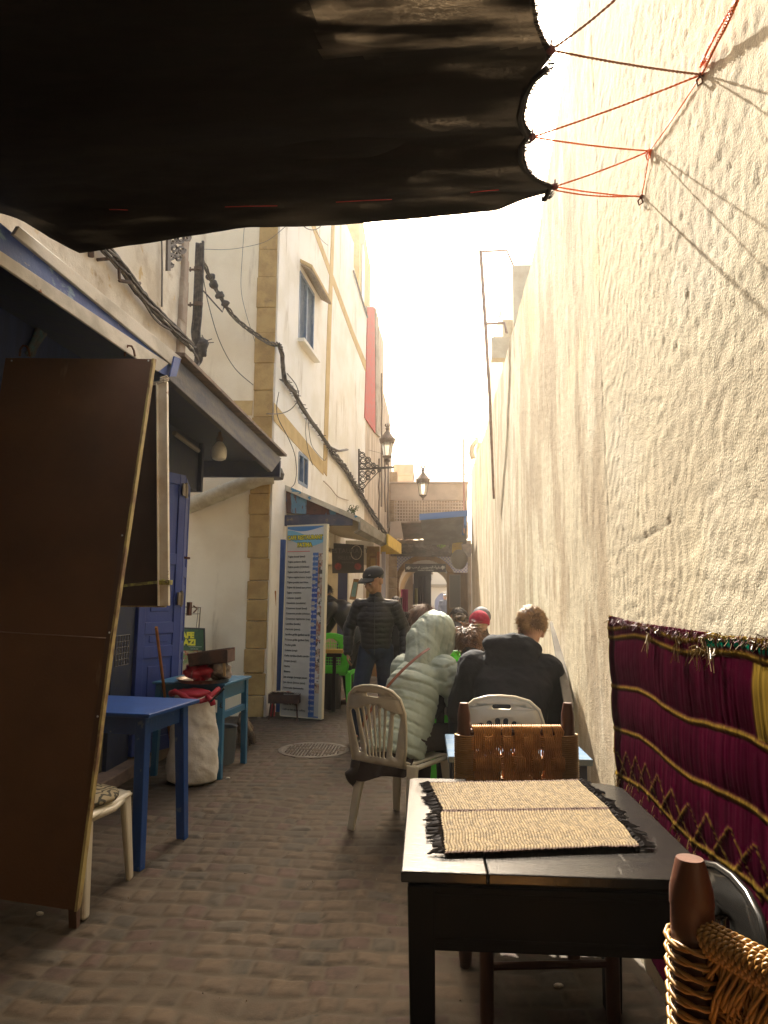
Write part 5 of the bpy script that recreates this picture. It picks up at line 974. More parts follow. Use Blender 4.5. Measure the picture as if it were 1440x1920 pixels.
wavepoly(Hm-.20, Hm-.005, .05, 2.2, M_('swoosh_sky', (.16, .42, .58), .5), -.0125, 'swoosh'); wavepoly(Hm-.10, Hm-.005, .05, 1.4, M_('swoosh_white', (.60, .62, .60), .5), -.0140, 'swoosh'); wavepoly(Hm-.035, Hm-.005, .03, 3.0, M_('swoosh_blue', (.05, .20, .45), .5), -.0155, 'swoosh')
part('red_line', bp_(MB(), .02, Wm*.62, Hm-.315, Hm-.308, .002, -.0125), M_('menu_red', (.6, .03, .03), .5), mn)
pc0, pc1 = Wm*.70, Wm*.84
part('price_column', bp_(MB(), pc0, pc1, .02, Hm-.33, .002, -.0115), M_('menu_blue', (.02, .06, .30), .5, c2=(.05, .14, .36), sc=3), mn)
part('food_photos', bp_(MB(), pc1, Wm-.026, .28, Hm-.34, .002, -.0125), M_('food_photos', (.45, .34, .22), .5, c2=(.30, .08, .03), sc=16, stain=(.60, .55, .45), ss=10, slo=.5, shi=.56, stain2=(.06, .05, .03), s2s=22, s2lo=.55, s2hi=.6), mn)
part('photo_foot', bp_(MB(), pc0, Wm-.026, .005, .018, .002, -.0125), M_('menu_blue', 0), mn)
items = ['Tajine boeuf (beef)', 'Tajine poisson (fish)', 'Tajine poulet (Chicken)', 'Tajine kefta boeuf (beef)', 'Tajine végétarienne (vegetarian)', 'Tajine poulet aux frites', 'Tajine de boeuf aux pruneaux', 'Tajine crevettes', 'Calamar (squid)', 'Omelette (omelette)', 'Couscous boeuf (beef)', 'Couscous poulet (chicken)', 'Couscous végétarien (vegetarian)', 'Lentilles (lentils)', 'Haricots (piece)', 'Sardine grillé (grilled sardine)', 'Poisson grillé (grilled Fish)', 'Poulet grillé', 'Crème (crep)', 'Kefta sardine (kefta sardine)', 'Soupe (soup)', 'Harira', 'Bissara', 'Jus orange (orange juice)', 'Jus citron (lemon juice)', 'Limonade (lemonade)', 'Thé (water)', 'Café noir (coffee)', 'Salade de fruit', 'Café au lait (milk coffee)']
prices = ['50 DH', '50 DH', '50 DH', '45 DH', '30 DH', '45 DH', '50 DH', '50DH', '50 DH', '15 DH', '50 DH', '50 DH', '30 DH', '20 DH', '20 DH', '20 DH', '40 DH', '30 DH', '15 DH', '25 DH', '10 DH', '10 DH', '10 DH', '15 DH', '15 DH', '15 DH', '10 DH', '10 DH', '15 DH', '12 DH']
mb = MB(); mp_ = MB(); mpad = MB()
for i, s in enumerate(items):
    z = Hm-.385-i*.0625
    if z < .04: break
    mb.text(s, .032, Mm @ Matrix.Translation((.03, -.0125, z)) @ Matrix.Rotation(PI/2, 4, 'X'), .0006, 'LEFT', .0006)
    mp_.text(prices[i], .031, Mm @ Matrix.Translation((pc1-.006, -.0135, z)) @ Matrix.Rotation(PI/2, 4, 'X'), .0006, 'RIGHT', .0005)
    if i in (3, 5, 9, 10, 13, 16): bp_(mpad, pc0+.004, pc0+.045, z-.012, z+.034, .001, -.0140)
part('dish_names', mb, M_('menu_black', (.02, .02, .02), .6), mn); part('prices', mp_, M_('menu_price_white', (.65, .65, .62), .5), mn); part('price_sticker', mpad, M_('sticker_grey', (.40, .38, .33), .6), mn)
for off, m_, bold in ((-.0165, M_('title_dark', (.10, .10, .015), .5), .0075), (-.0185, M_('title_yellow', (.80, .70, .04), .5), .0015)):
    mb = MB(); cx = (Wm-.02)/2
    mb.text('CAFE RESTAURANT', .070, Mm @ Matrix.Translation((cx, off, Hm-.165)) @ Matrix.Rotation(PI/2, 4, 'X') @ Matrix.Diagonal((.80, 1, 1, 1)), .0006, 'CENTER', bold); part('title', mb, m_, mn); mb = MB(); mb.text('FATIMA', .070, Mm @ Matrix.Translation((cx, off, Hm-.255)) @ Matrix.Rotation(PI/2, 4, 'X') @ Matrix.Diagonal((.85, 1, 1, 1)), .0006, 'CENTER', bold)
    part('title', mb, m_, mn)
mb = MB(); a = onZ(521, 1335, 0); mb.box((a.x, a.y+.05, 1.08), (.06, .10, 2.16)); mb.box((a.x-.02, a.y+.12, 1.06), (.03, .05, 2.1)); single('blue_post', mb, M_('menu_post_blue', (.02, .07, .24), .5, c2=(.03, .09, .3), sc=4), 'upright blue wooden frame post behind the left edge of the menu board', 'post', bevel=.004)
br = thing('yellow_broom', 'broom with an orange handle and yellow head standing beside the blue post', 'broom', onZ(508, 1318, 0)); p = onZ(509, 1330, 0)
mb = MB(); mb.tube([p+Vector((.02, .12, .12)), onY(516, 1108, 8.5)], .012, 8); part('handle', mb, M_('orange_broom', 0), br); mb = MB(); mb.box(p+Vector((.0, .10, .07)), (.13, .06, .09)); part('head', mb, M_('yellow_plastic', (.62, .52, .03), .5), br, bevel=.008)
# charcoal grill
gl = thing('charcoal_grill', 'small rusty charcoal grill on thin legs in front of the menu board', 'grill', onZ(530, 1352, 0)); c = onZ(530, 1352, 0); c.y += .12
mb = MB(); mb.box((c.x, c.y, .20), (.34, .22, .012)); 
for s in (-1, 1): mb.box((c.x, c.y+s*.11, .245), (.36, .01, .10)); mb.box((c.x+s*.175, c.y, .245), (.01, .21, .10))
part('fire_box', mb, M_('grill_iron', (.06, .035, .028), .8, c2=(.10, .05, .03), sc=14, bump=.8), gl)
for sx in (-1, 1):
    for sy in (-1, 1): mb = MB(); mb.bar((c.x+sx*.15, c.y+sy*.09, .2), (c.x+sx*.17, c.y+sy*.1, 0), .016); part('leg', mb, M_('grill_iron', 0), gl)
mb = MB(); 
for i in range(14): mb.tube([(c.x-.18+.026*i, c.y-.12, .302), (c.x-.18+.026*i, c.y+.12, .302)], .003, 4)
part('grate', mb, M_('grill_iron', 0), gl)
mb = MB(); rr = random.Random(3)
for i in range(6): lumpy(mb, (c.x-.12+.035*i, c.y+rr.uniform(-.04, .04), .315), (.03, .02, .010), i, .2, 20, 8)
single('grilled_food', mb, M_('grilled', (.45, .36, .25), .6, c2=(.2, .08, .05), sc=20), 'pale pieces of food lying on the charcoal grill', 'food', kind='stuff')
mb = MB(); p = onZ(509, 1345, 0); mb.lathe([(.03, 0), (.032, .12), (.012, .15), (.012, .17)], (p.x, p.y+.06, 0), 10); single('red_bottle', mb, M_('red_bottle', (.40, .02, .03), .4), 'little red bottle standing beside the charcoal grill', 'bottle', smooth='a')
# gas bottle, bench plank, etc behind the menu board
mb = MB(); p = onZ(620, 1332, 0); mb.lathe([(.12, 0), (.13, .03), (.13, .60), (.10, .68), (.05, .70), (.05, .74)], (p.x-.02, p.y+.14, 0), 20); single('black_bin', mb, M_('black_bin', (.012, .012, .012), .3), 'tall glossy black cylinder standing behind the menu board', 'bin', smooth='a')
t = thing('plank_stand', 'short yellow wooden plank on a black stand in front of the green chair', 'stand', onY(620, 1240, 8.7)); a = onY(610, 1221, 8.6); b = onY(640, 1221, 8.6); mb = MB(); mb.box(((a.x+b.x)/2, 8.65, a.z), (b.x-a.x+.05, .16, .045)); part('plank', mb, M_('yellow_wood', (.45, .27, .05), .6), t); mb = MB(); mb.box(((a.x+b.x)/2, 8.7, a.z-.05), (.18, .12, .05)); mb.bar(((a.x+b.x)/2, 8.72, a.z-.07), ((a.x+b.x)/2, 8.72, .0), .04); part('stand', mb, blackc, t)
# chalkboard sign
t = thing('chalkboard_sign', 'black chalkboard restaurant sign with faded lettering hung under the second canopy', 'sign', onY(655, 1070, 11.6)); yq = 11.6
mb = MB(); mb.prism([onY(622, 1018, yq), onY(682, 1022, yq), onY(682, 1074, yq), onY(623, 1075, yq)], (0, .03, 0)); part('board', mb, M_('chalkboard', (.022, .020, .018), .8, c2=(.035, .03, .027), sc=5), t)
mb = MB(); wtext(mb, 'RESTAURANT', 652, 1037, yq-.004, 9, 'CENTER'); wtext(mb, 'BELLINA', 652, 1049, yq-.004, 7, 'CENTER'); wtext(mb, 'bienvenue', 652, 1056, yq-.004, 4, 'CENTER'); part('chalk_lettering', mb, M_('chalk', (.09, .085, .075), .9), t)
for u in (634, 671): mb = MB(); p = onY(u, 1062, yq-.006); mb.lathe([(.06, 0), (.06, .004)], (0, 0, 0), 14, Matrix.Translation(p) @ Matrix.Rotation(PI/2, 4, 'X')); part('red_flower', mb, M_('flower_red', (.22, .03, .03), .8, c2=(.1, .02, .02), sc=30), t)
mb = MB(); mb.tube([onY(668+10*math.cos(a), 1036+13*math.sin(a), yq-.03) for a in np.linspace(-2.6, 3.2, 22)], .004, 4); single('string_loop', mb, M_('pale_cord', 0), 'thin pale loop of cord hanging over the chalkboard sign', 'cord')
for i, (u0, v0, u1, v1, w_, col_f, lb) in enumerate(((668, 1085, 661, 1125, .10, (.10, .22, .26), 'narrow framed picture tilted behind the shoulder of the man in the cap'), (693, 1042, 706, 1070, .0, (.30, .22, .08), 'yellowish framed notice on the shelf door'))):
    t = thing('picture_frame', lb, 'picture', onY((u0+u1)/2, v1, 11.9)); yq2 = 11.9; P = [onY(u0-5, v0, yq2), onY(u0+5, v0+1, yq2), onY(u1+6, v1, yq2), onY(u1-6, v1-1, yq2)] if i == 0 else [onY(u0, v0, yq2), onY(u1, v0, yq2), onY(u1, v1, yq2), onY(u0, v1, yq2)]
    mb = MB(); mb.prism(P, (0, .02, 0)); part('frame', mb, M_('frame_brown', (.22, .12, .05), .7), t); cN = sum(P, Vector())/4; mb = MB(); mb.prism([cN+(p-cN)*.7+Vector((0, -.004, 0)) for p in P], (0, .003, 0)); part('picture', mb, M_('pic%d' % i, col_f, .6, c2=(col_f[0]*1.8, col_f[1]*1.4, col_f[2]*1.2), sc=6), t)
# wooden pillar, mirror, jar and things at the arch
t = thing('wood_pillar', 'broad brown timber pillar with a small mirror at the right side of the arch', 'pillar', (.80, 17.0, 0)); a, b = onY(838, 1070, 16.9), onY(877, 1070, 16.9)
mb = MB(); mb.box(((a.x+b.x)/2, 17.0, 1.03), (b.x-a.x, .2, 2.06)); part('boards', mb, M_('pillar_wood', (.20, .125, .065), .8, c2=(.28, .18, .09), sc=5, st=(1, 1, .3)), t); mb = MB(); a, b = onY(843, 1078, 16.86), onY(863, 1140, 16.86); mb.box(((a.x+b.x)/2, 16.88, (a.z+b.z)/2), (b.x-a.x+.03, .03, a.z-b.z+.03)); mo = part('mirror_frame', mb, M_('mirror_frame', (.25, .21, .16), .6), t); mb = MB(); mb.box(((a.x+b.x)/2, 16.862, (a.z+b.z)/2), (b.x-a.x-.02, .004, a.z-b.z-.02)); part('glass', mb, M_('mirror', (.16, .14, .12), .3), mo)
mb = MB(); lumpy(mb, onY(861, 1049, 16.6), (.20, .17, .24), 1, .05, 5); single('hanging_jar', mb, M_('grey_jar', (.28, .24, .17), .7), 'big rounded grey green jar hanging at the right of the arch', 'jar', smooth=True)
mb = MB(); P = [onY(849, 1037, 16.7), onY(849, 1020, 16.7), onY(867, 1018, 16.7)]; mb.bar(P[0], P[1], .04); mb.bar(P[1], P[2], .04); mb.box(onY(858, 1028, 16.76), (.2, .02, .2)); single('yellow_box_frame', mb, M_('yellow_frame', (.65, .45, .04), .6, c2=(.5, .32, .04), sc=5), 'yellow frame above the hanging jar', 'frame')
t = thing('arabic_sign', 'dark sign with white Arabic lettering hung across the arch', 'sign', onY(798, 1072, 17.7)); ya = 17.7; mb = MB(); mb.prism([onY(759.5, 1057, ya), onY(836, 1057, ya), onY(836, 1072.5, ya), onY(759.5, 1072.5, ya)], (0, .03, 0)); part('board', mb, M_('sign_dark', (.05, .042, .036), .6), t)
def arab(s): return s[::-1]
AR1 = '\ufed7\ufef4\ufeb4\ufe8e\ufead\ufef3\ufe94 \ufe8d\ufedf\ufebc\ufeee\ufef3\ufeae\ufef3\ufee6 \ufe97\ufeae\ufea3\ufe90 \ufe91\ufedc\ufee2'
mb = MB(); wtext(mb, arab(AR1), 798, 1065.5, ya-.004, 4.6, 'CENTER', .002); wtext(mb, 'KISSARIAT SOUIRIYNE', 798, 1070.3, ya-.004, 2.1, 'CENTER', .001)
mb.ell(onY(766, 1065, ya), (.05, .004, .04), n=8); mb.prism([onY(827, 1063, ya-.004), onY(830, 1060, ya-.004), onY(833, 1063, ya-.004), onY(830, 1069, ya-.004)], (0, .003, 0)); part('lettering', mb, M_('sign_white', (.6, .57, .5), .6), t)
cl = [((.25, .01, .07), 752, 1105, 765, 1148, 18.9, 'magenta garment hanging inside the dark passage'), ((.015, .013, .015), 766, 1095, 776, 1165, 19.6, 'long black robe hanging beside the magenta garment'), ((.14, .12, .03), 779, 1103, 782, 1160, 20, 'slim olive scarf hanging in the passage'), ((.02, .016, .018), 784, 1080, 799, 1175, 20.4, 'wide black robes hanging at the right of the passage'), ((.03, .02, .02), 747, 1120, 754, 1170, 18.7, 'dark shawl hanging at the left edge of the arch')]
for c_, u0, v0, u1, v1, y, lb in cl:
    a, b = onY(u0, v0, y), onY(u1, v1, y); nu, nv = 30, 20; U, V = np.meshgrid(np.linspace(0, 1, nu), np.linspace(0, 1, nv)); Xq = a.x+(b.x-a.x)*(U+.1*(fbm(U*2, V*2)-.5)); Zq = a.z+(b.z-a.z)*V; Yq = y+.03*np.sin(U*22+V*2)
    me = gridmesh('g', Xq-a.x, Yq-y, Zq-b.z); o = bpy.data.objects.new('hanging_garment', me); o.location = (a.x, y, b.z); COL.objects.link(o); me.materials.append(M_('cloth%d' % int(u0), c_, .8)); tag(o, lb, 'garment', 'clothes hanging in the covered passage'); o.modifiers.new('s', 'SOLIDIFY').thickness = .02
# small shells / litter on paving
for u, v, lb in ((1047, 1848, 'tiny white chip lying on the cobbles near the black table'), (428, 1459, 'small pale scrap by the leg of the turquoise table'), (75, 1713, 'white chair foot cap peeping out under the leaning board')):
    mb = MB(); p = onZ(u, v, .008); lumpy(mb, p, (.018, .012, .008), u, .3, 30, 8); single('chip', mb, M_('chip_white', (.6, .56, .48), .6), lb, 'chip')
# ================================================================ PEOPLE
SKIN = M_('skin', (.42, .22, .13), .55, c2=(.36, .17, .10), sc=12, spec=.4, bump=.3, bs=90); SKIN_P = M_('skin_pale', (.58, .34, .24), .55, c2=(.52, .27, .18), sc=12, spec=.4)
def v3(*a): return Vector(a)
def blobmesh(build, voxel, smooth=3, name='b'):
    mb = MB(); build(mb); me = mesh_from(mb.v, mb.f, name); o = bpy.data.objects.new(name, me); COL.objects.link(o)
    m = o.modifiers.new('r', 'REMESH'); m.mode = 'VOXEL'; m.voxel_size = voxel; m.use_smooth_shade = True
    if smooth: s_ = o.modifiers.new('s', 'SMOOTH'); s_.iterations = smooth; s_.factor = .6
    dg = bpy.context.evaluated_depsgraph_get(); out = bpy.data.meshes.new_from_object(o.evaluated_get(dg)); bpy.data.objects.remove(o); bpy.data.meshes.remove(me); out.name = name
    out.polygons.foreach_set('use_smooth', [True]*len(out.polygons)); return out
def cap(mb, a, b, ra, rb, n=12):
    a = Vector(a); b = Vector(b); d_ = b-a; L_ = max(d_.length, 1e-5); d_.normalize(); P = []; rs_ = []
    for k in range(5): t = k/5*PI/2; P.append(a-d_*ra*math.cos(t)); rs_.append(max(ra*math.sin(t), 1e-4))
    for k in range(5): s = k/4; P.append(a.lerp(b, s)); rs_.append(ra+(rb-ra)*s)
    for k in range(4, -1, -1): t = k/5*PI/2; P.append(b+d_*rb*math.cos(t)); rs_.append(max(rb*math.sin(t), 1e-4))
    mb.tube(P, rs_, n)
def chain(mb, pts, rs):
    for i in range(len(pts)-1): cap(mb, pts[i], pts[i+1], rs[i], rs[i+1])
def loft(mb, secs, n=20):
    """secs: (centre, side vector, front vector)"""
    vs = []; fs = []
    for c, a, b in secs:
        c = Vector(c); a = Vector(a); b = Vector(b)
        for k in range(n): t = 2*PI*k/n; q = .85; x, y = math.cos(t), math.sin(t); vs.append(c+a*(abs(x)**q*math.copysign(1, x))+b*(abs(y)**q*math.copysign(1, y)))
    m = len(secs)
    for i in range(m-1):
        for k in range(n): fs.append((i*n+k, i*n+(k+1) % n, (i+1)*n+(k+1) % n, (i+1)*n+k))
    fs.append(tuple(range(n-1, -1, -1))); fs.append(tuple((m-1)*n+k for k in range(n))); mb.add(vs, fs)
def headM(c, yaw=0, pitch=0, roll=0, s=1.0): return Matrix.Translation(c) @ Euler((R(pitch), R(roll), R(yaw)), 'XYZ').to_matrix().to_4x4() @ Matrix.Scale(s, 4)
def head_shapes(mb, H, face=True):
    def e(c, r, rot=None): mb.ell((0, 0, 0), r, H @ Matrix.Translation(c) @ (Euler(rot).to_matrix().to_4x4() if rot else Matrix()), 14)
    e((0, -.012, .022), (.074, .094, .094)); e((0, .030, -.030), (.061, .064, .085)); e((0, .048, -.088), (.036, .036, .026)); e((0, .0, -.055), (.055, .055, .05))
    for s in (-1, 1):
        e((s*.074, -.008, -.018), (.009, .020, .032), (0, 0, s*.35)); e((s*.034, .070, -.034), (.022, .018, .020)); e((s*.030, .084, .018), (.024, .012, .010))
        e((s*.012, .098, -.038), (.010, .010, .009))
    if face:
        s0 = H @ Vector((0, .090, .008)); s1 = H @ Vector((0, .112, -.032)); cap(mb, s0, s1, .008, .0125, 8)
        e((0, .094, -.060), (.022, .012, .006)); e((0, .092, -.071), (.018, .012, .007)); e((0, .086, .0), (.02, .012, .012))
def hand(mb, w, d_, palm, s=1.0, curl=.5, side=1):
    """wrist w, direction d_, palm normal"""
    d_ = Vector(d_).normalized(); p = Vector(palm); p = (p-d_*p.dot(d_)).normalized(); u = d_.cross(p)*side; w = Vector(w)
    for k in range(4): cap(mb, w+u*(k-1.5)*.010*s, w+d_*.080*s+u*(k-1.5)*.0195*s, .013*s, .0105*s, 8)
    for k, (ln, z) in enumerate(((.068, .0), (.076, .002), (.070, .0), (.054, -.003))):
        a = w+d_*.083*s+u*(k-1.5)*-.0200*s; dd = d_.copy(); c = curl*(.8+.12*k)
        for j, f in enumerate((.45, .31, .24)):
            ax_ = u*side; dd = (Matrix.Rotation(-c*(.7 if j else .9)*side*1.0, 3, d_.cross(p)) @ dd); b = a+dd*ln*f*s; cap(mb, a, b, (.0088-.001*j)*s, (.0082-.001*j)*s, 8); a = b
    a = w+d_*.025*s+u*.026*s; b = a+(d_*.6+u*.7+p*.35).normalized()*.034*s; c = b+(d_*.9+u*.2+p*.4).normalized()*.030*s; cap(mb, a, b, .0115*s, .0098*s, 8); cap(mb, b, c, .0095*s, .0078*s, 8)
def arr(me):
    a = np.zeros(len(me.vertices)*3, 'f'); me.vertices.foreach_get('co', a); nn = np.zeros(len(me.vertices)*3, 'f'); me.vertices.foreach_get('normal', nn); return a.reshape(-1, 3), nn.reshape(-1, 3)
def n3(p, f, seed=0): return fbm(p[:, 0]*f+seed+p[:, 2]*f*.31, p[:, 1]*f+p[:, 2]*f*.9, 4)-.5
def quilt(me, segs, sp, amp, wr=.004, wf=14, phase=0):
    """puffer seams: distance along the nearest limb axis"""
    p, nn = arr(me); best = np.full(len(p), 1e9); s = np.zeros(len(p)); am = np.zeros(len(p))
    for (a, b, ra, s0, k, *fix) in segs:
        a = np.array(a); b = np.array(b); d_ = b-a; L_ = np.linalg.norm(d_); d_ = d_/L_; t = (p-a) @ d_; tc_ = np.clip(t, 0, L_); ds = np.linalg.norm(p-(a+tc_[:, None]*d_), axis=1)/ra
        m = ds < best; best[m] = ds[m]; s[m] = (t+s0)[m]; am[m] = k
    s = s+.022*n3(p, 4)*2+.008*n3(p, 18, 4)*2
    q = np.abs(np.sin(PI*(s/sp+phase))); d2 = amp*am*(np.minimum(1, q*2.2)**.6-.8)*(.55+.9*(n3(p, 5, 30)+.5))+wr*2*n3(p, wf, 9)*(.4+q)+wr*1.5*n3(p*np.array([1, 1, .6]), wf*2.4, 5)
    p = p+nn*d2[:, None]; me.vertices.foreach_set('co', p.astype('f').ravel()); me.update()
def wrinkle(me, amp=.006, f=9, st=(1, 1, 1)):
    p, nn = arr(me); q = p*np.array(st); rid = 1-np.abs(n3(q, f, 2))*4; p = p+nn*(amp*(rid-.4)*.5+amp*n3(q, f*.5, 7)*1.6)[:, None]; me.vertices.foreach_set('co', p.astype('f').ravel()); me.update()
def addm(name, me, mat, parent, label=None):
    o = bpy.data.objects.new(name, me); put(o, parent); me.materials.clear(); me.materials.append(mat)
    if label: o['label'] = label
    return o
def hair(parent, H, mat, n, base=(.082, .103, .100), off=(0, -.014, .026), ln=.04, cover=-.1, curl=.4, seed=0, w=.0022, front=.55, low=-.5, flow=(0, -.3, -.7), name='hair', lift=.35, vox=.008, lum=.10, ff=16):
    """a cap of hair plus many short locks; directions kept within the scalp region"""
    rr = random.Random(seed); O = Vector(off)
    def ok(d_): return not (d_.y > .25 and d_.z < front-.15*d_.y) and d_.z > low and not (d_.y > -.05 and d_.z < -.10 and abs(d_.x) > .5)
    mb = MB(); vs = []; n_ = 34; idx = {}; fs = []
    for i in range(n_+1):
        for k in range(n_*2):
            t = PI*i/n_; a = PI*k/n_; d_ = Vector((math.sin(t)*math.cos(a), math.sin(t)*math.sin(a), math.cos(t)))
            kk = 1+lum*mnoise.noise(d_*4+Vector((seed, 0, 0)))+lum*.5*mnoise.noise(d_*ff+Vector((seed, 0, 0))); kk *= 1 if ok(d_) else .86
            idx[i, k] = len(vs); vs.append(H @ (O+Vector((d_.x*base[0]*kk, d_.y*base[1]*kk, d_.z*base[2]*kk))))
    for i in range(n_):
        for k in range(n_*2):
            t = PI*(i+.5)/n_; a = PI*(k+.5)/n_; d_ = Vector((math.sin(t)*math.cos(a), math.sin(t)*math.sin(a), math.cos(t)))
            if ok(d_): k2 = (k+1) % (n_*2); fs.append((idx[i, k], idx[i+1, k], idx[i+1, k2], idx[i, k2]))
    mb.add(vs, fs)
    F = Vector(flow)
    for _ in range(n):
        while True:
            d_ = Vector((rr.gauss(0, 1), rr.gauss(0, 1), rr.gauss(0, 1))).normalized()
            if ok(d_): break
        kk = .99*(1+lum*mnoise.noise(d_*4+Vector((seed, 0, 0)))+lum*.5*mnoise.noise(d_*ff+Vector((seed, 0, 0)))); p = O+Vector((d_.x*base[0], d_.y*base[1], d_.z*base[2]))*kk; tg = (F-d_*F.dot(d_)); tg = tg.normalized() if tg.length > .05 else Vector((1, 0, 0)); sd_ = d_.cross(tg)
        L_ = ln*rr.uniform(.6, 1.3); c = curl*rr.uniform(-1, 1); pts_ = []; dd = (tg+d_*lift*rr.uniform(.5, 1.6)+sd_*c).normalized()
        q = p.copy()
        for j in range(5): pts_.append(q.copy()); q = q+dd*L_/4; dd = (dd+sd_*c*.6*rr.uniform(.5, 1.5)-d_*.18*lift*2).normalized()
        vs2 = []; ww = w*rr.uniform(.6, 1.3)
        for j, q in enumerate(pts_): a_ = ww*(1-j/4.3); vs2 += [H @ (q-sd_*a_), H @ (q+sd_*a_)]
        mb.add(vs2, [(2*j, 2*j+1, 2*j+3, 2*j+2) for j in range(4)])
    o = part(name, mb, mat, parent, world=False, smooth=True); return o
def hairmat(nm, c, c2): return M_(nm, c, .42, c2=c2, sc=16, st=(1, 1, 1), spec=.6)
BLK_J = M_('black_jacket', (.008, .008, .010), .42, c2=(.013, .012, .013), sc=8, bump=.5, bs=50, spec=.4)
def human(name, label, loc, rz, J, skin, jacket, trousers, shoes, group=None, jr=None, vox=.012, puff=None, sc=1.0, hands=(1, 1), face=True, hoodback=False, wr=(.006, 9), collar=True):
    """J: joints in a local frame facing +Y"""
    t = thing(name, label, 'person', loc, rz, group); t.scale = (sc,)*3; g = {k: Vector(v) for k, v in J.items() if k not in ('head', 'curl', 'palm')}; H = headM(*J['head']); hc = H.translation
    jr = jr or {}; sh = (g['shR']-g['shL']); sw = sh.length/2; sx = sh.normalized(); up = (g['neck']-g['hip']).normalized(); fr_ = up.cross(sx).normalized()
    def body(mb):
        head_shapes(mb, H, face); cap(mb, g['neck']-up*.03, hc+(H.to_3x3() @ Vector((0, -.02, -.06))), .055, .05)
        loft(mb, [(g['hip']-up*.06, sx*.13, fr_*.09), (g['hip']+up*.1, sx*.125, fr_*.085), (g['hip'].lerp(g['neck'], .5), sx*.13, fr_*.09), (g['hip'].lerp(g['neck'], .8), sx*.15, fr_*.095), (g['neck']-up*.01, sx*.06, fr_*.05)])
        for s in 'LR':
            chain(mb, [g['sh'+s], g['el'+s], g['wr'+s]], [.048, .036, .024]); chain(mb, [g['hip']+sx*(.09 if s == 'R' else -.09), g['kn'+s], g['an'+s]], [.075, .052, .036]); cap(mb, g['an'+s], g['toe'+s], .036, .03)
            if hands[0 if s == 'L' else 1]: hand(mb, g['wr'+s], (g['wr'+s]-g['el'+s]) if ('hd'+s) not in g else g['hd'+s], g.get('palm'+s, Vector((0, 0, -1))), 1.0, J.get('curl', .5), 1 if s == 'L' else -1)
    addm('body', blobmesh(body, min(vox, .0085) if face else vox, 2), skin, t)
    k = jr.get('k', 1.0); d0 = jr.get('hem', .12)
    def jk(mb):
        a = jr.get('belly', 1.0)
        loft(mb, [(g['hip']-up*d0, sx*.185*k*a, fr_*.135*k*a), (g['hip']+up*.02, sx*.185*k*a, fr_*.145*k*a), (g['hip'].lerp(g['neck'], .3)-fr_*jr.get('hump', 0)*.5, sx*.185*k*a, fr_*.140*k*a), (g['hip'].lerp(g['neck'], .62)-fr_*jr.get('hump', 0), sx*(sw+.02), fr_*.150*k), (g['hip'].lerp(g['neck'], .85)-fr_*jr.get('hump', 0)*.8, sx*(sw-jr.get('yoke', .05)), fr_*.110*k), (g['neck']-up*.015, sx*.080, fr_*.07)])
        for s in 'LR':
            cap(mb, g['hip'].lerp(g['neck'], .86), g['sh'+s], jr.get('trap', .085)*k, .078*k); r_ = jr.get('arm', (.080, .066, .047)); chain(mb, [g['sh'+s], g['el'+s], g['wr'+s]], [x*k for x in r_])
        if collar == 'low': cap(mb, g['neck']-up*.03, g['neck'].lerp(hc, .14), .084, .066)
        elif collar: cap(mb, g['neck']-up*.02, g['neck'].lerp(hc, .40), .082, .070)
        if hoodback:
            c = g['neck']-fr_*.10+up*.008-sx*.03; mb.ell((0, 0, 0), (.175*k, .080*k, .080*k), Matrix.Translation(c+up*.015) @ Euler((-.5, .10, 0)).to_matrix().to_4x4(), 16); mb.ell((0, 0, 0), (.15*k, .055*k, .15*k), Matrix.Translation(c-up*.07-fr_*.01) @ Euler((-.35, 0, 0)).to_matrix().to_4x4(), 16); 
            for s in (-1, 1): cap(mb, c+sx*s*.07, g['neck']+fr_*.06+sx*s*.08, .075, .05)
    jm = blobmesh(jk, vox, 3)
    if puff:
        tor = g['neck']-g['hip']; segs = [(g['hip']-up*.4, g['neck'], .19*k, 0, 1)]
        for s in 'LR': segs += [(g['sh'+s], g['el'+s], .075*k, .02, 1), (g['el'+s], g['wr'+s], .06*k, .02+(g['el'+s]-g['sh'+s]).length, 1)]
        quilt(jm, segs, puff[0], puff[1], wr[0])
    else: wrinkle(jm, *wr)
    jo = addm('jacket', jm, jacket, t)
    def tr_(mb):
        for s in 'LR':
            hp = g['hip']+sx*(.085 if s == 'R' else -.085); chain(mb, [hp, g['kn'+s], g['an'+s]], [.098, .078, .062])
        mb.ell(g['hip'], (.17, .13, .11))
    tm_ = blobmesh(tr_, vox, 3); wrinkle(tm_, .006, 9, (1, 1, 2)); addm('trousers', tm_, trousers, t)
    for s in 'LR':
        a, b = g['an'+s], g['toe'+s]
        def sh_(mb): d_ = (b-a); d_.z = 0; d_.normalize(); z = min(a.z, b.z); cap(mb, (a.x-d_.x*.03, a.y-d_.y*.03, a.z-.02), (b.x, b.y, b.z+.005), .046, .034); cap(mb, (a.x, a.y, a.z-.02), (a.x, a.y, a.z+.03), .046, .044)
        addm('shoe', blobmesh(sh_, .010, 2), shoes, t)
    t['_'] = 0; del t['_']; return t, H, g, jo
denim = M_('dark_denim', (.010, .020, .045), .8, c2=(.016, .028, .06), sc=12, bump=.4); dkbrown = M_('dark_shoe', (.04, .025, .018), .5); blkt = M_('black_trousers', (.010, .010, .011), .85)
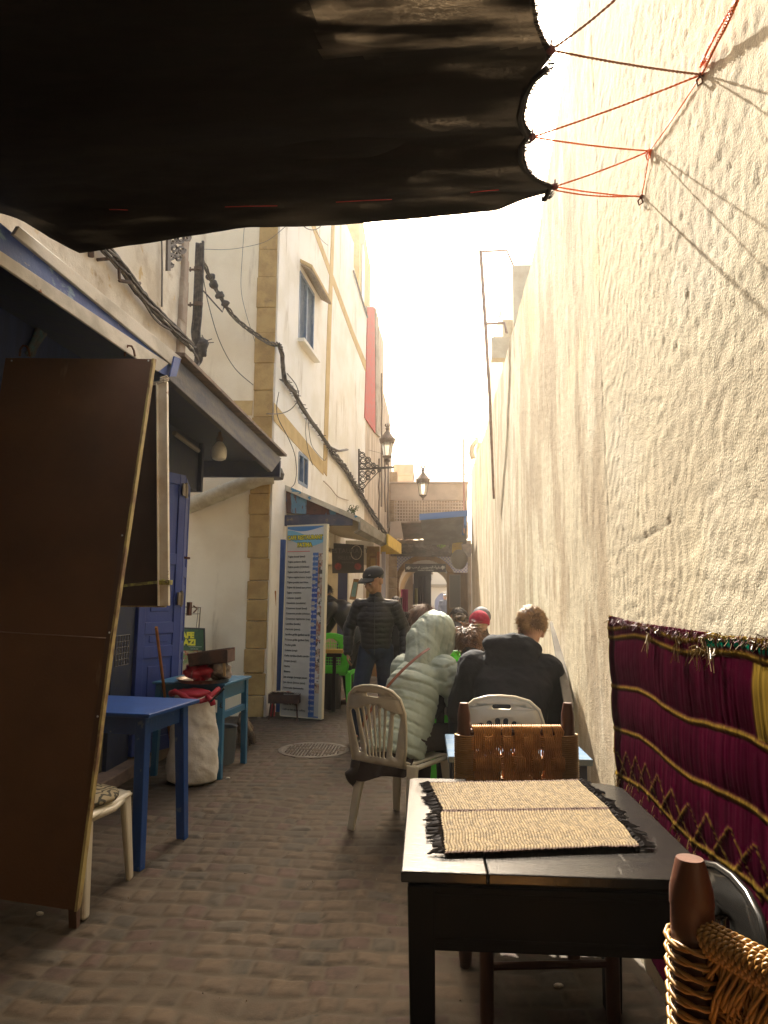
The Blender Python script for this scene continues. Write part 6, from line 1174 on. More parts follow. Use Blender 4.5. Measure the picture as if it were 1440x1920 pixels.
# ---- standing man in cap, walking toward the camera, head turned down to his right (left in the photo)
c = onZ(668, 1383, 0)
J = dict(hip=(.02, 0, .90), neck=(.03, .02, 1.425), shL=(-.165, .0, 1.335), shR=(.20, .02, 1.345), elL=(-.27, -.02, 1.10), elR=(.30, -.02, 1.11), wrL=(-.27, .06, .87), wrR=(.30, .06, .88),
         knL=(-.08, .0, .49), knR=(.17, .14, .50), anL=(-.08, -.22, .12), anR=(.20, .12, .085), toeL=(-.08, -.08, .04), toeR=(.21, .27, .035), palmL=(1, 0, 0), palmR=(-1, 0, 0),
         head=((.045, .06, 1.605), -38, -22, 0, 1.16), curl=.55)
# local frame: +Y faces the camera after a half turn; local +X is the photo's left
J2 = {}
for k_, v_ in J.items():
    J2[k_] = v_
man, H, g, jo = human('person', 'man in a black cap and black quilted jacket walking, looking down', (-.48, 7.05, 0), PI, J2, SKIN, M_('black_quilt', (.009, .008, .009), .42, c2=(.014, .012, .012), sc=8, spec=.45, bump=.6, bs=35), denim, dkbrown, vox=.011, puff=(.052, .015), jr=dict(k=.86, hem=.04, arm=(.084, .074, .055)), wr=(.0025, 9), collar='low')
mb = MB(); Hc = H @ Matrix.Translation((0, -.008, .035)); vs = []; n = 26
for i in range(10):
    t_ = PI/2*i/9; 
    for k in range(n): a = 2*PI*k/n; vs.append(Hc @ Vector((.088*math.cos(a)*math.cos(t_), (.106 if math.sin(a) > 0 else .108)*math.sin(a)*math.cos(t_), .085*math.sin(t_)**.9)))
mb.add(vs, [(i*n+k, i*n+(k+1) % n, (i+1)*n+(k+1) % n, (i+1)*n+k) for i in range(9) for k in range(n)])
cpo = part('cap', mb, M_('cap_black', (.008, .008, .009), .8, bump=.4, bs=80), man, world=False, smooth=True, solid=.004)
mb = MB()
def brim(i, j): a = -1.15+2.3*i; r = .098+.075*j*math.cos(a*.9); return tuple(Hc @ Vector((math.sin(a)*(.086+.004*j)*(1+.05*j), .045+math.cos(a)*.060+.075*j*math.cos(a*.95), .004-.018*j*j+.012*(1-abs(math.sin(a))))))
mb.grid(brim, 20, 8); part('brim', mb, M_('cap_black', 0), cpo, world=False, smooth=True, solid=.005)
mb = MB(); mb.box((0, 0, 0), (.018, .003, .006)); M2 = Hc @ Matrix.Translation((-.040, .088, .038)) @ Euler((-.5, 0, .45)).to_matrix().to_4x4(); mb.v = [tuple(M2 @ Vector(p)) for p in mb.v]; part('emblem', mb, M_('emblem_pale', (.5, .5, .48), .5), cpo, world=False)
hair(man, H, hairmat('hair_black', (.012, .010, .009), (.02, .015, .012)), 350, base=(.079, .098, .092), ln=.02, front=.9, low=-.35, w=.0015, lift=.1, seed=3, lum=.02)
for s in (-1, 1):
    mb = MB(); mb.ell((0, 0, 0), (.0125, .008, .0085), H @ Matrix.Translation((s*.031, .086, -.004)), 10); eo = part('eye', mb, M_('eye_white', (.55, .5, .45), .2), man, world=False, smooth=True)
    mb = MB(); mb.ell((0, 0, 0), (.006, .003, .006), H @ Matrix.Translation((s*.031, .0935, -.007)), 8); part('iris', mb, M_('iris', (.03, .015, .008), .2), eo, world=False)
    mb = MB(); mb.tube([H @ Vector((s*.014, .097, .012)), H @ Vector((s*.032, .096, .018)), H @ Vector((s*.050, .082, .013))], .0032, 6); part('eyebrow', mb, M_('hair_black', 0), man, world=False)
mb = MB(); mb.tube([(.025, .158, .86), (.028, .150, 1.1), (.03, .146, 1.3), (.03, .115, 1.44)], .004, 5); part('zip', mb, M_('zip_grey', (.02, .02, .02), .4), man, world=False)
# ---- hooded woman in pale green puffer, seated, leaning forward
J = dict(hip=(0, -.05, .55), neck=(.02, .22, 1.03), shL=(-.13, .18, .955), shR=(.18, .20, .965), elL=(-.24, .30, .70), elR=(.275, .255, .70), wrL=(-.08, .50, .80), wrR=(.20, .50, .80), knL=(-.13, .40, .50), knR=(.13, .40, .50), anL=(-.13, .40, .08), anR=(.13, .38, .08), toeL=(-.14, .55, .03), toeR=(.14, .53, .03), head=((.035, .31, 1.155), -22, -38, 4, 1.0), curl=.7)
puffm = M_('pale_green_puffer', (.42, .49, .42), .50, c2=(.36, .43, .37), sc=6, spec=.35, bump=.5, bs=45)
wm, H, g, jo = human('person', 'woman seated with her back turned in a pale green quilted jacket, hood up', (-.13, 4.51, 0), R(-32), J, SKIN_P, puffm, M_('brown_trousers', (.05, .035, .03), .85), dkbrown, vox=.011, puff=(.066, .014), jr=dict(k=.98, hem=.13, hump=.035, belly=1.02, arm=(.092, .084, .060)), wr=(.006, 14), collar=True)
def hd(mb):
    Hh = H; mb.ell((0, 0, 0), (.130, .150, .150), Hh @ Matrix.Translation((0, -.022, .028)), 22); mb.ell((0, 0, 0), (.118, .10, .135), Hh @ Matrix.Translation((0, .055, -.02)), 18); cap(mb, H @ Vector((0, -.07, -.03)), g['neck']-Vector((0, .07, .03)), .115, .11); cap(mb, H @ Vector((0, -.08, .05)), H @ Vector((0, -.10, -.08)), .07, .09)
hm = blobmesh(hd, .009, 4); p, nn = arr(hm); Hi = np.array(H.inverted()); q = p @ Hi[:3, :3].T+Hi[:3, 3]
sv = np.abs(np.sin(PI*(q[:, 1]*.9+q[:, 2]*.55+.25*np.abs(q[:, 0]))/.062)); sm = np.exp(-(np.abs(q[:, 0])-.042)**2/.004**2)*.0
dd_ = .009*(np.minimum(1, sv*2.0)**.7-.8)+.007*2*n3(p, 16, 3)+.004*2*n3(p, 40, 5)-.006*np.exp(-(np.abs(q[:, 0])/.005)**2)
p = p+nn*dd_[:, None]; hm.vertices.foreach_set('co', p.astype('f').ravel()); hm.update(); addm('hood', hm, puffm, jo)
leather = M_('tan_leather', (.20, .055, .018), .45); dkcl = M_('dark_bag', (.030, .022, .022), .7, c2=(.05, .04, .035), sc=10)
def strap(pts, me_parent):
    mb = MB(); P = [Vector(p) for p in pts]
    for a, b in zip(P, P[1:]): mb.bar(a, b, .018, .004, (0, -1, .3))
    return mb
P = []
for s in np.linspace(0, 1, 14): P.append(Vector((.125, .10, 1.10)).lerp(Vector((-.19, -.20, .60)), s)+Vector((0, -.078*math.sin(PI*s)**.6-.005, .028*math.sin(PI*s))))
mb = strap(P, wm)
bag = thing('shoulder_bag', 'dark shoulder bag with a thin tan leather strap hanging behind the hooded woman', 'bag', (-.13, 4.51, 0), R(-32)); part('strap', mb, leather, bag, world=False)
mb = MB(); lumpy(mb, (-.225, -.15, .36), (.045, .11, .12), 4, .15, 7); mb.v = [((x, y, z) if z > .36 else (x*1.05, y*1.15, z)) for x, y, z in mb.v]; part('pouch', mb, dkcl, bag, world=False, smooth=True)
mb = MB(); nu, nv = 40, 30; mb.grid(lambda i, j: (-.20+.40*i-.04*j, -.18-.02*math.sin(i*14)-.05*j*(1-i), .48-.17*j*(1-.75*max(0, i-.45))-.02*math.sin(i*9)), nu, nv); part('skirt_panel', mb, M_('brown_cloth', (.045, .03, .028), .9, bump=.5), wm, world=False, smooth=True, solid=.006)
# ---- man in the big black jacket
J = dict(hip=(0, -.02, .56), neck=(.08, .20, 1.07), shL=(-.165, .16, 1.0), shR=(.255, .14, .985), elL=(-.25, .32, .72), elR=(.30, .30, .72), wrL=(-.16, .52, .80), wrR=(.16, .52, .80), knL=(-.13, .42, .50), knR=(.13, .42, .50), anL=(-.13, .40, .08), anR=(.13, .40, .08), toeL=(-.14, .56, .03), toeR=(.14, .56, .03), head=((.18, .27, 1.235), 14, -20, 8, 1.05), curl=.7)
navyj = M_('blue_black_jacket', (.008, .009, .013), .85, c2=(.013, .013, .018), sc=6, bump=1, bs=30, bump2=.8, bs2=12, spec=.25)
mb_, H, g, jo = human('person', 'light brown haired man seated by the wall in a big black hooded jacket', (.47, 4.14, 0), R(-2), J, SKIN_P, navyj, blkt, dkbrown, vox=.011, jr=dict(k=1.02, hem=.16, hump=.04, belly=1.1, arm=(.105, .09, .06), yoke=-.01, trap=.125), hoodback=True, wr=(.024, 8), face=True)
hair(mb_, H, hairmat('hair_light_brown', (.36, .21, .085), (.15, .08, .03)), 2200, ln=.038, curl=.6, seed=5, w=.0028, front=.6, low=-.50, lift=.45, flow=(.2, .5, .1), lum=.14, ff=26)
# ---- curly haired child in navy
J = dict(hip=(0, -.02, .54), neck=(.0, .10, .99), shL=(-.17, .08, .92), shR=(.17, .08, .92), elL=(-.24, .22, .68), elR=(.24, .22, .68), wrL=(-.12, .42, .78), wrR=(.12, .42, .78), knL=(-.1, .38, .48), knR=(.1, .38, .48), anL=(-.1, .36, .08), anR=(.1, .36, .08), toeL=(-.1, .5, .03), toeR=(.1, .5, .03), head=((.03, .20, 1.10), -14, -40, -8, .98), curl=.7)
kd, H, g, jo = human('person', 'curly brown haired child leaning over the table in a dark navy jacket', (.33, 4.62, 0), R(14), J, SKIN_P, M_('navy_jacket', (.008, .012, .022), .6, c2=(.014, .018, .03), sc=7), blkt, dkbrown, vox=.013, jr=dict(k=1.0, hem=.12, arm=(.095, .08, .055)), wr=(.008, 8), face=False)
hair(kd, H, hairmat('hair_auburn', (.26, .12, .04), (.10, .04, .014)), 1500, base=(.088, .106, .100), ln=.10, curl=1.5, seed=9, w=.0045, front=.45, low=-.55, lift=.9, flow=(0, .2, -.6), lum=.22, ff=24)
# ---- diner with dark bun
J = dict(hip=(0, 0, .54), neck=(.0, .10, 1.02), shL=(-.17, .08, .95), shR=(.17, .08, .95), elL=(-.22, .24, .70), elR=(.22, .24, .70), wrL=(-.12, .44, .78), wrR=(.12, .44, .78), knL=(-.1, .4, .5), knR=(.1, .4, .5), anL=(-.1, .38, .08), anR=(.1, .38, .08), toeL=(-.1, .54, .03), toeR=(.1, .54, .03), head=((.0, .15, 1.17), 0, -16, 0, 1.0), curl=.7)
def diner(label, loc, rz, hd_, jac, hm_, scale=1, hat=None, n=700, **k):
    J3 = dict(J); J3['head'] = hd_; q, H, g, jo = human('person', label, loc, rz, J3, SKIN_P, jac, blkt, dkbrown, vox=.018, jr=dict(k=1, hem=.12), wr=(.006, 8), sc=scale, face=k.pop('face', False), group=k.pop('group', None))
    if hm_: hair(q, H, hm_, n, seed=n, **k)
    return q, H
dkh = hairmat('hair_dark', (.035, .018, .010), (.02, .01, .006)); q, H = diner('dark haired diner with a topknot, dark jacket, beyond the child', (.28, 6.02, 0), 0, ((.02, .16, 1.10), 8, -20, 0, 1.05), navyj, dkh, ln=.03, curl=.3, w=.003)
mb = MB(); lumpy(mb, H @ Vector((0, -.05, .125)), (.045, .045, .035), 3, .25, 20, 14); rr = random.Random(4)
for i in range(160): d_ = Vector((rr.gauss(0, 1), rr.gauss(0, 1), rr.gauss(.4, .7))).normalized(); c0 = H @ Vector((0, -.05, .125)); mb.tube([c0+d_*.035, c0+d_*.055+Vector((rr.uniform(-.01, .01),)*3), c0+d_*.07+Vector((rr.uniform(-.02, .02), rr.uniform(-.02, .02), -.005))], .0011, 3)
part('hair_bun', mb, hairmat('hair_bun', (.06, .03, .012), (.2, .11, .04)), q, world=False, smooth=True)
diner('short dark haired diner glancing left, beyond the topknot', (.38, 7.45, 0), R(8), ((.0, .15, 1.19), 45, -12, 0, 1.05), navyj, dkh, ln=.03, w=.003, face=True)
q, H = diner('diner in a bright raspberry red knitted hat', (.54, 6.85, 0), 0, ((.0, .12, 1.165), 0, -10, 0, 1.05), navyj, None)
def beanie(q, H, mat, rib=True, name='knitted_hat'):
    n = 60; vs = []
    for i in range(14):
        t_ = -.35+(PI/2+.35)*i/13
        for k in range(n): a = 2*PI*k/n; kk = 1+(.02*math.cos(a*18) if rib else 0); vs.append(H @ Vector((.096*kk*math.cos(a)*math.cos(t_), -.012+.115*kk*math.sin(a)*math.cos(t_), .030+.102*math.sin(t_))))
    mb = MB(); mb.add(vs, [(i*n+k, i*n+(k+1) % n, (i+1)*n+(k+1) % n, (i+1)*n+k) for i in range(13) for k in range(n)]); part(name, mb, mat, q, world=False, smooth=True, solid=.006)
beanie(q, H, M_('raspberry_knit', (.50, .015, .055), .85, c2=(.35, .01, .04), sc=30, bump=1, bs=60))
q, H = diner('diner in a grey flat woollen cap behind the red knitted hat', (.62, 7.6, 0), 0, ((.0, .12, 1.19), 0, -10, 0, 1.08), blkt, dkh, n=200, ln=.02)
beanie(q, H, M_('grey_wool', (.26, .26, .27), .9, c2=(.18, .18, .19), sc=20), False, 'woollen_cap')
q, H = diner('woman with shoulder length light brown hair beyond the pale hood, looking right', (-.02, 7.3, 0), R(-8), ((.0, .10, 1.22), -62, -8, 0, 1.08), M_('dark_green_coat', (.02, .02, .015), .8), hairmat('hair_chestnut', (.22, .085, .035), (.10, .04, .015)), n=1300, face=True, ln=.14, curl=.15, flow=(0, -.2, -1), lift=.15, w=.004, base=(.09, .11, .105), low=-.75)
# ---- bending person in black behind the menu board
J = dict(hip=(0, -.10, .93), neck=(0, .27, 1.36), shL=(-.19, .23, 1.29), shR=(.19, .23, 1.29), elL=(-.22, .40, 1.0), elR=(.22, .40, 1.0), wrL=(-.15, .60, .72), wrR=(.15, .60, .72), knL=(-.10, .02, .50), knR=(.10, -.02, .50), anL=(-.10, -.04, .09), anR=(.12, -.16, .09), toeL=(-.10, .13, .035), toeR=(.12, .02, .035), head=((0, .38, 1.46), 0, -35, 0, 1.05), curl=.6)
q, H, g, jo = human('person', 'person in a shiny black jacket bending forward behind the menu board', (-1.02, 9.35, 0), R(82), J, SKIN, M_('shiny_black', (.014, .015, .016), .35, spec=.6, bump=.5, bs=30), blkt, M_('boot_brown', (.10, .06, .04), .7), vox=.015, jr=dict(k=1.05, hem=.10, hump=.05, arm=(.095, .08, .055)), wr=(.012, 6), face=False)
hair(q, H, hairmat('hair_black', 0, 0), 700, base=(.10, .12, .115), ln=.05, curl=.6, seed=2, w=.003, lift=.6, lum=.12)
# ---- passer-by partly hidden behind the walking man
J = dict(hip=(0, 0, .90), neck=(0, .02, 1.42), shL=(-.19, 0, 1.36), shR=(.19, 0, 1.36), elL=(-.25, -.02, 1.09), elR=(.25, -.02, 1.09), wrL=(-.24, .06, .86), wrR=(.24, .06, .86), knL=(-.1, .06, .49), knR=(.1, -.02, .49), anL=(-.1, .0, .09), anR=(.1, -.12, .09), toeL=(-.1, .17, .035), toeR=(.1, .04, .035), palmL=(1, 0, 0), palmR=(-1, 0, 0), head=((0, .04, 1.56), 0, -10, 0, 1.0), curl=.5)
def walker(label, loc, rz, jac, sc=1.0, hm_=None, tro=blkt, grp=None):
    q, H, g, jo = human('person', label, loc, rz, J, SKIN, jac, tro, dkbrown, vox=.022, jr=dict(k=.95, hem=.05), wr=(.006, 8), sc=sc, face=False, group=grp); hair(q, H, hm_ or dkh, 250, ln=.03, w=.004, seed=int(loc[1])); return q
walker('dark clothed passer by showing just beyond the right arm of the man in the cap', (-.42, 9.9, 0), R(170), blkt, .86)
walker('tiny distant figure in dark clothes standing in the courtyard beyond the arch', (.82, 29, 0), PI, M_('far_blue', (.05, .06, .10), .8), .95)
walker('tiny distant figure in a pale top beside the dark one in the courtyard', (1.28, 30, 0), 0, M_('far_pale', (.55, .53, .55), .8), .75)
# ================================================================ CAT
ctm = M_('cat_fur', (.22, .15, .09), .9, c2=(.09, .065, .045), sc=9, st=(1, .5, 1), lo=.45, hi=.58, stain=(.45, .37, .27), ss=6, slo=.6, shi=.7)
c0 = onZ(458, 1398, 0); cat = thing('cat', 'small brown and grey tabby cat walking away beside the turquoise table leg', 'cat', (c0.x-.02, c0.y+.06, 0), R(20))
def catb(mb):
    cap(mb, (0, -.10, .185), (0, .04, .195), .062, .055); cap(mb, (0, .04, .195), (0, .14, .19), .058, .058); cap(mb, (0, .14, .20), (0, .22, .215), .045, .036)
    mb.ell((0, .255, .225), (.042, .046, .038)); mb.ell((0, .295, .215), (.018, .02, .016))
    for s in (-1, 1):
        mb.add([(s*.012, .25, .25), (s*.038, .25, .245), (s*.027, .245, .29), (s*.024, .262, .25)], [(0, 1, 2), (0, 2, 3), (1, 3, 2), (0, 3, 1)])
        cap(mb, (s*.035, -.10, .165), (s*.042, -.07, .115), .044, .026); cap(mb, (s*.042, -.07, .115), (s*.042, -.135, .07), .022, .015); cap(mb, (s*.042, -.135, .07), (s*.042, -.115, .014), .014, .012); cap(mb, (s*.042, -.115, .013), (s*.042, -.09, .011), .013, .012)
        cap(mb, (s*.034, .16, .16), (s*.034, .15+.02*s, .08), .028, .016); cap(mb, (s*.034, .15+.02*s, .08), (s*.034, .16+.02*s, .014), .015, .012); cap(mb, (s*.034, .165+.02*s, .013), (s*.034, .185+.02*s, .011), .013, .011)
    chain(mb, [(0, -.14, .20), (.02, -.20, .18), (.045, -.235, .12), (.06, -.25, .07)], [.024, .030, .036, .026])
cm = blobmesh(catb, .007, 2); addm('body', cm, ctm, cat); p, nn = arr(cm); mb = MB(); rr = random.Random(3)
for i in rr.sample(range(len(p)), min(3200, len(p))):
    a = Vector(p[i]); n_ = Vector(nn[i]); d_ = (n_*.5+Vector((rr.uniform(-.3, .3), -.8, -.4+rr.uniform(-.3, .3)))).normalized(); s_ = d_.cross(n_).normalized()*.0012; L_ = .016 if a.y > -.16 else .026; mb.add([a-s_, a+s_, a+d_*L_], [(0, 1, 2)])
part('fur', mb, ctm, cat, world=False)
# ================================================================ CABLES, LAMPS, IRONWORK
cab = M_('black_cable', (.035, .030, .027), .7, c2=(.10, .085, .07), sc=20, bump=.4); cabg = M_('grey_cable', (.14, .12, .10), .7, c2=(.07, .06, .05), sc=12)
def spl(P, n=6):
    P = [Vector(p) for p in P]; Q = []
    for i in range(len(P)-1):
        a, b, c, d_ = P[max(i-1, 0)], P[i], P[i+1], P[min(i+2, len(P)-1)]
        for k in range(n):
            t = k/n; Q.append(.5*((2*b)+(c-a)*t+(2*a-5*b+4*c-d_)*t*t+(3*b-a-3*c+d_)*t**3))
    Q.append(P[-1]); return Q
def cable(label, P, r=.006, n=1, mat=cab, jit=0, name='cable', grp=None, wind=0):
    rr = random.Random(hash(label) % 1000 if False else len(label)*7+len(P)); t = thing(name, label, 'cable', P[len(P)//2], 0, grp) if n > 1 else None; base = spl(P, 7)
    for k in range(n):
        ph = 2*PI*k/max(n, 1); L_ = []
        for i, p in enumerate(base):
            a = ph+i*wind; L_.append(p+Vector((math.cos(a)*jit*.7, math.cos(a+1)*jit*.5, math.sin(a)*jit))+Vector((rr.uniform(-1, 1), rr.uniform(-1, 1), rr.uniform(-1, 1)))*jit*.12)
        mb = MB(); mb.tube(L_, r*rr.uniform(.8, 1.15), 6)
        if n > 1: part('strand', mb, mat if k % 3 else cabg, t, smooth=True)
        else: return single(name, mb, mat, label, 'cable', grp, smooth=True)
    return t
XA = AX+.07
A = lambda u, v, x=XA: onX(u, v, x)
cable('thick bundle of old black cables running down the stained wall from the cloth', [A(150, 425), A(190, 458), A(232, 505), A(262, 548), A(300, 590), A(340, 630), A(361, 651, AX+.05)], .013, 6, jit=.035, wind=.10)
cable('loose grey cable sagging under the thick cable bundle', [A(262, 545), A(275, 575), A(300, 607), A(345, 632), A(355, 650), A(370, 670, AX), A(372, 684, AX), A(362, 690, AX)], .010, mat=cabg)
mb = MB(); mb.tube([A(196, 462), A(217, 478), A(235, 512), A(250, 528)], .014, 6); mb.tube([A(183, 487, AX+.02), A(215, 484), A(224, 486)], .014, 6); mb.tube([A(222, 488), A(224, 523)], .012, 6); mb.tube([A(224, 526), A(247, 530), A(262, 531)], .015, 6); mb.tube([A(170, 455, AX+.03), A(171, 482, AX+.03)], .022, 6)
single('cable_bracket', mb, M_('rusty_bracket', (.12, .08, .06), .85, c2=(.07, .05, .04), sc=14), 'bent rusty iron bracket carrying the cable bundle on the stained wall', 'bracket', smooth=True)
YV = 7.0
B = lambda u, v, y=YV: onY(u, v, y)
t = thing('cable_riser', 'dark upright bundle of cables strapped to iron arms beside the cracked wall corner', 'cable', B(372, 560)); rr = random.Random(5)
for k in range(7): mb = MB(); o_ = (k-3)*2.1; mb.tube(spl([B(375+o_*.9, 452+rr.uniform(0, 6), YV+.02*(k % 2)), B(373+o_, 520), B(370+o_, 590, YV+.03*(k % 2)), B(367+o_, 625), B(372+o_*.8, 660), B(372+o_*.8, 676), B(366+o_*.3, 688)], 6), .016, 6); part('strand', mb, cab, t, smooth=True)
for v, x0 in ((505, 335), (571, 337)): mb = MB(); mb.tube([B(x0, v+1), B(378, v)], .012, 6); mb.lathe([(.05, -.02), (.05, .02)], B(372, v), 10); mb.tube([B(357, v-4), B(357, v+4)], .01, 5); part('iron_arm', mb, M_('rusty_bracket', 0), t)
mb = MB(); lumpy(mb, B(380, 650), (.055, .05, .10), 3, .5, 12); part('junction_clump', mb, cab, t, smooth=True)
mb = MB()
for i in range(12): c_ = B(378+rr.uniform(-6, 9), 640+rr.uniform(-6, 26)); mb.tube([c_, c_+Vector((rr.uniform(-.08, .1), 0, rr.uniform(-.08, .08)))], .005, 4)
part('loose_end', mb, cab, t)
Yq = 8.22
cable('twisted black cable crossing from the riser to the ochre stone corner', [B(376, 480), B(395, 522, 7.3), B(415, 560, 7.5), B(440, 595, 7.8), B(470, 620, 8.0), B(505, 643, 8.15), B(523, 646, 8.2), B(528, 655, 8.2)], .010, 4, jit=.022, wind=.55)
t = thing('cable_clamps', 'row of dark cable clamps where the twisted cable leaves the riser', 'clamp', B(410, 545, 7.4))
for u, v in ((395, 521), (401, 533), (412, 553), (421, 571)): mb = MB(); lumpy(mb, B(u, v, 7.35), (.05, .04, .045), int(u), .5, 18, 12); mb.tube([B(u-4, v+2, 7.35), B(u+7, v+7, 7.35)], .008, 5); part('clamp', mb, cab, t, smooth=True)
mb = MB(); mb.tube([B(381, 545, 7.2), B(405, 572, 7.3), B(417, 585, 7.35), B(420, 575, 7.35)], .009, 5); part('stay', mb, cab, t)
F = lambda u, v, o=.06: onF(u, v, o)
main = [F(524, 648), F(529, 665), F(531, 690), F(535, 715), F(551, 733), F(556, 744), F(575, 778), F(600, 812), F(618, 840)]
cable('thick black cable dropping down the white house front below the ochre corner', main, .014, 5, jit=.022, wind=.2)
cable('black cable end kinked to the right on the white house front', [F(618, 838), F(635, 845), F(651, 843)], .018, 2, jit=.012)
low = [F(621, 846), F(640, 868), F(655, 890), F(664, 905), F(675, 925), F(700, 965), F(722, 1000), F(738, 1022)]
cable('long spiky cable bundle descending along the house fronts toward the arch', low, .016, 5, jit=.045, wind=.5)
t = thing('cable_spikes', 'rows of thin iron pins holding the cables along the white house front', 'bracket', F(560, 760, 0)); rr = random.Random(6)
for seg, n in ((main[3:], 22), (low, 44)):
    S_ = spl(seg, 8)
    mb = None
    for i in range(n):
        mb = MB() if i % 11 == 0 else mb; p = S_[int((len(S_)-1)*i/(n-1))]; q = p+Vector((rr.uniform(.02, .07), rr.uniform(-.05, .02), rr.uniform(-.02, .03))); w_ = p+Vector((-.12, -.10, .01)); mb.tube([w_, q], .006, 4)
        if i % 3 == 0: mb.tube([w_, w_+Vector((-.02, -.12, rr.uniform(-.03, .02)))], .005, 4)
        if i % 11 == 10: _p = part('pins', mb, cabg, t); _p['kind'] = 'stuff'
for P, r_, lb in (([B(381, 467), B(420, 468, 7.5), B(455, 464, 7.9), B(500, 452, 8.1), B(535, 425, 8.2)], .004, 'thin wire strung from the riser across the ochre corner'), ([F(538, 700, .02), F(555, 722), F(560, 745), F(548, 765), F(528, 775), F(500, 776, .1)], .006, 'loose wire looping back over the lower ochre band'), ([F(523, 735), F(519, 760), F(522, 785), F(540, 820), F(552, 850), F(556, 880), F(553, 905), F(545, 915)], .005, 'thin black wire wandering down beside the small window'), ([F(575, 780), F(573, 810), F(578, 845), F(586, 872)], .005, 'short wire hanging from the cable on the white front'), ([F(577, 782), F(583, 830), F(595, 850), F(608, 863), F(612, 858)], .005, 'second loose wire curving under the cable on the white front'), ([B(381, 520, 7.1), B(392, 575, 7.6), B(412, 640, 7.9), B(440, 690, 8.1), B(475, 722, 8.15)], .005, 'long sagging wire in front of the pale side wall'), ([B(460, 400, 8.2), B(455, 470, 8.2), B(452, 540, 8.2), B(462, 590, 8.2), B(478, 640, 8.2)], .004, 'faint wire hanging down the pale side wall'), ([F(555, 385), F(566, 420), F(584, 431), F(600, 425), F(607, 405)], .006, 'wire loop hanging below the cloth in front of the white house'), ([F(592, 432), F(603, 450), F(615, 460)], .004, 'short frayed wire end below the wire loop')):
    cable(lb, P, r_)
cable('pale loose wire drooping on the white wall under the spiky cable', [F(607, 902, .02), F(620, 915, .03), F(632, 930, .03), F(645, 936, .03), F(653, 938, .02)], .010, mat=M_('pale_wire', (.45, .36, .26), .8))
mb = MB(); mb.tube([A(303, 440, AX+.02), A(304, 500, AX+.02), A(303.5, 575, AX+.02)], .008, 6); single('thin_conduit', mb, cabg, 'thin upright conduit on the stained wall left of the iron balcony scrolls', 'pipe')
# iron balcony scrolls
t = thing('iron_balcony_scroll', 'dark curly wrought iron balcony bracket under the edge of the shade cloth', 'ironwork', A(325, 470, AX+.3)); XI = AX+.25
mb = MB(); mb.prism([A(311, 440, XI), A(316, 440, XI), A(316, 508, XI), A(310, 508, XI)], (.02, 0, 0)); part('flat_bar', mb, iron if False else M_('dark_iron', (.07, .055, .045), .7), t); mb = MB()
for (cu, cv, r_, a0, tn) in ((325, 450, 8, 0, 1.3), (338, 448, 9, PI, -1.4), (326, 466, 8, PI, 1.3), (340, 468, 8, 0, 1.5), (322, 482, 7, 0, -1.4), (334, 484, 7, PI, 1.3), (319, 496, 6, 0, 1.4), (350, 444, 8, 0, 1.2), (330, 474, 6, 1, 1)):
    mb.tube([A(cu+r_*(1-k/20*.7)*math.cos(a0+tn*2*PI*k/20), cv+r_*(1-k/20*.7)*math.sin(a0+tn*2*PI*k/20), XI+.01) for k in range(21)], .011, 5)
part('scrollwork', mb, M_('dark_iron', 0), t)
# street lanterns
lm = M_('lamp_metal', (.16, .115, .085), .6, c2=(.24, .17, .12), sc=9, metal=.3); lg = M_('lamp_glass', (.85, .82, .72), .3, trans=.6)
def lantern(name, label, c, s, crown=True, hang=False):
    t = thing(name, label, 'lamp', c); n = 8
    def pr(prof, nm, m_, n_=8, **k): mb = MB(); mb.lathe([(r*s, z*s) for r, z in prof], c, n_); return part(nm, mb, m_, t, **k)
    pr([(.10, .0), (.155, .36), (.16, .37)], 'glass', lg, 6)
    mb = MB()
    for k in range(6): a = 2*PI*k/6; mb.tube([c+Vector((.102*s*math.cos(a), .102*s*math.sin(a), 0)), c+Vector((.160*s*math.cos(a), .160*s*math.sin(a), .37*s))], .009*s, 4)
    part('glazing_bar', mb, lm, t); pr([(.19, .36), (.20, .38), (.215, .46), (.20, .48), (.07, .66), (.05, .68)], 'hood', lm, 16, smooth='a'); pr([(.05, .66), (.035, .72), (.06, .76), (.03, .79), (.03, .82)], 'neck', lm, 12, smooth='a')
    mb = MB()
    for k in range(8): a = 2*PI*k/8; mb.tube([c+Vector((.03*s*math.cos(a), .03*s*math.sin(a), .80*s)), c+Vector((.065*s*math.cos(a), .065*s*math.sin(a), .85*s)), c+Vector((.055*s*math.cos(a), .055*s*math.sin(a), .89*s))], .012*s, 5)
    for k in range(16): a = 2*PI*k/16; mb.ell(c+Vector((.21*s*math.cos(a), .21*s*math.sin(a), .475*s)), (.015*s,)*3, n=5)
    part('crown', mb, lm, t)
    if hang: pr([(.11, .0), (.11, -.02), (.02, -.10), (.03, -.12), (.001, -.16)], 'finial', lm, 10, smooth='a')
    else: pr([(.125, .01), (.13, -.02), (.06, -.06), (.075, -.10), (.10, -.12), (.045, -.16), (.04, -.22)], 'base', lm, 14, smooth='a')
    return t
yl_ = 13.0; cL = onY(726, 856, yl_); lt = lantern('wall_lantern', 'large rusty street lantern standing on a lacy iron wall bracket', cL, 75/FPX*yl_/1.11*1.06)
w0 = onY(673, 880, 13.3); w1_ = onY(738, 876, yl_); mb = MB(); mb.bar(w0, w1_, .035); mb.bar(onY(673, 842, 13.3), onY(673, 930, 13.3), .035); part('bracket_arm', mb, M_('dark_iron', 0), lt); mb = MB(); rr = random.Random(3)
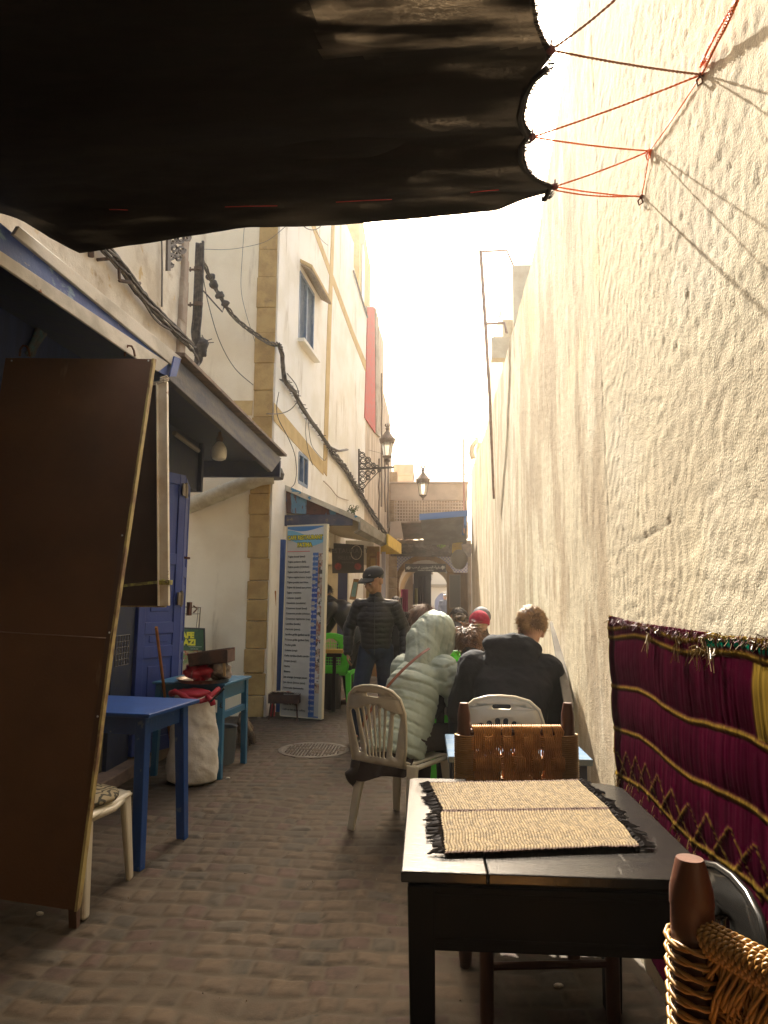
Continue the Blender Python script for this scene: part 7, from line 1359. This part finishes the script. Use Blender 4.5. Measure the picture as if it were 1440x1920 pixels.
for (cu, cv, r_) in [(679, 853, 5), (681, 864, 6), (690, 862, 5), (679, 873, 5), (690, 872, 5), (700, 872, 4), (707, 875, 3), (679, 888, 5), (690, 887, 5), (700, 885, 4), (681, 899, 6), (679, 911, 5), (690, 896, 4), (678, 921, 4), (711, 882, 3)]:
    mb.tube([onY(cu+r_*math.cos(a), cv+r_*math.sin(a), 13.28) for a in np.linspace(0, 2*PI, 12)[:-1]], .010, 4, closed=True); mb.tube([onY(cu+r_*(1-k/14*.8)*math.cos(k*.7), cv+r_*(1-k/14*.8)*math.sin(k*.7), 13.26) for k in range(14)], .008, 4)
mb.tube([onY(675, 846, 13.28), onY(692, 862, 13.28), (w0+w1_)*.5], .010, 5); mb.tube([onY(675, 926, 13.28), onY(690, 905, 13.28), onY(712, 882, 13.2)], .010, 5); part('lacework', mb, M_('dark_iron', 0), lt)
yl2 = 14.6; c2_ = onY(793, 928, yl2); l2 = lantern('hanging_lantern', 'green grey street lantern hung over the middle of the alley', c2_, 70/FPX*yl2/1.11, hang=True)
mb = MB(); tp_ = c2_+Vector((0, 0, .9*70/FPX*yl2/1.11)); mb.tube([Vector((FX(14.6)+.02, 14.6, tp_.z+.35)), tp_+Vector((0, 0, .02)), Vector((1.08, 14.6, 4.30))], .003, 4); part('stay_wire', mb, cabg, l2)
c3 = onY(807, 1086, 22); lantern('small_lantern', 'small dark lantern hanging beyond the arch', c3, .42, hang=True)
# ================================================================ HAZE
mb = MB(); mb.box((0, 18, 5.0), (30, 60, 12.2)); hz = single('haze', mb, None, None, None, None, 'stuff')
hzm = bpy.data.materials.new('haze'); hzm.use_nodes = True; N = hzm.node_tree.nodes; N.remove(N['Principled BSDF']); v = N.new('ShaderNodeVolumePrincipled'); v.inputs['Color'].default_value = (1, .95, .86, 1); v.inputs['Density'].default_value = .003; v.inputs['Anisotropy'].default_value = .7; hzm.node_tree.links.new(v.outputs[0], N['Material Output'].inputs['Volume']); hz.data.materials.append(hzm)
SC.cycles.volume_bounces = 0
